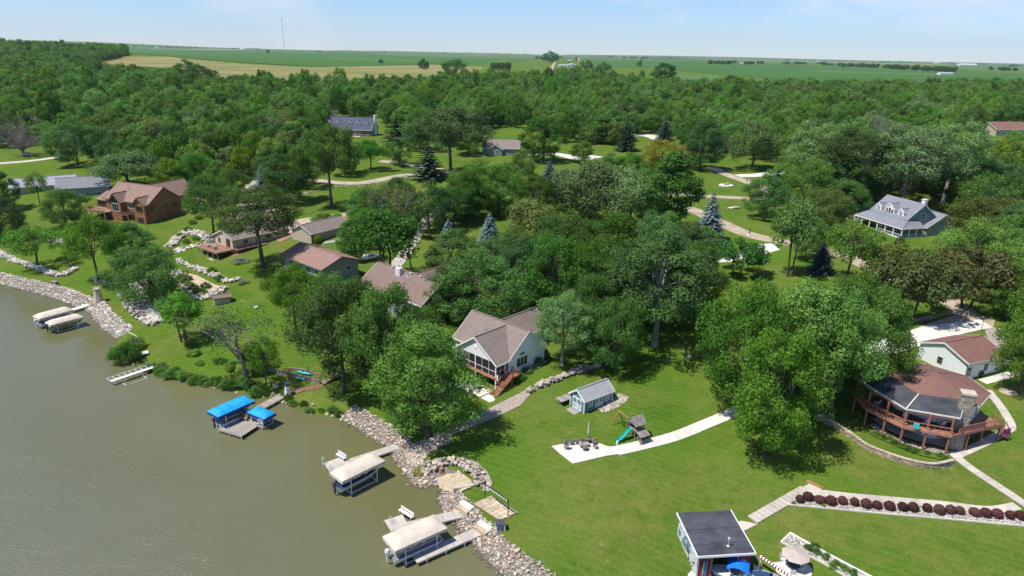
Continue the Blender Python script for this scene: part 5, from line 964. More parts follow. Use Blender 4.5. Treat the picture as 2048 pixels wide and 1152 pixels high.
TINT = {'green': (.096, .232, .040), 'bright': (.125, .270, .040), 'lime': (.175, .310, .042), 'dark': (.062, .170, .040), 'deep': (.045, .130, .046), 'olive': (.165, .225, .062), 'grey': (.135, .235, .085),
        'yellow': (.27, .28, .035), 'blue': (.16, .225, .245), 'bluedark': (.078, .117, .132), 'sprucegreen': (.045, .095, .046), 'brown': (.150, .165, .055), 'mid': (.080, .205, .040), 'maroon': (.165, .075, .066), 'sage': (.22, .26, .18)}
TREES = []
def tree(name, label, key, bx, by, ty, wpx, tint, cat='tree', group=None, xy=None, size=None, rz=None):
    if key in VARIANT: key = VARIANT[key][RNG.integers(len(VARIANT[key]))]
    tk, cr, H0, W0 = PROTO[key]
    if xy is None:
        p = gp(bx, by); v = p-CP; k = v@Fv; x, y, z = p
        # height from the pixel of the crown top: the point above the base on that ray row
        lo, hi = 0, 60
        for _ in range(30):
            m_ = (lo+hi)/2
            if pix((x, y, z+m_))[1] > ty: lo = m_
            else: hi = m_
        W = wpx*k/FPX*1.02; H = max(lo*.985, .62*W if name.startswith(('f', 'h')) else 0)
    else:
        x, y = xy; z = zg(x, y); H, W = size
    root = thing(name, label, cat, (x, y, z-.05), RNG.random()*6.28 if rz is None else rz, group)
    q_ = RNG.uniform(-.09, .09); s = (W/W0*(1+q_), W/W0*(1-q_), H/H0)
    for nm, me in (('trunk', tk), ('crown', cr)):
        o = link(nm, me, root); o.scale = s; c = TINT[tint]; j = .83+.2*RNG.random(); o.color = (c[0]*j, c[1]*j, c[2]*j, 1)
    TREES.append((x, y, W/2, H)); return root
T = [
# near lawns, shore and white house
('maple_tree','broad bright green maple on the rocky shore in front of the white house','maple',857,872,640,212,'bright'),
('oak_tree','dense dark oak on the slope left of the white house porch','oakm',690,785,548,205,'mid'),
('oak_tree','tall oak between the dark slope oak and the white house','oakm',778,812,556,170,'green'),
('oak_tree','slim tree with a bare trunk beside the brown roof house','tall',595,680,524,112,'green'),
('shade_tree','round crown hiding the roof of the taupe shingle house','street',665,690,545,120,'green'),
('shade_tree','leafy tree overhanging the left end of the white house','oak2',836,700,612,110,'mid'),
('ash_tree','pale green ash with a straight trunk by the white house drive','poplar',1124,730,568,128,'grey'),
('oak_tree','dark oak at the wood edge above the teal shed','oak2',1232,742,590,135,'mid'),
('linden_tree','tall linden with a pale trunk above the big lawn','poplar',1309,692,448,215,'mid'),
('oak_tree','oak hugging the left side of the pale trunk linden','oak',1190,640,470,150,'dark'),
('oak_tree','dark oak crown right of the pale trunk linden','maple',1385,650,475,120,'mid'),
('shade_tree','crown behind the white house garage wing','oak',960,650,500,180,'mid'),
('shade_tree','tall dark crown between white house and lane','maple2',1050,600,470,130,'dark'),
('shade_tree','dense crown just behind the pale ash','oak',1110,620,460,150,'green'),
('walnut_tree','low spreading walnut nearest the camera in the lawn tree cluster','oak',1532,910,640,196,'green'),
('walnut_tree','bright tall walnut at the left side of the lawn tree cluster','oak2',1482,840,552,190,'bright'),
('walnut_tree','bright tall walnut at the middle of the lawn tree cluster','maple',1585,832,546,205,'bright'),
('walnut_tree','green tree filling the gap left of the octagonal house','street',1655,846,575,140,'green'),
('walnut_tree','darker big tree overhanging the octagonal house roof','great',1688,785,545,222,'mid'),
('oak_tree','oak behind the bright walnut cluster','oak2',1620,720,560,150,'green'),
('shade_tree','bright green tree at the right edge by the white garage','oak2',2040,785,552,140,'bright'),
('crabapple_tree','bronze green crabapple above the rail fence','crab',1815,628,498,170,'olive'),
('crabapple_tree','bronze green crabapple over the lane bend','crab',1935,618,492,150,'brown'),
('locust_tree','airy locust in front of the grey porch house','airy',1690,565,436,112,'green'),
('blue_spruce','dark blue spruce beside the airy locust','spruce',1640,545,480,54,'bluedark'),
('locust_tree','forked tree on the lawn beside the drive apron','multi',1577,552,395,88,'green'),
('crabapple_tree','low round crabapple on the lawn left of the drive apron','crab',1475,550,478,104,'dark'),
('blue_spruce','silvery blue spruce standing alone beside the lane bend','spruce',1417,482,384,66,'blue'),
('shade_tree','small green tree beneath the silvery spruce','maple2',1405,508,450,66,'green'),
('pyramid_maple','tall dense pyramid shaped tree left of the lanes','pyramid',1338,462,298,96,'dark'),
('oak_tree','dark round tree beside the lane fork','oak',1528,438,345,92,'mid'),
('spruce_tree','dark spruce poking up behind the lane fork tree','spruce',1548,410,338,46,'sprucegreen'),
('maple_tree','bright maple left of the grey porch house','oak2',1640,478,372,118,'bright'),
('maple_tree','maple touching the left eave of the grey porch house','maple',1690,432,358,84,'green'),
('shade_tree','olive tree right of the grey porch house','oak2',1955,505,386,150,'olive'),
('shade_tree','lime green tree below the grey porch house gable','oak',1935,575,438,150,'bright'),
('shade_tree','green tree at the right edge above the lane','oak',2035,560,415,130,'green'),
('shade_tree','tree at the far right edge beside the wood','oak2',2050,460,330,120,'mid'),
('shade_tree','green crown between the taupe roof and the white house','oak',905,640,520,120,'green'),
('shade_tree','dark crown above the taupe roof house','maple2',905,560,455,110,'mid'),
('shade_tree','leafy crown left of the pale ash by the drive','oak2',1030,560,455,120,'green'),
('shade_tree','crown filling the wooded block beneath the tall blue spruce','oak',985,575,470,120,'mid'),
('shade_tree','bright crown at the lower edge of the wooded block','maple',1180,690,540,120,'green'),
('shade_tree','dark crown at the right end of the wooded block','oak2',1265,640,500,130,'dark'),
('shade_tree','bushy crown between linden and the lane','oak',1345,600,470,130,'mid'),
('shade_tree','pale crown between the two grey willows','willow',1140,420,330,110,'grey'),
('shade_tree','green crown at the top of the wooded block by the lane','oak2',1290,430,330,100,'green'),
('shade_tree','low crown below the pyramid shaped tree','maple2',1330,520,420,90,'mid'),
('shade_tree','crown left of the airy locust near the lane','oak2',1610,520,425,70,'green'),
('shade_tree','olive crown left of the lane bend','crab',1770,570,480,120,'olive'),
('shade_tree','green tree above the lane at the right edge','oak',1985,540,440,120,'bright'),
('shade_tree','tree between grey porch house and right edge','oak2',2010,520,400,110,'green'),
('shade_tree','crown right of the bronze crabapples','maple',2010,640,520,110,'green'),
('shade_tree','small tree filling the gap over the taupe roof ridge','tall',725,720,556,115,'mid'),
('shade_tree','small bright crown in front of the brown roof house','oak2',600,610,540,70,'bright'),
('shade_tree','crown beside the three stemmed tree','oak2',715,520,430,70,'mid'),
('shade_tree','crown along the retaining wall drive','oak',690,350,290,70,'green'),
('shade_tree','tree on the lawn beyond the long drive','oak2',620,330,265,60,'mid'),
('shade_tree','dark tree at the bend of the long drive','maple2',545,370,290,70,'dark'),
('shade_tree','tree row left of the ranch house','oak',840,300,215,80,'mid'),
('shade_tree','dark tree beside the left grey roof','maple2',15,420,340,60,'dark'),
('shade_tree','leafy tree on the lawn right of the lane fork','oak2',1560,395,320,70,'green'),
('shade_tree','leafy tree before the blue roofed building','oak',1615,430,310,90,'green'),
('shade_tree','broad tree beside the blue roofed building','oak2',1680,420,300,90,'mid'),
('shade_tree','bushy tree below the ranch drive','maple',1040,385,300,70,'green'),
('shade_tree','leafy tree left of the yellow crown','oak2',1255,370,300,80,'green'),
('shade_tree','round tree between the ranch lawn and the willows','oak',1215,365,305,75,'mid'),
('shade_tree','tree beside the lane above the pine','oak2',800,330,270,60,'green'),
('shade_tree','green tree left of the street maple','oak',610,375,290,70,'green'),
('shade_tree','tree at the foot of the long drive','oak2',470,420,330,70,'green'),
('shade_tree','small tree beside the carport','maple2',440,400,320,60,'mid'),
('shade_tree','green tree right of the long garage','oak',735,490,415,75,'mid'),
('shade_tree','low tree hiding the taupe roof valley','oak2',830,610,545,70,'mid'),
('shade_tree','tree behind the central blue spruces','maple',935,440,335,90,'green'),
# middle mass
('willow_tree','grey green willow in the middle of the wooded block','willow',1180,450,318,175,'grey'),
('willow_tree','second grey willow leaning left of the pyramid tree','willow',1255,460,328,120,'grey'),
('olive_tree','yellowish olive crown below the grey willows','willow',1065,515,392,135,'olive'),
('shade_tree','light green crown beside the lone lawn spruce','oak2',1075,450,345,110,'green'),
('shade_tree','broad crown right of the taller blue lawn spruce','oak',1120,560,420,150,'mid'),
('shade_tree','round crown in the block below the willows','maple',1225,560,418,140,'green'),
('shade_tree','dark crown above the pale trunk linden','oak2',1300,560,420,130,'dark'),
('shade_tree','green crown left of the silvery blue spruce','maple2',1375,560,440,100,'dark'),
('blue_spruce','blue spruce on the lawn beside the ranch drive','spruce',1097,385,322,58,'blue'),
('blue_spruce','tall blue spruce on the central lawn','spruce',979,510,426,62,'blue'),
('blue_spruce','small blue spruce left of the tall central spruce','spruce',897,492,438,44,'blue'),
('shade_tree','crown behind the small central blue spruce','oak2',905,450,368,115,'mid'),
('shade_tree','bushy crown above the central lawn','maple',1000,430,322,110,'green'),
('shade_tree','wide crown along the lane below the big cottonwood','oak',955,410,318,120,'mid'),
('cottonwood_tree','huge cottonwood with a forked trunk before the ranch house','street',902,352,203,166,'grey'),
('pine_tree','dark pine beside the lane left of the cottonwood','pine',857,360,288,70,'sprucegreen'),
('shade_tree','round lawn tree right of the tall street maple','street',742,340,278,62,'mid'),
('street_maple','tall bright maple casting shade above the long garage','street',664,416,240,132,'green'),
('shade_tree','dense dark tree beside the long drive','maple2',577,404,284,96,'dark'),
('blue_spruce','young blue spruce at the side of the long drive','spruce',526,380,328,38,'blue'),
('shade_tree','green tree between cedar house and cream deck house','street',428,472,348,98,'green'),
('oak_tree','spreading oak over the cream deck house','tall',527,537,366,176,'green'),
('shade_tree','three stemmed tree beside the white drive','multi',772,570,416,142,'green'),
('dead_tree','bare grey dead tree beside the white drive','dead',826,548,356,84,'brown'),
('dead_tree','bare branches rising behind the three stemmed tree','dead',770,470,368,80,'brown'),
('shade_tree','dark crown behind the bare tree by the drive','oak',860,470,362,110,'dark'),
('shade_tree','green crown above the long cream garage','oak2',735,455,370,90,'mid'),
('shade_tree','crown left of the drive near the retaining wall','maple2',795,430,352,90,'green'),
# left shore
('shade_tree','leaning tree on the terrace lawn below the cedar house','street',198,562,430,112,'green'),
('shade_tree','big tree over the lower limestone wall','oak',302,610,488,155,'green'),
('dark_cherry','dark purple green tree behind the lower limestone wall','maple2',262,520,444,100,'dark'),
('shade_tree','soft green tree on the far left terrace','airy',75,535,448,110,'green'),
('shade_tree','dark trees at the left edge above the terrace','oak',5,480,385,90,'dark'),
('shade_tree','low green tree left of the cedar house deck','oak',135,455,372,90,'green'),
('shade_tree','thin yellowish tree before the pale grey roofs','airy',80,410,340,50,'lime'),
('shade_tree','small tree with a dark trunk on the shore lawn','multi',368,682,586,92,'green'),
('dying_tree','half dead tree with bare grey limbs by the shore','dying',497,755,594,185,'green'),
('shade_tree','young green tree by the timber wall','airy',533,775,668,72,'bright'),
('shade_tree','thin tree above the shore kayaks','multi',508,745,690,60,'green'),
('willow_tree','pale willow behind the cedar house','willow',262,372,298,140,'grey'),
('shade_tree','yellow green tree behind the cedar house roof','oak2',345,380,312,75,'lime'),
('shade_tree','green tree behind the red car','oak',395,375,300,85,'mid'),
('dead_tree','grey leafless round tree at the far left road','bare',48,312,238,84,'brown'),
('shade_tree','broad dark tree beside the far left road','oak',155,330,232,95,'mid'),
# upper middle
('maple_tree','dark maple in front of the ranch house','maple',1086,324,228,96,'mid'),
('young_tree','small yellow green tree beside the ranch drive','oak2',1163,326,278,50,'lime'),
('spruce_tree','dark spruce between ranch house and yellow shrubs','spruce',1252,302,232,48,'sprucegreen'),
('spruce_tree','grey spruce by the small far drive','spruce',1328,282,238,40,'bluedark'),
('yellow_tree','golden yellow crown in front of the dark lane maple','oak2',1320,345,275,88,'yellow'),
('maple_tree','dense dark maple on the lawn by the lane fork','maple',1403,340,230,92,'dark'),
('willow_tree','tall grey willow beyond the lane fork','willow',1502,338,235,108,'grey'),
('shade_tree','leafy tree right of the tall grey willow','oak2',1590,360,285,90,'green'),
('pine_tree','dark pine at the right side of the slate cape house','pine',795,290,222,60,'sprucegreen'),
('shade_tree','dark tree left of the ranch house roof','maple2',935,310,225,80,'mid'),
('shade_tree','upright tree left of the far dark spruce','pyramid',1205,288,228,44,'mid'),
('shade_tree','brownish tree beside the far dark spruce','oak2',1222,290,240,40,'olive'),
('cottonwood_tree','grey cottonwood behind the grey porch house chimney','poplar',1800,420,228,165,'grey'),
('cottonwood_tree','grey cottonwood left behind the grey porch house','poplar',1700,415,240,150,'mid'),
('cottonwood_tree','cottonwood right behind the grey porch house','poplar',1885,410,225,150,'grey'),
('cottonwood_tree','cottonwood behind the blue roofed building','poplar',1625,390,225,120,'grey'),
('shade_tree','dark crown behind the pool','oak',1735,408,318,90,'mid'),
('dead_tree','bare grey tree rising from the right wood','bare',1755,300,222,52,'brown'),
('dead_tree','bare grey tree near the far right house','bare',1835,250,188,40,'brown'),
# far fields
('field_tree','lone round tree at the field edge left of the road','oak',848,140,117,26,'dark'),
('field_tree','tiny lone tree out in the green field','oak',762,127,118,12,'dark'),
('field_tree','big round tree clump at the field corner','oak2',912,168,116,60,'mid'),
('field_tree','round tree right of the country road','oak',1208,143,124,26,'dark'),
('field_tree','large dark tree at the edge of the pale hay','oak2',1327,160,124,52,'dark'),
('field_tree','dark tree beside the grain bins','oak',1172,140,118,28,'dark'),
('field_tree','round dark tree where the country road meets the farm','oak',1100,126,106,36,'dark'),
('field_tree','tall tree on the ridge beside the mast','oak',536,107,98,10,'dark'),
('field_tree','leafy hedge tree at the ploughed patch','oak2',1460,180,148,34,'mid'),
]
for r in T: tree(*r)
# hedgerow pines in a row and far clumps
for i, x in enumerate(range(983, 1022, 6)): tree('windbreak_pine', 'dark upright tree in the windbreak row beyond the wood', 'pyramid', x, 144, 124, 8, 'dark', 'tree', 'windbreak row of seven trees')
clump = [(375,118,52,160),(330,140,40,165),(300,146,34,166),(352,132,40,162),(400,128,52,162),(425,138,36,162),(270,142,28,158),(385,150,40,170)]
for x, ty, w_, by in clump: tree('hedge_tree', 'dark tree in the clump reaching into the stubble field', 'oak' if w_ > 36 else 'oak2', x, by+2, ty, w_, 'dark', 'tree', 'clump in the stubble field')
FARM = [(225,92.5,88,14),(250,93,88,18),(280,93.5,89,20),(345,95,90,24),(385,96,91,16),(475,98,93,20),(505,98.5,93,18),(760,103,98,16),(790,103.5,99,14),(935,106,101,20),(985,107,102,20),(1045,109,104,22),(1180,110,106,20),(1280,112,107,24),(1330,113,108,20),(1440,115,110,18),(1540,118,113,20),(1620,120,115,20),(1700,122,117,22),(1810,125,119,22),(1960,129,123,22),(1580,129,121,24),(1700,134,124,28),(1730,135,125,28),(1760,136,126,28),(1800,139,128,26),(1840,141,130,26),(1880,143,133,22),(2020,142,133,26),(1425,128,112,20),(1452,129,114,18),(1500,129,113,16),(1515,128,115,16),(1470,126,114,12),(700,101,95.5,26),(735,101,96,14),(1075,118,108,14),(1090,120,109,12),(1225,115,106,14),(1248,116,106,12),(1265,117,108,12),(1290,117,110,10),(1120,116,106,10),(1205,112,106,18),(640,104,98,8),(495,99,93.5,22),(515,99,94,14),(330,96,90,20),(360,96,91,16),(300,95,89,16),(1745,135,124,22),(1785,138,127,20),(1690,132,122,24),(1640,128,119,16),(1820,139,127,26),(1860,142,131,22),(1900,144,134,18),(1600,129,121,18),(1655,131,121,20),(1720,132,121,20),(1770,125,117,14),(1900,127,121,16),(1990,140,131,22),(2030,133,125,20),(960,106,101,14),(1020,109,104,18),(890,107,102,12),(1345,112,107,16),(1575,121,114,10),(1400,111.5,107,12)]
BELT = []
rb = np.random.default_rng(77)
for x, by, ty, w_ in FARM:
    for k in range(int(w_/2.4)+1): q = gp(x+(rb.random()-.5)*w_*1.25, by+.15*rb.normal()); BELT.append((q[0], q[1]))

# ---- woods behind the houses: nearest crowns as trees of their own, the rest one mass
def inpoly(x, y, poly):
    ins = np.zeros(np.shape(x), bool); P = np.array(poly)
    for i in range(len(P)):
        ax, ay = P[i]; bx, by = P[(i+1) % len(P)]
        if ay != by: ins ^= ((ay > y) != (by > y)) & (x < (bx-ax)*(y-ay)/(by-ay)+ax)
    return ins
WOOD = px_poly([(-60,292),(0,296),(60,290),(110,285),(200,330),(215,352),(300,345),(420,356),(500,362),(560,350),(600,302),(635,280),(648,238),(768,236),(790,262),(960,262),(990,258),(1060,258),(1130,285),(1240,292),(1262,268),(1345,268),(1365,302),(1460,314),(1560,326),(1600,352),(1640,410),(1700,412),(1770,398),(1905,418),(1930,450),(2070,505),(2130,500),(2120,190),(2060,178),(1900,183),(1700,186),(1560,182),(1470,188),(1440,182),(1390,190),(1300,178),(1180,160),(1120,158),(1090,168),(1000,165),(930,176),(820,182),(700,186),(500,184),(420,182),(300,166),(180,150),(60,145),(-60,148)])
HILL = px_poly([(-80,140),(60,142),(160,136),(185,128),(250,112),(253,105),(120,100),(-80,96)])
CLEAR = [px_poly(p) for p in ([(90,352),(200,352),(195,330),(120,322)], [(-60,335),(150,335),(135,300),(-60,305)], [(1940,345),(2120,350),(2120,246),(1950,246)], [(1380,186),(1450,186),(1450,172),(1380,174)], [(1620,335),(1700,335),(1690,300),(1640,300)])]
Pw = np.array(WOOD); mn = Pw.min(0); mxx = Pw.max(0); pts = []
rw = np.random.default_rng(21)
for _ in range(60000):
    pts.append((mn[0]+(mxx[0]-mn[0])*rw.random(), mn[1]+(mxx[1]-mn[1])*rw.random()))
pts = np.array(pts); ok = inpoly(pts[:, 0], pts[:, 1], WOOD)
for c in CLEAR: ok &= ~inpoly(pts[:, 0], pts[:, 1], c)
pts = pts[ok]
cell = {}; kept = []
for (x, y, r, h) in TREES: cell.setdefault((int(x//9), int(y//9)), []).append((x, y))
for x, y in pts:
    d = math.hypot(x, y); md = 6.6 if d < 450 else 8.2; cx, cy = int(x//9), int(y//9); good = True
    for a in (-1, 0, 1):
        for b_ in (-1, 0, 1):
            for q in cell.get((cx+a, cy+b_), ()):
                if (q[0]-x)**2+(q[1]-y)**2 < md*md: good = False
    if good: cell.setdefault((cx, cy), []).append((x, y)); kept.append((x, y))
kept.sort(key=lambda p: math.hypot(*p))
# keep as things only what stands inside the frame and near
vis = [p for p in kept if -60 < pix((p[0], p[1], zg(*p)+9))[0] < 2108]
names = [('wood_a', 'broad crown'), ('wood_b', 'narrow crown'), ('wood_c', 'loose crown')]; tints = ['green', 'mid', 'green', 'olive', 'bright', 'mid', 'green', 'grey', 'mid', 'lime', 'dark']
NIND = 138; words_t = {'green': 'fresh green', 'mid': 'leaf green', 'dark': 'dark green', 'olive': 'olive', 'bright': 'bright green', 'grey': 'grey green', 'lime': 'yellow green'}
for i, (x, y) in enumerate(vis[:NIND]):
    k, kw = names[rw.integers(3)]; tn = tints[rw.integers(len(tints))]; px_ = pix((x, y, zg(x, y)+8))[0]
    sec = 'wood behind the cedar house' if px_ < 560 else 'wood behind the ranch house' if px_ < 1400 else 'wood behind the grey porch house'
    hh = 11+6*rw.random(); tree('woodland_tree', '%s tree with %s crowded in the %s' % (words_t[tn], kw, sec), k, 0, 0, 0, 0, tn, 'tree', '%s %s in the %s' % (words_t[tn], kw, sec), (x, y), (hh, hh*(.74+.3*rw.random())))
rest = vis[NIND:]
Ph = np.array(HILL); mn = Ph.min(0); mxx = Ph.max(0); hp = np.stack([mn[0]+(mxx[0]-mn[0])*rw.random(26000), mn[1]+(mxx[1]-mn[1])*rw.random(26000)], 1); hp = hp[inpoly(hp[:, 0], hp[:, 1], HILL)]; cell2 = {}
for x, y in hp:
    c = (int(x//9), int(y//9))
    if c not in cell2: cell2[c] = (x, y)
rest += list(cell2.values())
def woodland(name, pts, label, lo=(.70, .70, .60), hi=(1.5, 1.5, 1.35)):
    P = np.array(pts); z = zt(P[:, 0], P[:, 1])-.3
    me = bpy.data.meshes.new(name); me.from_pydata([(float(a), float(b_), float(c)) for (a, b_), c in zip(P, z)], [], []); o = link(name, me)
    tag(o, label, 'woodland', kind='stuff'); o.color = (.106, .240, .046, 1)
    ng = bpy.data.node_groups.new(name, 'GeometryNodeTree'); ng.interface.new_socket('Geometry', in_out='INPUT', socket_type='NodeSocketGeometry'); ng.interface.new_socket('Geometry', in_out='OUTPUT', socket_type='NodeSocketGeometry')
    gi = ng.nodes.new('NodeGroupInput'); go = ng.nodes.new('NodeGroupOutput'); ip = ng.nodes.new('GeometryNodeInstanceOnPoints'); jg = ng.nodes.new('GeometryNodeJoinGeometry'); K = ng.links.new
    for key in ('wood_a', 'wood_b', 'wood_c', 'maple', 'wood_a', 'wood_b', 'poplar', 'wood_c', 'oak2', 'wood_b', 'wood_a', 'oak', 'wood_c', 'bare')[:14 if name == 'woodland' else 3]:
        src = next(o2 for o2 in bpy.data.objects if o2.data is PROTO[key][0 if key == 'bare' else 1])
        oi = ng.nodes.new('GeometryNodeObjectInfo'); oi.inputs['Object'].default_value = src; oi.inputs['As Instance'].default_value = True; K(oi.outputs['Geometry'], jg.inputs[0])
    rs = ng.nodes.new('FunctionNodeRandomValue'); rs.data_type = 'FLOAT_VECTOR'; rs.inputs[0].default_value = lo; rs.inputs[1].default_value = hi
    rr = ng.nodes.new('FunctionNodeRandomValue'); rr.data_type = 'FLOAT_VECTOR'; rr.inputs[0].default_value = (0, 0, 0); rr.inputs[1].default_value = (.06, .06, 6.28)
    ip.inputs['Pick Instance'].default_value = True
    K(gi.outputs[0], ip.inputs['Points']); K(jg.outputs[0], ip.inputs['Instance']); K(rs.outputs[0], ip.inputs['Scale']); K(rr.outputs[0], ip.inputs['Rotation']); K(ip.outputs[0], go.inputs[0])
    md = o.modifiers.new('scatter', 'NODES'); md.node_group = ng; return o
woodland('woodland', rest, 'unbroken green wood stretching from the houses to the fields')
woodland('shelter_belt', BELT, 'far dark shelter belts of farm trees along the horizon', (.9, .9, .8), (1.9, 1.9, 1.5)).color = (*TINT['dark'], 1)
print('TREES', len(TREES), 'wood pts', len(rest), 'vis', len(vis))
for tr_ in TREES[:110]:
    if tr_[3] > 27 or tr_[2] > 13: print('BIG', [round(float(a), 1) for a in tr_])
# ------------------------------------------------------------------ shore: docks, lifts and boats
def frame_from(a, b):
    d = np.array(b[:2])-np.array(a[:2]); return math.atan2(d[1], d[0]), float(np.linalg.norm(d))
def canopy(root, L_, W_, z, mat, skirt, rise=.55, drop=.45):
    """boat lift canopy: arched vinyl top with hanging scalloped skirt"""
    nx, ny = 14, 8; v = []; f = []
    for i in range(nx+1):
        x = -L_/2+L_*i/nx; e = min(1, (min(i, nx-i)/nx)*L_/.8)
        for j in range(ny+1): t_ = -1+2*j/ny; y = W_/2*t_; e2 = 1-abs(t_)**2.6; v.append((x, y, z+rise*(e**.5)*(e2 if e2 > 0 else 0)*1.0+.035*math.sin(i*2.1)*math.cos(j*1.3)))
    for i in range(nx):
        for j in range(ny): k = i*(ny+1)+j; f.append((k, k+ny+1, k+ny+2, k+1))
    top = MB().add(v, f).build('canopy_top', mat, root, smooth=True)
    for k in range(1, 5): x = -L_/2+L_*k/5; MB().tube([(x, W_/2*t_, z+rise*(max(0, 1-abs(t_)**2.6))+.012) for t_ in np.linspace(-.97, .97, 9)], .02, 4).build('seam', skirt, root)
    s = MB()
    def edge(p, q, n):
        for i in range(n):
            a = np.array(p)+(np.array(q)-p)*i/n; b = np.array(p)+(np.array(q)-p)*(i+1)/n; m_ = (a+b)/2
            dz = drop*(1+.18*math.sin(i*2.3)); s.add([a, b, b-[0, 0, dz*.9], m_-[0, 0, dz], a-[0, 0, dz*.9]], [(0,4,3,2,1)])
    c = [np.array(p, float) for p in ((-L_/2, -W_/2, z+.01), (L_/2, -W_/2, z+.01), (L_/2, W_/2, z+.01), (-L_/2, W_/2, z+.01))]
    for i in range(4): edge(c[i], c[(i+1) % 4], 12 if i % 2 == 0 else 5)
    s.build('canopy_skirt', skirt, root)
def boat_lift(label, a, b, width, zc, mat, skirt, boat='pontoon', bl=.9, motor='motor_dark', hull='hull_white', accent='hull_navy', blabel=None, wheel=False, bow=1):
    """a, b: pixels of the two ends of the canopy axis, at canopy height zc"""
    A, B = at(*a, zc), at(*b, zc); rz, L_ = frame_from(A, B); c = (A+B)/2; lf = thing('boat_lift', label, 'boat lift', (c[0], c[1], 0), rz)
    canopy(lf, L_, width, zc-.3, mat, skirt)
    for x in (-L_*.3, L_*.3):
        for y in (-width/2+.12, width/2-.12): MB().bar((x, y, -1.5), (x, y, zc-.3), .09).build('post', 'white_metal', lf)
        MB().bar((x, -width/2, .15), (x, width/2, .15), .09).build('cross_beam', 'white_metal', lf)
    for y in (-width/2+.12, width/2-.12): MB().bar((-L_*.32, y, .25), (L_*.32, y, .25), .07).build('side_rail', 'white_metal', lf); MB().bar((-L_/2+.1, y, zc-.3), (L_/2-.1, y, zc-.3), .05).build('canopy_bar', 'white_metal', lf)
    if wheel:
        w_ = MB(); R0 = .62
        for k in range(16): a0, a1 = 2*math.pi*k/16, 2*math.pi*(k+1)/16; w_.bar((R0*math.cos(a0), 0, R0*math.sin(a0)), (R0*math.cos(a1), 0, R0*math.sin(a1)), .05)
        for k in range(4): a0 = math.pi*k/4; w_.bar((-R0*math.cos(a0), 0, -R0*math.sin(a0)), (R0*math.cos(a0), 0, R0*math.sin(a0)), .035)
        w_.build('winch_wheel', 'white_metal', lf, (L_*.3, -width/2-.1, 1.2))
    bt = thing('pontoon_boat' if boat == 'pontoon' else 'motor_boat', blabel, 'boat', (c[0], c[1], .35), rz); BL = L_*bl; bw = width*.72
    if boat == 'pontoon':
        for y in (-bw*.36, bw*.36): MB().tube([(-BL/2, y, .25), (BL/2-.9, y, .25), (BL/2-.3, y, .33), (BL/2, y, .48)], [.28, .28, .2, .05], 10).build('pontoon', 'aluminium', bt, smooth=True)
        MB().box(-BL/2, BL/2-.4, -bw/2, bw/2, .52, .62).build('deck', 'aluminium', bt)
        for y in (-bw/2+.03, bw/2-.03): MB().box(-BL/2+.6, BL/2-.5, y-.03, y+.03, .62, 1.22).build('fence_panel', accent, bt); MB().bar((-BL/2+.6, y, 1.25), (BL/2-.5, y, 1.25), .05).build('fence_rail', 'white_metal', bt)
        MB().box(BL/2-.53, BL/2-.47, -bw/2, bw/2, .62, 1.2).build('front_panel', hull, bt)
        for x in (-BL*.3, BL*.12): MB().box(x, x+1.6, bw/2-.75, bw/2-.1, .62, 1.1).build('bench_seat', 'cushion_grey', bt)
    else:
        n = 10; v = []; f = []
        for i in range(n+1):
            t_ = i/n; x = -BL/2+BL*t_; hw = bw/2*(1-max(0, (t_-.55)/.45)**2.2); sh_ = .15*t_**2
            v += [(x, -hw, .95+sh_), (x, -hw*.82, .35+sh_*.8), (x, 0, .02+.45*max(0, t_-.6)**1.3*2), (x, hw*.82, .35+sh_*.8), (x, hw, .95+sh_)]
        for i in range(n):
            for j in range(4): k = i*5+j; f.append((k, k+1, k+6, k+5))
        f.append((0, 4, 3, 2, 1)); MB().add(v, f).build('hull', hull, bt, smooth=True)
        MB().add([q for i in range(n+1) for q in (v[i*5], v[i*5+4])], [(i*2, i*2+1, i*2+3, i*2+2) for i in range(n)]).build('boat_cover', accent, bt)
        for s in (-1, 1): MB().add([(v[i*5+(0 if s < 0 else 4)][0], v[i*5+(0 if s < 0 else 4)][1]*1.01, v[i*5][2]-zz) for i in range(n+1) for zz in (.12, .22)], [(i*2, i*2+1, i*2+3, i*2+2) for i in range(n)]).build('hull_stripe', 'aluminium', bt)
    mo = link('outboard_motor', None, bt, (-BL/2-.35, 0, .35)); MB().lathe([(.05, .7), (.26, .78), (.3, 1.05), (.24, 1.3), (.06, 1.36)], 8).build('cowl', motor, mo); MB().box(-.1, .12, -.09, .09, -.35, .75).lathe([(.05, -.45), (.09, -.35), (.05, -.25)], 6).build('leg', motor, mo)
    return lf
boat_lift('cream canopied boat lift beside the shore maple dock', (671,950), (757,909), 3.0, 3.0, 'canvas_cream', 'canvas_cream', 'boat', .98, 'motor_dark', 'hull_white', 'hull_navy', 'white motor boat under the upper cream canopy')
boat_lift('large cream canopied boat lift at the front right dock', (777,1083), (881,1038), 3.1, 3.0, 'canvas_cream', 'canvas_cream', 'pontoon', .96, 'hull_white', 'hull_white', 'hull_navy', 'navy pontoon boat under the large front cream canopy')
boat_lift('cream canopied boat lift farther from the camera at the far left shore', (71,632), (139,614), 3.0, 2.7, 'canvas_cream', 'canvas_cream', 'pontoon', .96, 'hull_white', 'hull_white', 'dark_grey', 'grey pontoon boat under the far left back canopy')
boat_lift('low cream canopied boat lift nearer the camera at the far left shore', (94,645), (161,628), 2.7, 2.3, 'canvas_cream', 'canvas_cream', 'boat', .95, 'motor_dark', 'hull_green', 'dark_grey', 'green striped boat under the far left front canopy')
boat_lift('long bright blue canopied boat lift at the middle dock', (424,825), (498,793), 3.0, 3.0, 'canvas_blue', 'canvas_navy', 'pontoon', .86, 'motor_dark', 'hull_white', 'dark_grey', 'grey pontoon boat under the long blue canopy', True)
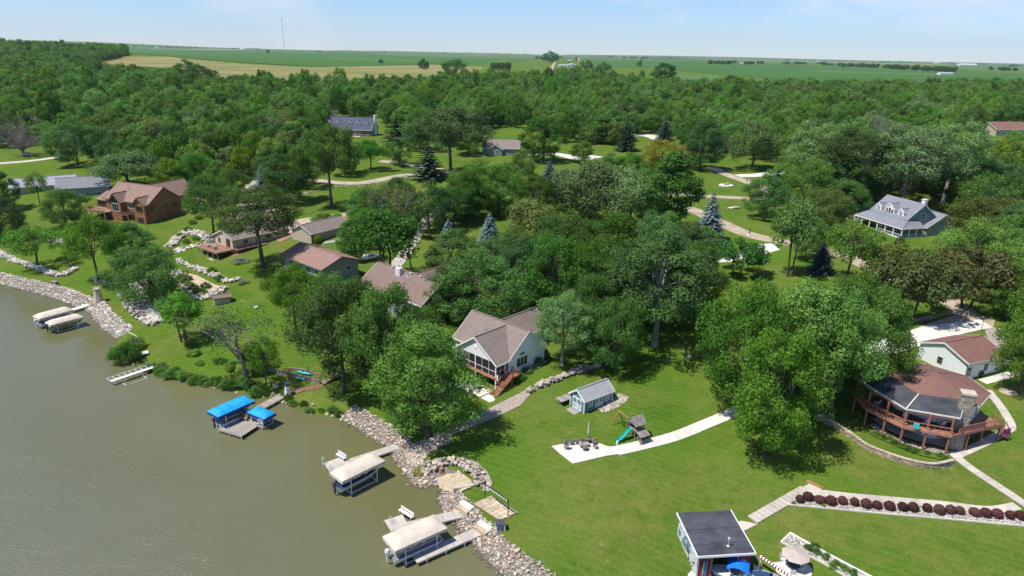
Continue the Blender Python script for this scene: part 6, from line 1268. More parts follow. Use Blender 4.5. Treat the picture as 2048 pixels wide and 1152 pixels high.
boat_lift('short blue canopied lift beside the dock bench', (505,815), (540,829), 2.3, 2.3, 'canvas_blue', 'canvas_navy', 'boat', .9, 'motor_dark', 'hull_navy', 'canvas_navy', 'small navy water scooter boat under the short blue canopy', True)
def dock(label, a, b, width, z=.55, mat='dock_panel', step=1.5, legs=True, posts=0.0):
    A, B = at(*a, z), at(*b, z); rz, L_ = frame_from(A, B); d = thing('dock', label, 'dock', (A[0], A[1], 0), rz); n = max(1, round(L_/step))
    for i in range(n):
        x0, x1 = L_*i/n+.02, L_*(i+1)/n-.02; MB().box(x0, x1, -width/2, width/2, z-.07, z).build('dock_panel', mat, d)
    for y in (-width/2+.04, width/2-.04): MB().box(0, L_, y-.04, y+.04, z-.24, z-.075).build('side_beam', 'aluminium', d)
    if legs:
        for i in range(0, n+1, 2):
            for y in (-width/2-.04, width/2+.04): MB().bar((L_*i/n, y, -1.6), (L_*i/n, y, z+.1+posts), .06).build('leg', 'white_metal', d)
    return d, L_
def ladder(d, x, y, z=.55):
    for s in (-.22, .22): MB().tube([(x, y+s, -.8), (x, y+s, z+.75), (x+.12, y+s, z+.92), (x+.3, y+s, z+.75), (x+.3, y+s, z)], .03, 6).build('ladder_rail', 'white_metal', d)
def bench(label, px, z, rz, L_=1.9, mat='white_metal', zg_=None):
    p = at(*px, z); b = thing('bench', label, 'bench', (p[0], p[1], z), rz); 
    for i in range(3): MB().box(-L_/2, L_/2, -.22+i*.15, -.09+i*.15, .42, .46).build('seat_slat', mat, b)
    for i in range(2): MB().box(-L_/2, L_/2, .26, .30, .55+i*.17, .69+i*.17).build('back_slat', mat, b)
    for x in (-L_/2+.15, L_/2-.15): MB().bar((x, -.18, 0), (x, -.18, .42), .06).bar((x, .25, 0), (x, .28, .86), .06).bar((x, -.2, .40), (x, .26, .40), .05).build('leg', mat, b)
d, L_ = dock('dock running out behind the upper cream canopy', (820,884), (655,938), 1.5); ladder(d, L_-.4, .5)
dock('platform at the water end of the shore maple dock', (655,935), (690,922), 2.6, .56)
d, L_ = dock('short dock behind the large front cream canopy', (932,1024), (790,1058), 1.6); dock('platform at the end of the front dock', (775,1052), (812,1040), 2.4, .56)
d2, L2 = dock('long tan dock in front of the large cream canopy', (958,1062), (828,1118), 1.5, .6, 'dock_panel', 1.2, True, .35)
for px in ((645,926), (780,1046)): p = at(*px, .56); ld = thing('dock_ladder', 'white ladder hoops on the %s dock platform' % ('upper' if px[1] < 1000 else 'front'), 'ladder', (p[0], p[1], 0), .5); ladder(ld, 0, 0, .5)
bench('white bench on the shore maple dock platform', (682,917), .56, R_(-40)); bench('white bench on the front dock platform', (812,1032), .56, R_(-40), 2.4)
dock('timber dock reaching out from the white lighthouse', (565,790), (478,838), 1.6, .55, 'dock_boards', 1.4)
dock('wide platform of the timber dock with mooring posts', (452,848), (500,862), 3.4, .57, 'dock_boards', 1.2, True, .9)
dock('side platform beside the short blue canopy', (498,838), (516,848), 2.2, .56, 'dock_boards', 1.2)
bench('brown bench on the timber dock platform', (484,838), .57, R_(-28), 2.2, 'timber_orange')
dock('small dock ending between the far left canopies', (186,606), (142,620), 1.4, .6, 'off_white', 1.5)
# bare white lift frame by the bushy shore
p0, p1 = at(222, 766, .5), at(308, 735, .7); rz, L_ = frame_from(p0, p1); fr = thing('bare_boat_lift', 'bare white metal dock and lift frame standing in shallow water', 'boat lift', (p0[0], p0[1], 0), rz)
MB().box(0, L_, -.35, .35, .78, .84).build('walk_board', 'white_metal', fr)
for y in (.35, 1.5): MB().bar((0, y, .9), (L_, y, .9), .07).build('side_bar', 'white_metal', fr)
for i in range(9): MB().bar((L_*i/8, .35, .9), (L_*i/8, 1.5, .9), .06).build('rung', 'white_metal', fr)
for x in (1.6, L_-2.2):
    for y in (-1.9, -.3): MB().bar((x, y, -1.5), (x, y, .9), .08).build('leg', 'white_metal', fr)
    MB().bar((x, -1.9, -.05), (x, 0, .1), .07).build('cross_beam', 'white_metal', fr)
MB().bar((1.6, -1.9, .05), (L_-2.2, -1.9, .05), .08).build('base_bar', 'white_metal', fr)
p = gp(283, 712); rk = thing('stored_lift', 'grey lift section with white cover stored on the bushy bank', 'boat lift', p, R_(35)); MB().box(-.2, 1.2, -.7, .7, .5, .6).build('cover_board', 'off_white', rk); MB().bar((-2.6, -.6, .3), (1.2, -.6, .45), .09).bar((-2.6, .6, .3), (1.2, .6, .45), .09).bar((-2.6, -.6, .3), (-2.6, .6, .3), .09).bar((-1.2, -.6, .35), (-1.2, .6, .35), .09).bar((1.1, -.6, -.2), (1.1, -.6, .5), .08).bar((1.1, .6, -.2), (1.1, .6, .5), .08).bar((-2.5, -.6, -.4), (-2.5, -.6, .35), .08).bar((-2.5, .6, -.4), (-2.5, .6, .35), .08).build('frame', 'timber_grey', rk)
# lighthouses, box
p = gp(576, 793); lt = thing('model_lighthouse', 'small white wooden lighthouse ornament at the head of the dock', 'lighthouse', p); MB().lathe([(.55, 0), (.36, 2.0)], 8).build('tower', 'white_paint', lt); MB().lathe([(.46, 2.0), (.46, 2.06)], 8).build('gallery', 'dark_grey', lt); MB().lathe([(.2, 2.06), (.2, 2.4)], 8).build('lantern', 'glass', lt); MB().lathe([(.3, 2.4), (.03, 2.65)], 8).build('cap', 'canvas_navy', lt)
for z in (.7, 1.35): MB().box(-.08, .08, -.60+z*.09, -.4, z, z+.22).build('window', 'canvas_navy', lt)
p = gp(198, 603); lt = thing('stone_lighthouse', 'cream stone lighthouse pillar on the left riprap edge', 'lighthouse', p); MB().lathe([(1.0, -.3), (.62, 2.9)], 8).build('tower', 'stone_cream', lt); MB().lathe([(.8, 2.9), (.8, 3.05)], 8).build('gallery', 'concrete', lt)
for k in range(8): a = k*math.pi/4; MB().box(-.12, .12, -.1, .1, 3.05, 3.3).build('merlon', 'stone_cream', lt, (.68*math.cos(a), .68*math.sin(a), 0), a)
p = gp(110, 570); bx = thing('timber_box', 'weathered timber box on the left shore lawn', 'box', p, R_(-20)); MB().box(-.8, .8, -.4, .4, 0, .85).build('box_body', 'timber', bx); MB().box(-.88, .88, -.46, .46, .85, .95).build('lid', 'timber_grey', bx)
# kayaks, timber wall, stair
for i, (px, lb) in enumerate((((608, 748), 'teal kayak lying on the upper timber wall'), ((604, 759), 'teal kayak lying lower by the timber stair'))):
    p = gp(*px); kx = thing('kayak', lb, 'kayak', (p[0], p[1], p[2]+.05), R_(-22+i*4)); n = 10; prof = [(.02, -1.7), (.22, -1.1), (.34, -.3), (.34, .3), (.22, 1.1), (.02, 1.7)]
    MB().lathe(prof, 10).build('hull', 'kayak_teal', kx, (0, 0, .2), (0, R_(90), 0), True).scale = (.6, 1, 1); MB().lathe([(.22, 0), (.2, .03)], 10).build('cockpit', 'dark_grey', kx, (-.2, 0, .37)).scale = (1.8, .8, 1)
def timber_wall(label, line, h, n=3):
    c = px_poly(line); p0 = c[0]; r = thing('timber_wall', label, 'retaining wall', (p0[0], p0[1], zg(*p0)))
    for a, b_ in zip(c[:-1], c[1:]):
        for k in range(n): MB().bar((a[0]-p0[0], a[1]-p0[1], k*h/n+.05), (b_[0]-p0[0], b_[1]-p0[1], k*h/n+.05+zg(*b_)-zg(*p0)), .2, h/n-.02).build('sleeper', 'timber', r)
timber_wall('grey timber sleeper wall behind the kayaks', [(537,742),(575,752),(640,768)], .9); timber_wall('short sleeper wall under the upper kayak', [(575,740),(610,744),(642,755)], .7, 2)
p0 = gp(645, 768); st = thing('timber_stair', 'timber garden stair with hand rail climbing into the oaks', 'stair', p0, R_(42)); steps(st, (0, 0, .1), (4.2, 0, 1.5), 1.2, 9, 'timber', 'step', .16)
for y in (-.65, .65): MB().bar((0, y, 1.0), (4.2, y, 2.4), .07, .09).build('hand_rail', 'timber', st)
for x in (0, 1.4, 2.8, 4.2): MB().bar((x, .65, 0), (x, .65, x*.333+1.0), .08).build('post', 'timber', st)
drape('brick_path', px_poly([(640,770),(650,775),(600,785),(580,792),(572,786),(600,778)]), 'mulch', .08, .5)
def lawn_chair(label, px, rz, mat='white_metal', seat='white_metal', group=None, z=None, dz=0.0):
    p = gp(*px) if z is None else at(*px, z); c = thing('lawn_chair', label, 'chair', (p[0], p[1], p[2]+dz), rz, group)
    MB().box(-.27, .27, -.27, .25, .40, .45).build('seat', seat, c); MB().slab([(-.27, .25, .45), (.27, .25, .45), (.27, .42, 1.0), (-.27, .42, 1.0)], .04).build('backrest', seat, c)
    for x in (-.27, .27): MB().bar((x, -.24, 0), (x, -.24, .62), .04).build('leg', mat, c); MB().bar((x, .36, 0), (x, .26, .62), .04).build('leg', mat, c); MB().bar((x, -.26, .63), (x, .3, .63), .05).build('arm', mat, c)
    return c
lawn_chair('white lawn chair standing on the shore under the young tree', (553, 778), R_(150)); lawn_chair('green and yellow chair by the weedy bank', (492, 768), R_(30), 'yellow_bloom', 'slide_teal'); lawn_chair('white chair on the slope beside the hut', (512, 618), R_(60)); lawn_chair('white chair below the brown roof house', (560, 533), R_(100))
# swing frame on flagstones, storage box, benches of stone
c4 = px_poly([(946,1008),(983,992),(1036,1026),(1000,1042)]); cc = np.mean(c4, axis=0); fz = zg(*cc); fs_ = thing('flagstone_pad', 'tan flagstone pad under the black swing frame', 'paving', (cc[0], cc[1], fz)); rr = random.Random(9)
def quad_pt(u, v_): return c4[0]*(1-u)*(1-v_)+c4[1]*(1-u)*v_+c4[3]*u*(1-v_)+c4[2]*u*v_  # u along 0->3, v along 0->1
nu, nv = 4, 7; gx = {}
for i in range(nu+1):
    for j in range(nv+1): gx[i, j] = quad_pt(j/nv if 1 else 0, i/nu)+(np.array([rr.uniform(-.09, .09), rr.uniform(-.09, .09)]) if 0 < i < nu and 0 < j < nv else 0)
plain('flagstone', (.50, .405, .285), .9, .18, 1.2, .02, rnd=.15)
for i in range(nu):
    for j in range(nv):
        q = [gx[i, j], gx[i+1, j], gx[i+1, j+1], gx[i, j+1]]; m_ = sum(q)/4; q = [m_+(k-m_)*.94 for k in q]; z = [zg(*k)-fz for k in q]
        if np.cross(q[1]-q[0], q[2]-q[0]) < 0: q = q[::-1]; z = z[::-1]
        MB().prism([(k[0]-cc[0], k[1]-cc[1]) for k in q], [h-.02 for h in z], [h+.09 for h in z]).build('flagstone', 'flagstone', fs_)
drape('flagstone_joints', [cc+(p-cc)*1.03 for p in c4], 'mulch', .045, .5)
a, b_ = gp(970, 1000), gp(1016, 1033); rz, L_ = frame_from(a, b_); sw = thing('swing_frame', 'black steel swing frame with rolled white seat over the flagstones', 'swing frame', (a[0], a[1], a[2]), rz); dz = b_[2]-a[2]
MB().bar((0, 0, 0), (0, 0, 2.35), .08).build('post', 'black_metal', sw); MB().bar((L_, 0, dz), (L_, 0, dz+2.35), .08).build('post', 'black_metal', sw); MB().bar((-.1, 0, 2.35), (L_+.1, 0, dz+2.35), .09).build('top_bar', 'black_metal', sw)
MB().tube([(.5, 0, 2.2), (L_-.2, 0, dz+2.2)], .12, 8).build('rolled_seat', 'timber_grey', sw)
for i in range(9): x = .6+(L_-.9)*i/8; MB().lathe([(.13, 0), (.13, .1)], 8).build('tie_band', 'white_paint', sw, (x, 0, 2.2+dz*x/L_), (0, R_(90), 0))
for x in (0, L_): MB().bar((x, -.7, .03+dz*(x > 0)), (x, .7, .03+dz*(x > 0)), .07).build('foot', 'black_metal', sw)
p = gp(1000, 1058); bx = thing('storage_box', 'small blue storage box with slate lid on the shore lawn', 'box', p, R_(12)); MB().box(-.5, .5, -.42, .42, 0, .95).build('box_body', 'siding_blue', bx); MB().slab([(-.6, -.5, .95), (.6, -.5, .95), (.6, .5, 1.06), (-.6, .5, 1.06)], .07).build('lid', 'dark_grey', bx)
for x in (-.5, .5):
    for y in (-.42, .42): MB().box(x-.05, x+.05, y-.05, y+.05, 0, .93).build('corner_trim', 'white_paint', bx)
for px, lb in (((932, 1015), 'pale stone step block at the head of the short dock'), ((968, 1056), 'pale stone step block at the head of the long front dock')):
    p = gp(*px); s_ = thing('stone_step', lb, 'step', p, R_(-42)); MB().box(-1.0, 1.0, -.15, .45, -.4, .42).build('riser_block', 'white_paint', s_); MB().box(-1.0, 1.0, -.8, -.15, -.4, .15).build('tread_block', 'sand', s_)
p = gp(930, 975); s_ = tag(MB().box(-1.6, 1.6, -.25, .25, -.3, .3).build('stone_ledge', 'stone_cream', None, p, R_(18)), 'flat cream stone ledge beside the sand cove', 'ledge')
p = gp(885, 978); s_ = tag(MB().bar((-.1, .5, .1), (.7, -.8, .1), .25).build('driftwood_beam', 'timber', None, p), 'dark timber beam at the mouth of the sand cove', 'beam')
p = gp(883, 945); s_ = tag(MB().lathe([(.3, -.1), (.26, .75)], 9).build('tree_stump', 'timber_orange', None, p), 'short brown stump among the cove stones', 'stump')
# ------------------------------------------------------------------ playset
p = gp(1270, 872); pl = thing('playset', 'wooden playset with plank roof tower, green slide and swing beam', 'playset', p, R_(30))
for x in (-.75, .75):
    for y in (-.75, .75): MB().bar((x, y, -.1), (x, y, 2.5), .1).build('post', 'timber', pl)
MB().box(-.8, .8, -.8, .8, 1.35, 1.45).build('platform', 'grey_planks', pl)
for s in (-1, 1):
    for k in range(6): t0, t1 = k/6, (k+1)/6; MB().slab([(-1.05, s*1.15*(1-t0), 2.35+1.0*t0), (1.05, s*1.15*(1-t0), 2.35+1.0*t0), (1.05, s*1.15*(1-t1), 2.33+1.0*t1), (-1.05, s*1.15*(1-t1), 2.33+1.0*t1)], .05).build('roof_plank', 'timber_grey', pl)
MB().add([(-.95, -.95, 2.4), (-.95, .95, 2.4), (-.95, 0, 3.25), (-.9, -.95, 2.4), (-.9, .95, 2.4), (-.9, 0, 3.25)], [(2,1,0),(3,4,5),(0,1,4,3),(1,2,5,4),(2,0,3,5)]).build('roof_gable', 'timber_grey', pl)
for k in range(4): MB().slab([(.85, -1.5+k*.0, 1.55), (.85, -1.5, 1.55), (.85, -1.5, 1.55)], .01) if False else None
for k in range(5): MB().slab([(-.9, -.85-.28*k, 1.62-.1*k), (.9, -.85-.28*k, 1.62-.1*k), (.9, -1.11-.28*k, 1.52-.1*k), (-.9, -1.11-.28*k, 1.52-.1*k)], .04).build('lean_to_plank', 'timber_grey', pl)
for x in (-.85, .85): MB().bar((x, -2.15, -.1), (x, -2.15, 1.15), .08).build('lean_to_post', 'timber', pl)
MB().box(-.8, .8, -2.1, -1.7, .45, .52).build('bench_shelf', 'timber', pl); MB().box(-.8, .8, -1.5, -1.2, .6, .67).build('table_shelf', 'timber', pl)
for s in (-.78, .78): MB().box(-.8, .8, s-.02, s+.02, 1.45, 2.0).build('tower_wall', 'timber_grey', pl) if s > 0 else MB().bar((-.8, s, 1.95), (.8, s, 1.95), .07).build('tower_rail', 'timber', pl)
sl = [(-.8, .0, 1.42), (-1.3, .0, 1.25), (-2.1, .0, .62), (-2.7, .0, .2), (-3.2, .0, .1)]; sm_ = MB()
for a, b2 in zip(sl[:-1], sl[1:]): sm_.slab([(a[0], -.28, a[2]), (b2[0], -.28, b2[2]), (b2[0], .28, b2[2]), (a[0], .28, a[2])], .05); [sm_.bar((a[0], y, a[2]+.09), (b2[0], y, b2[2]+.09), .06, .2) for y in (-.29, .29)]
sm_.build('slide', 'slide_teal', pl)
MB().bar((-.2, .75, 2.25), (-.2, 3.9, 2.25), .13).build('swing_beam', 'timber_orange', pl)
for s in (-1, 1): MB().bar((-.2, 3.7, 2.25), (-.2+s*1.15, 3.9, -.1), .1).build('beam_leg', 'timber_orange', pl)
MB().bar((-.8, 3.83, 1.0), (.4, 3.83, 1.0), .07).build('brace', 'timber', pl)
for y in (1.6, 2.7):
    s_ = MB().box(-.12, .12, y-.22, y+.22, .5, .54).build('swing_seat', 'black_metal', pl); MB().bar((-.2, y-.2, 2.2), (-.02, y-.2, .52), .02).bar((-.2, y+.2, 2.2), (-.02, y+.2, .52), .02).build('chain', 'black_metal', s_)
# ------------------------------------------------------------------ lawn patio with furniture
drape('lawn_patio', px_poly([(1103,893),(1128,888),(1165,883),(1198,887),(1215,893),(1245,897),(1240,908),(1145,928),(1122,910)]), 'concrete', .075, .7)
def chair2(label, px, rz): lawn_chair(label, px, rz, 'dark_grey', 'cushion_grey', 'lawn patio chairs', None, .07)
for i, (px, rz, lb) in enumerate((((1130, 890), 200, 'dark patio chair at the left corner of the lawn patio'), ((1142, 889), 190, 'dark patio chair second from the left on the lawn patio'), ((1153, 888), 180, 'dark patio chair third from the left on the lawn patio'), ((1164, 886), 175, 'dark patio chair left of the closed umbrella'), ((1189, 889), 130, 'dark patio chair right of the closed umbrella'), ((1191, 898), 80, 'dark patio chair nearest the lawn walk'), ((1132, 899), 260, 'low patio chair at the front left of the lawn patio'))): chair2(lb, px, R_(rz))
def table(name, label, px, w_, l_, h, rz, top='wicker', round_=False, dz=.07, leg='black_metal', z=None):
    p = gp(*px) if z is None else at(*px, z); t_ = thing(name, label, 'table', (p[0], p[1], p[2]+dz), rz)
    (MB().lathe([(w_/2, h-.05), (w_/2, h)], 20) if round_ else MB().box(-w_/2, w_/2, -l_/2, l_/2, h-.05, h)).build('table_top', top, t_)
    for sx in (-1, 1):
        for sy in (-1, 1): MB().bar((sx*w_*.32, sy*l_*.32, 0), (sx*w_*.32, sy*l_*.32, h-.05), .05).build('leg', leg, t_)
    return t_
table('patio_table', 'low grey slatted table on the lawn patio', (1168, 894), 1.5, .8, .5, R_(12), 'grey_planks'); table('fire_table', 'round dark fire table on the lawn patio', (1170, 901), .9, .9, .55, 0, 'wicker', True); table('serving_table', 'dark table under the closed umbrella', (1177, 886), 1.2, .7, .7, R_(20))
p = gp(1176, 884); um = thing('closed_umbrella', 'closed tan umbrella on a pole at the lawn patio', 'umbrella', (p[0], p[1], p[2]+.07)); MB().tube([(0, 0, 0), (0, 0, 3.3)], .03, 6).build('pole', 'dark_grey', um); MB().lathe([(.05, 1.0), (.17, 1.15), (.2, 1.7), (.13, 2.8), (.04, 3.25)], 10).build('folded_canopy', 'umbrella_tan', um); MB().lathe([(.32, 0), (.3, .1)], 12).build('base', 'dark_grey', um)
p = gp(1198, 888); pb = thing('plant_pot', 'yellow flower pot on the lawn patio', 'plant pot', (p[0]-.6, p[1]+.3, p[2]+.07)); MB().lathe([(.16, 0), (.24, .35)], 10).build('pot', 'dark_grey', pb); o = link('bloom', PROTO['bush'][1], pb, (0, 0, .3)); o.scale = (.22, .22, .25); o.color = (.5, .42, .03, 1)
p = gp(1130, 886); br2 = thing('patio_rail', 'black iron rail along the back of the lawn patio', 'railing', (p[0], p[1], p[2]+.05), R_(9)); [MB().tube([(x, y, 0), (x, y, .8), (x+.35, y+.03, .95), (x+.7, y+.06, .8), (x+.7, y+.06, 0)], .016, 5).build('hoop', 'black_metal', br2) for x, y in ((.0, .1), (.9, .2), (1.8, .3), (2.7, .4), (3.6, .5))]
p = gp(1234, 889); tag(MB().lathe([(.16, 0), (.14, .5), (.05, .6)], 8).build('garden_marker', 'white_metal', None, p), 'small white marker in the grass beside the lawn patio', 'marker')
# ------------------------------------------------------------------ boathouse forecourt
bz = 1.02
def px_slab(name, label, px, z, th, mat, cat='paving'):
    q = [at(*k, z) for k in px]; c = sum(q)/len(q); o = MB().prism([(k[0]-c[0], k[1]-c[1]) for k in q], -th, 0).build(name, mat, None, (c[0], c[1], z)); o['kind'] = 'structure'; return o
px_slab('concrete_pad', '', [(1425,1140),(1422,1165),(1370,1165),(1372,1142),(1385,1136)], .75, 1.2, 'concrete'); px_slab('boat_apron', '', [(1508,1126),(1590,1119),(1625,1150),(1620,1180),(1505,1180)], .95, 1.4, 'concrete')
def speed_boat(label, px, z, rz, L_, cover=None, bimini=False):
    p = at(*px, z); b = thing('speed_boat', label, 'boat', (p[0], p[1], z-.6), rz); n = 10; v = []; f = []; bw = 2.2
    for i in range(n+1):
        t_ = i/n; x = -L_/2+L_*t_; hw = bw/2*(1-max(0, (t_-.5)/.5)**2.2); v += [(x, -hw, .8), (x, -hw*.8, .25), (x, 0, 0+.4*max(0, t_-.6)**1.3*2), (x, hw*.8, .25), (x, hw, .8)]
    for i in range(n):
        for j in range(4): k = i*5+j; f.append((k, k+1, k+6, k+5))
    f.append((0, 4, 3, 2, 1)); MB().add(v, f).build('hull', 'hull_white', b, smooth=True); MB().add([q for i in range(n+1) for q in ((v[i*5][0], v[i*5][1]*.93, .78), (v[i*5+4][0], v[i*5+4][1]*.93, .78))], [(i*2, i*2+1, i*2+3, i*2+2) for i in range(n)]).build('deck', cover or 'off_white', b)
    for y in (-.5, .5): MB().box(-.5, .1, y-.25, y+.25, .78, 1.05).box(-.55, -.42, y-.25, y+.25, .78, 1.4).build('seat', 'cushion_grey', b)
    MB().slab([(.5, -.8, .9), (.5, .8, .9), (.35, .75, 1.3), (.35, -.75, 1.3)], .03).build('windscreen', 'glass', b); MB().lathe([(.16, 0), (.16, .04)], 10).build('steering_wheel', 'black_metal', b, (.25, -.45, 1.1), (0, R_(60), 0))
    if bimini:
        g = MB(); vv = []
        for i in range(9):
            a = -1+2*i/8
            for y in (-1.05, 1.05): vv.append((a*1.15, y, 2.35-.42*a*a))
        g.add(vv, [(i*2, i*2+1, i*2+3, i*2+2) for i in range(8)]).build('bimini_top', 'canvas_bright', b, (-.2, 0, 0), smooth=True)
        for x in (-1.2, .8):
            for y in (-1.0, 1.0): MB().bar((-.2, y, .8), (x, y, 2.0), .035).build('bimini_pole', 'white_metal', b)
    return b
speed_boat('white speed boat with a bright blue bimini top at the boathouse', (1470,1150), 1.0, R_(158), 6.0, None, True); speed_boat('white boat with navy deck cover beside the striped awning', (1545,1162), 1.2, R_(150), 5.0, 'hull_navy')
# striped awning roll
a, b_ = at(1518,1111,2.6), at(1592,1160,2.6); rz, L_ = frame_from(a, b_); aw = thing('striped_awning', 'rolled maroon and white striped awning on thin posts by the boats', 'awning', (a[0], a[1], .95), rz); n = 26
for i in range(n): MB().tube([(L_*i/n, 0, 1.62), (L_*(i+1)/n, 0, 1.62)], .17, 8).build('stripe', 'white_paint' if i % 2 else 'maroon', aw)
for x in (.3, L_-.3): MB().bar((x, 0, -.6), (x, 0, 1.5), .06).build('post', 'white_metal', aw)
p = at(1515,1148,1.0); tag(MB().tube([(0, 0, -.4), (0, 0, 1.9), (-.15, .1, 2.2)], .05, 8).build('mooring_post', 'aluminium', None, (p[0], p[1], .9)), 'tall grey curved post beside the blue bimini boat', 'post')
p = at(1586, 1139, 1.0); z_ = 1.0; um = thing('open_umbrella', 'open tan umbrella shading the blue round table', 'umbrella', (p[0], p[1], z_)); MB().tube([(0, 0, 0), (0, 0, 2.55)], .03, 6).build('pole', 'dark_grey', um)
for k in range(8):
    a0, a1 = k*math.pi/4, (k+1)*math.pi/4; r0 = 1.55; MB().slab([(r0*math.cos(a0), r0*math.sin(a0), 2.0), (r0*math.cos(a1), r0*math.sin(a1), 2.0), (.0, .0, 2.55)], .02).build('canopy_panel', 'umbrella_tan', um); MB().bar((0, 0, 2.5), (r0*math.cos(a0), r0*math.sin(a0), 1.98), .025).build('rib', 'dark_grey', um)
table('round_table', 'blue round glass table under the open umbrella', (1586, 1139), 1.35, 1.35, .72, 0, 'hull_navy', True, 0, 'white_metal', 1.0)
for px, rz, lb in (((1566, 1125), 60, 'white patio chair left of the blue round table'), ((1600, 1143), 250, 'white patio chair right of the blue round table'), ((1583, 1150), 170, 'white patio chair in front of the blue round table')): lawn_chair(lb, px, R_(rz), 'white_metal', 'white_metal', None, 1.0)
drape('table_patio', px_poly([(1545,1126),(1605,1118),(1625,1140),(1620,1165),(1560,1165)]), 'concrete', .08, .5)
p = at(1393,1146,.8); gr = thing('grill_bundle', 'dark green folded gear beside the boathouse door', 'gear', (p[0], p[1], .78)); MB().lathe([(.3, 0), (.35, .3), (.1, .6)], 8).build('gear_bag', 'slide_teal', gr).scale = (1.2, .7, 1); MB().bar((-.3, 0, .4), (.5, .1, 1.2), .05).build('gear_pole', 'black_metal', gr)
# concrete stair from the boathouse to the walk
pa, pb_ = gp(1478, 1056), gp(1612, 978); rz, L_ = frame_from(pa, pb_); cs = thing('concrete_stair', 'long shallow concrete stair from boathouse to garden walk', 'stair', (pa[0], pa[1], pa[2]), rz); n = 13; dz = pb_[2]-pa[2]
MB().box(-.2, 2.4, -.75, .75, -.1, .1).build('bottom_landing', 'concrete_grey', cs)
for i in range(n): x0 = 2.44+(L_-2.44)*i/n; z = dz*(.25+.75*(i+1)/n)+.06; MB().box(x0, x0+(L_-2.44)/n-.06, -.75, .75, z-.5, z).build('step', 'concrete_grey', cs)
px_l = [(1598,978),(1622,967),(1650,985),(1640,992),(1610,992)]; drape('walk_landing', px_poly(px_l), 'concrete_grey', .09, .5)
a, b_ = gp(1613, 965), gp(1645, 980); rz, L_ = frame_from(a, b_); lb_ = thing('timber_edging', 'two pale timber beams at the top of the concrete stair', 'edging', (a[0], a[1], a[2]), rz)
for k in range(2): MB().box(0, L_, -.12+k*.0, .12, k*.2, k*.2+.18).build('beam', 'timber_orange' if k else 'sand', lb_)
# bed edging
def edging(label, line, mat='concrete', w_=.15, h=.2):
    c = smooth_line(px_poly(line), 2.0); p0 = c[0]; r = thing('bed_edging', label, 'edging', (p0[0], p0[1], zg(*p0)))
    for a, b2 in zip(c[:-1], c[1:]): MB().bar((*(a-p0), zg(*a)-r.location.z+h/2-.03), (*(b2-p0), zg(*b2)-r.location.z+h/2-.03), w_, h).build('edge_stone', mat, r)
edging('concrete edging below the purple shrub row', [(1574,1010),(1680,1020),(1800,1031),(1950,1044),(2060,1054)]); edging('white upper edging of the umbrella flower bed', [(1581,1067),(1625,1092),(1680,1122),(1745,1156)], 'white_paint'); edging('lower edging of the umbrella flower bed', [(1562,1085),(1600,1105),(1640,1124),(1705,1162)])
edging('white end board of the umbrella flower bed', [(1562,1085),(1581,1067)], 'white_paint'); edging('thin stone edging along the lawn above the left riprap', [(-20,550),(50,560),(110,572),(140,578),(170,592),(195,608)], 'stone_cream'); edging('stone edging above the bushy end of the left riprap', [(200,612),(222,640),(250,660),(275,675)], 'stone_cream')
# ------------------------------------------------------------------ street furniture and far items
p = gp(1491, 386); lp = thing('lamp_post', 'double headed lamp post at the lane island', 'lamp post', p); MB().tube([(0, 0, 0), (0, 0, 4.6)], .07, 8).build('pole', 'black_metal', lp)
for s in (-1, 1): MB().bar((0, 0, 4.3), (s*.55, 0, 4.5), .05).build('arm', 'black_metal', lp); MB().lathe([(.1, 0), (.2, .15), (.16, .45), (.05, .55)], 8).build('lantern', 'white_metal', lp, (s*.55, 0, 4.45))
for px, lb in (((548, 552), 'dark garden lamp post beside the brown roof house'), ((673, 500), 'dark lamp post above the brown roof house'), ((1962, 662), 'short dark post beside the white garage lawn')):
    p = gp(*px); l2 = thing('garden_lamp', lb, 'lamp post', p); MB().tube([(0, 0, 0), (0, 0, 2.2)], .05, 6).build('pole', 'black_metal', l2); MB().lathe([(.08, 2.2), (.15, 2.35), (.13, 2.6), (.03, 2.7)], 8).build('lantern', 'dark_grey', l2)
p = gp(1452, 372); fo = thing('stone_planter', 'low round white stone planter with a boulder on the lane island', 'planter', p); MB().lathe([(2.6, 0), (2.6, .4), (2.3, .45)], 20).build('ring_wall', 'concrete', fo); o = link('boulder', ROCKS['fieldstone'][0], fo, (.2, 0, .8)); o.scale = (1.6, 1.4, 1.4)
for px, s, lb in (((1470, 417), 1.6, 'pale boulder on the lawn below the lane island'), ((1462, 418), 1.2, 'smaller pale boulder beside the lawn boulder')):
    p = gp(*px); o = tag(link('boulder', ROCKS['limestone_white'][2], None, (p[0], p[1], p[2]+.2)), lb, 'boulder'); o.scale = (s*1.6, s, s)
p = gp(1498, 470); sc = thing('garden_statue', 'small dark statue on a round stone base beside the lane', 'statue', p); MB().lathe([(.7, 0), (.6, .25)], 14).build('base', 'concrete', sc); MB().tube([(0, 0, .25), (.05, 0, .8), (.25, .05, 1.3), (.15, .1, 1.7)], [.12, .2, .16, .05], 8).tube([(.2, 0, 1.1), (-.4, .1, 1.5)], [.1, .02], 6).build('figure', 'dark_grey', sc)
def pole_sign(px, lb, h, mat):
    p = gp(*px); s_ = thing('sign_post', lb, 'sign', p); MB().bar((0, 0, 0), (0, 0, h), .07).build('post', 'timber_grey', s_); MB().box(-.35, .35, -.05, -.02, h-.55, h-.05).build('sign_board', mat, s_)
pole_sign((1465, 402), 'small sign post on the lane island', 2.0, 'white_metal'); pole_sign((1487, 404), 'narrow white marker post below the lamp post', 1.6, 'white_paint'); pole_sign((1458, 345), 'green utility marker beside the upper lane', .9, 'slide_teal')
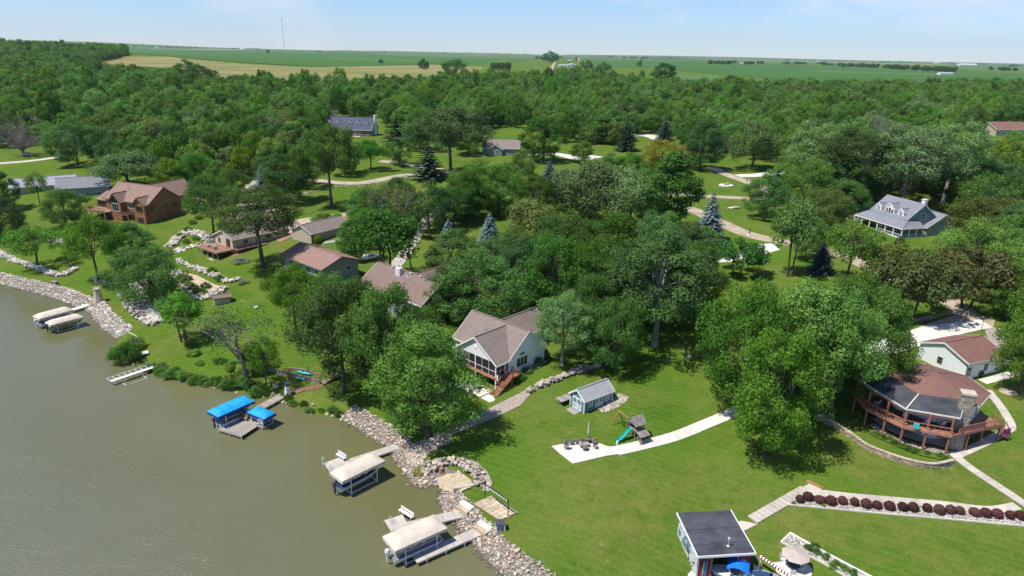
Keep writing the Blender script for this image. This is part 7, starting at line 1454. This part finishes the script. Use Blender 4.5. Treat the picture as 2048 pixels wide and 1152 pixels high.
def rail_fence(label, line, n, h=1.1):
    c = px_poly(line); p0 = c[0]; f_ = thing('rail_fence', label, 'fence', (p0[0], p0[1], zg(*p0))); pts = smooth_line(c, np.linalg.norm(np.array(c[-1])-c[0])/n)
    for p in pts: MB().bar((*(p-p0), zg(*p)-f_.location.z-.2), (*(p-p0), zg(*p)-f_.location.z+h), .14).build('post', 'timber', f_)
    for a, b2 in zip(pts[:-1], pts[1:]):
        for k in (.3, .6, .9): MB().bar((*(a-p0), zg(*a)-f_.location.z+k*h), (*(b2-p0), zg(*b2)-f_.location.z+k*h), .06, .13).build('rail', 'timber', f_)
rail_fence('weathered post and rail fence above the white garage drive', [(1828,648),(1862,640),(1902,630)], 5)
p = gp(1724, 428); po = thing('round_pool', 'round bright blue paddling pool behind the grey porch house', 'pool', p); MB().lathe([(1.9, 0), (1.9, .9), (1.8, .92)], 20).build('pool_wall', 'canvas_blue', po); MB().lathe([(1.75, .8), (1.75, .82)], 20).build('water', 'pool_blue', po)
drape('pool_terrace', px_poly([(1690,438),(1712,418),(1745,410),(1760,420),(1715,440)]), 'concrete', .08, 1.0)
def car(label, px, rz, mat):
    p = gp(*px); c = thing('parked_car', label, 'car', (p[0], p[1], p[2]+.05), rz); prof = [(-2.2,.35),(-2.2,.85),(-1.9,.95),(-1.5,1.35),(.2,1.42),(.9,.98),(2.0,.85),(2.2,.6),(2.2,.35)]; n = len(prof)
    MB().add([(x, -.88, z) for x, z in prof]+[(x, .88, z) for x, z in prof], [tuple(range(n)), tuple(range(2*n-1, n-1, -1))]+[(i, n+i, n+(i+1) % n, (i+1) % n) for i in range(n)]).build('body', mat, c)
    for s in (-1, 1): MB().add([(-1.45, s*.885, .98), (-1.2, s*.885, 1.3), (.1, s*.885, 1.36), (.65, s*.885, 1.0)], [(0,1,2,3)]).build('side_window', 'glass', c)
    MB().slab([(.88, -.8, 1.0), (.88, .8, 1.0), (.25, .7, 1.42), (.25, -.7, 1.42)], .02).build('windscreen', 'glass', c)
    for x in (-1.35, 1.4):
        for y in (-.85, .85): w_ = MB().lathe([(.33, -.1), (.33, .1)], 14).build('wheel', 'black_metal', c, (x, y, .33), (R_(90), 0, 0)); MB().lathe([(.18, -.11), (.18, .11)], 10).build('rim', 'aluminium', w_)
    for y in (-.6, .6): MB().box(2.18, 2.23, y-.18, y+.18, .62, .74).build('headlight', 'white_metal', c)
car('red sports car parked beside the cedar lodge', (384, 409), R_(35), 'red_paint'); car('red vehicle glimpsed behind the oak by the cream house', (563, 466), R_(60), 'red_paint'); car('white car on the white drive behind the brown roof house', (742, 518), R_(50), 'white_paint'); car('silver car under the grey bare tree at far left', (57, 312), R_(10), 'metal_grey')
p = gp(1990, 800); bf = None
p = gp(2016, 784); fp = thing('fire_ring', 'ring of sand and white stones round a garden ornament', 'fire ring', p); MB().lathe([(1.3, 0), (1.25, .1)], 20).build('sand_disc', 'sand', fp)
for k in range(7): a = k*.9; o = link('stone', ROCKS['limestone_white'][k], fp, (.45*math.cos(a), .3*math.sin(a), .2)); o.scale = (.45, .4, .4)
MB().tube([(0, 0, 0), (0, 0, 1.5)], .03, 6).build('hook', 'black_metal', fp)
for i, (px, lb) in enumerate((((1316, 722), 'dark well cover in the big lawn'), ((1378, 714), 'second well cover in the big lawn'), ((1342, 716), 'small pale cap in the big lawn'))): p = gp(*px); tag(MB().lathe([(.4, -.1), (.4, .12), (.34, .16)], 12).build('well_cover', 'dark_grey' if i < 1 else 'concrete_grey', None, p), lb, 'cover')
# boat lift boards stacked behind the long garage
p = gp(660, 485); sb = thing('stacked_boards', 'pale stacked boards on the lawn behind the long garage', 'boards', p, R_(40))
for k in range(4): MB().box(-2.5+k*.3, 4.0+k*.2, -.8+k*.3, -.6+k*.3, 0, .15+.08*k).build('board', 'off_white', sb)
# deck furniture: octagonal house, cream house
for i, (x, y) in enumerate(((56.3, 86.2), (58.4, 84.6), (60.2, 84.1), (54.2, 90.0))):
    c = thing('deck_chair', ['pale deck chair behind the bend of the red deck', 'pale deck chair at the middle of the red deck', 'pale deck chair near the stone chimney', 'pale deck chair at the left end of the red deck'][i], 'chair', (x, y, 6.73), R_(150+20*i)); MB().box(-.3, .3, -.3, .3, .38, .45).build('seat', 'off_white', c); MB().slab([(-.3, .3, .45), (.3, .3, .45), (.3, .5, 1.05), (-.3, .5, 1.05)], .05).build('backrest', 'off_white', c); [MB().bar((a, b2, 0), (a, b2, .4), .05).build('leg', 'off_white', c) for a in (-.26, .26) for b2 in (-.26, .26)]
bx0 = cr_.matrix_world
e_ = at(463, 480, 8.4)
for i, (lx, ly) in enumerate(((-2.8, 6.6), (-2.0, 5.2), (-2.9, 3.6))):
    a = R_(52); x = e_[0]+lx*math.cos(a)-ly*math.sin(a); y = e_[1]+lx*math.sin(a)+ly*math.cos(a)
    t_ = thing('deck_table', ['grey table at the far end of the timber deck', 'grey table mid timber deck', 'grey table near the deck door'][i], 'table', (x, y, 5.96), .4*i); MB().lathe([(.6, .7), (.6, .75)], 14).build('table_top', 'cushion_grey', t_); MB().tube([(0, 0, 0), (0, 0, .7)], .05, 6).build('leg', 'black_metal', t_); MB().lathe([(.3, 0), (.28, .04)], 10).build('base', 'black_metal', t_)
# ------------------------------------------------------------------ shrubs and low plants
def shrub(name, label, px, w_, h, tint, group=None, cat='shrub', xy=None):
    p = gp(*px) if xy is None else np.array([*xy, zg(*xy)]); r = thing(name, label, cat, (p[0], p[1], p[2]-.02), RNG.random()*6.28, group); tk, cr2, H0, W0 = PROTO['ball' if name in ('barberry_shrub', 'garage_shrub', 'round_shrub') else 'bush']
    for nm, me in (('stem', tk), ('foliage', cr2)): o = link(nm, me, r); o.scale = (w_/W0, w_/W0, h/H0); j = .85+.3*RNG.random(); c = TINT[tint]; o.color = (c[0]*j, c[1]*j, c[2]*j, 1)
    return r
SH = [(1599,999),(1615,994),(1639,1000),(1661,1003),(1684,1002),(1708,1005),(1731,1009),(1753,1011),(1778,1013),(1804,1015),(1825,1016),(1853,1017),(1877,1021),(1899,1021),(1918,1022),(1948,1025),(1970,1027),(1993,1029),(2018,1031),(2040,1032)]
ordn = 'first second third fourth fifth sixth seventh eighth ninth tenth eleventh twelfth thirteenth fourteenth fifteenth sixteenth seventeenth eighteenth nineteenth last'.split()
for i, q in enumerate(SH): shrub('barberry_shrub', '%s purple barberry from the concrete stair in the stone bed' % ordn[i], (q[0], q[1]+5), 1.0+.3*RNG.random(), .9+.25*RNG.random(), 'maroon', 'purple barberry row')
for px, lb in (((1587, 1009), 'small green tuft at the stair end of the shrub bed'), ((1648, 1014), 'green tuft in front of the third barberry')): shrub('green_tuft', lb, px, .55, .5, 'bright')
for i, px in enumerate(((1617,1099),(1632,1107),(1650,1116),(1672,1130),(1688,1140),(1664,1136),(1705,1148),(1630,1096))): shrub('bed_plant', 'spiky green perennial among the white stones of the umbrella flower bed', px, 1.0, .7, 'green', 'umbrella bed perennials', 'plant')
for i, px in enumerate(((1960, 752), (1988, 741))): shrub('garage_shrub', ['round olive shrub near the white garage door', 'round olive shrub under the white garage window'][i], px, 1.0, 1.0, 'olive')
for i, px in enumerate(((371,568),(380,575),(388,580),(395,588),(405,590),(425,547),(440,562),(412,578),(362,560),(375,562))): shrub('terrace_shrub', 'round green shrub between the limestone terrace walls', px, 2.2, 1.6, 'green', 'terrace shrubs')
for i, px in enumerate(((370,416),(380,419),(392,416))): shrub('carport_shrub', ['left', 'middle', 'right'][i]+' clipped ball shrub below the red car', px, 2.2, 2.2, 'green', 'carport ball shrubs')
for i, px in enumerate(((362,474),(376,462),(385,448),(398,438),(372,486),(392,480),(440,455),(452,450))): shrub('bank_shrub', 'low green shrub on the bank left of the cream deck house', px, 2.2, 1.2, 'green', 'bank shrubs')
shrub('round_shrub', 'clipped round shrub at the corner of the long garage', (637, 487), 2.4, 2.3, 'bright'); shrub('lavender_bed', 'grey lavender mound below the cream house stair', (480, 524), 5.0, 1.0, 'sage'); shrub('lavender_bed', 'small grey mound on the terrace lawn', (486, 567), 2.4, .8, 'sage')
for i, px in enumerate(((640, 445), (655, 447), (675, 446))): shrub('gold_shrub', ['left', 'middle', 'right'][i]+' wide yellow green shrub behind the long garage', px, 5.0, 3.0, 'lime', 'shrubs behind the long garage')
for i, (px, w_, h) in enumerate((((1735, 470), 1.5, 1.0), ((1744, 476), 2.0, 2.2), ((1765, 480), 1.6, 1.2), ((1800, 487), 2.2, 2.0))): shrub('porch_shrub', 'green shrub before the grey house porch, %s from the left' % ordn[i], px, w_, h, 'mid', 'porch shrubs')
shrub('yellow_shrub', 'low golden shrub beside the lane', (1636, 483), 3.0, .9, 'yellow'); shrub('cove_bloom', 'yellow flowering mat above the sand cove', (838, 944), 2.2, .5, 'yellow'); shrub('cove_bloom', 'yellow moss along the cove stones', (882, 926), 2.2, .35, 'yellow')
for i, (px, w_, h) in enumerate((((1010, 772), 2.2, 1.3), ((1025, 765), 2.0, 1.2), ((1038, 758), 2.2, 1.2), ((1055, 745), 1.8, 1.0), ((1078, 728), 2.0, 1.3), ((1090, 716), 2.0, 1.6))): shrub('foundation_shrub', 'leafy shrub along the white house side wall, %s from the stair' % ordn[i], px, w_, h, 'mid', 'white house foundation shrubs')
for i, (px, w_, h) in enumerate((((255, 722), 5.4, 3.6), ((240, 715), 3.2, 2.4), ((272, 700), 4.0, 2.6))): shrub('shore_bush', ['big green bush at the end of the left riprap', 'leafy bush drooping over the water', 'grey green bush beside the stored lift'][i], px, w_, h, 'green' if i < 2 else 'grey')
rw2 = np.random.default_rng(31); mid_line = [gp(*p)[:2] for p in ((295,742),(330,752),(365,760),(400,768),(440,776),(475,782),(500,790),(525,795))]; ml = smooth_line(mid_line, 1.15)
for i, p in enumerate(ml): shrub('bank_bush', 'green weedy bush in the row along the middle shore', None, 1.7+1.2*rw2.random(), 1.0+.9*rw2.random(), 'green' if i % 3 else 'mid', 'weedy shore bushes', xy=(p[0]+rw2.normal()*.3, p[1]+.6+rw2.normal()*.4))
ml2 = smooth_line([gp(*p)[:2] for p in ((575,808),(605,818),(640,828),(675,834))], 1.3)
for i, p in enumerate(ml2): shrub('shore_reed', 'green reed tuft between shore stones right of the lighthouse', None, 1.1+.6*rw2.random(), .7+.5*rw2.random(), 'bright' if i % 2 else 'green', 'shore reed tufts', cat='plant', xy=(p[0]+rw2.normal()*.3, p[1]+.5+rw2.normal()*.3))
ml3 = smooth_line([gp(*p)[:2] for p in ((1748,868),(1790,889),(1840,907),(1888,918))], .75)
for i, p in enumerate(ml3): shrub('flower_strip_plant', 'green plant in the strip above the block retaining wall', None, .8+.4*rw2.random(), .5+.3*rw2.random(), 'bright' if i % 2 else 'green', 'strip plants', cat='plant', xy=(p[0]+rw2.normal()*.2, p[1]+rw2.normal()*.25))
ml4 = smooth_line([gp(*p)[:2] for p in ((360,700),(400,712),(440,725),(480,740))], 2.2)
for i, p in enumerate(ml4): shrub('meadow_tuft', 'tall grass tuft on the rough slope above the middle shore', None, 1.6+.8*rw2.random(), .7+.5*rw2.random(), 'bright', 'rough slope tufts', cat='plant', xy=(p[0]+rw2.normal()*1.2, p[1]+rw2.normal()*1.2))
# ------------------------------------------------------------------ air
hb = MB().box(-14600, 14600, -260, 14700, -4, 460).build('haze', 'haze'); hb['kind'] = 'stuff'; hb['label'] = 'thin pale summer haze over the plain'
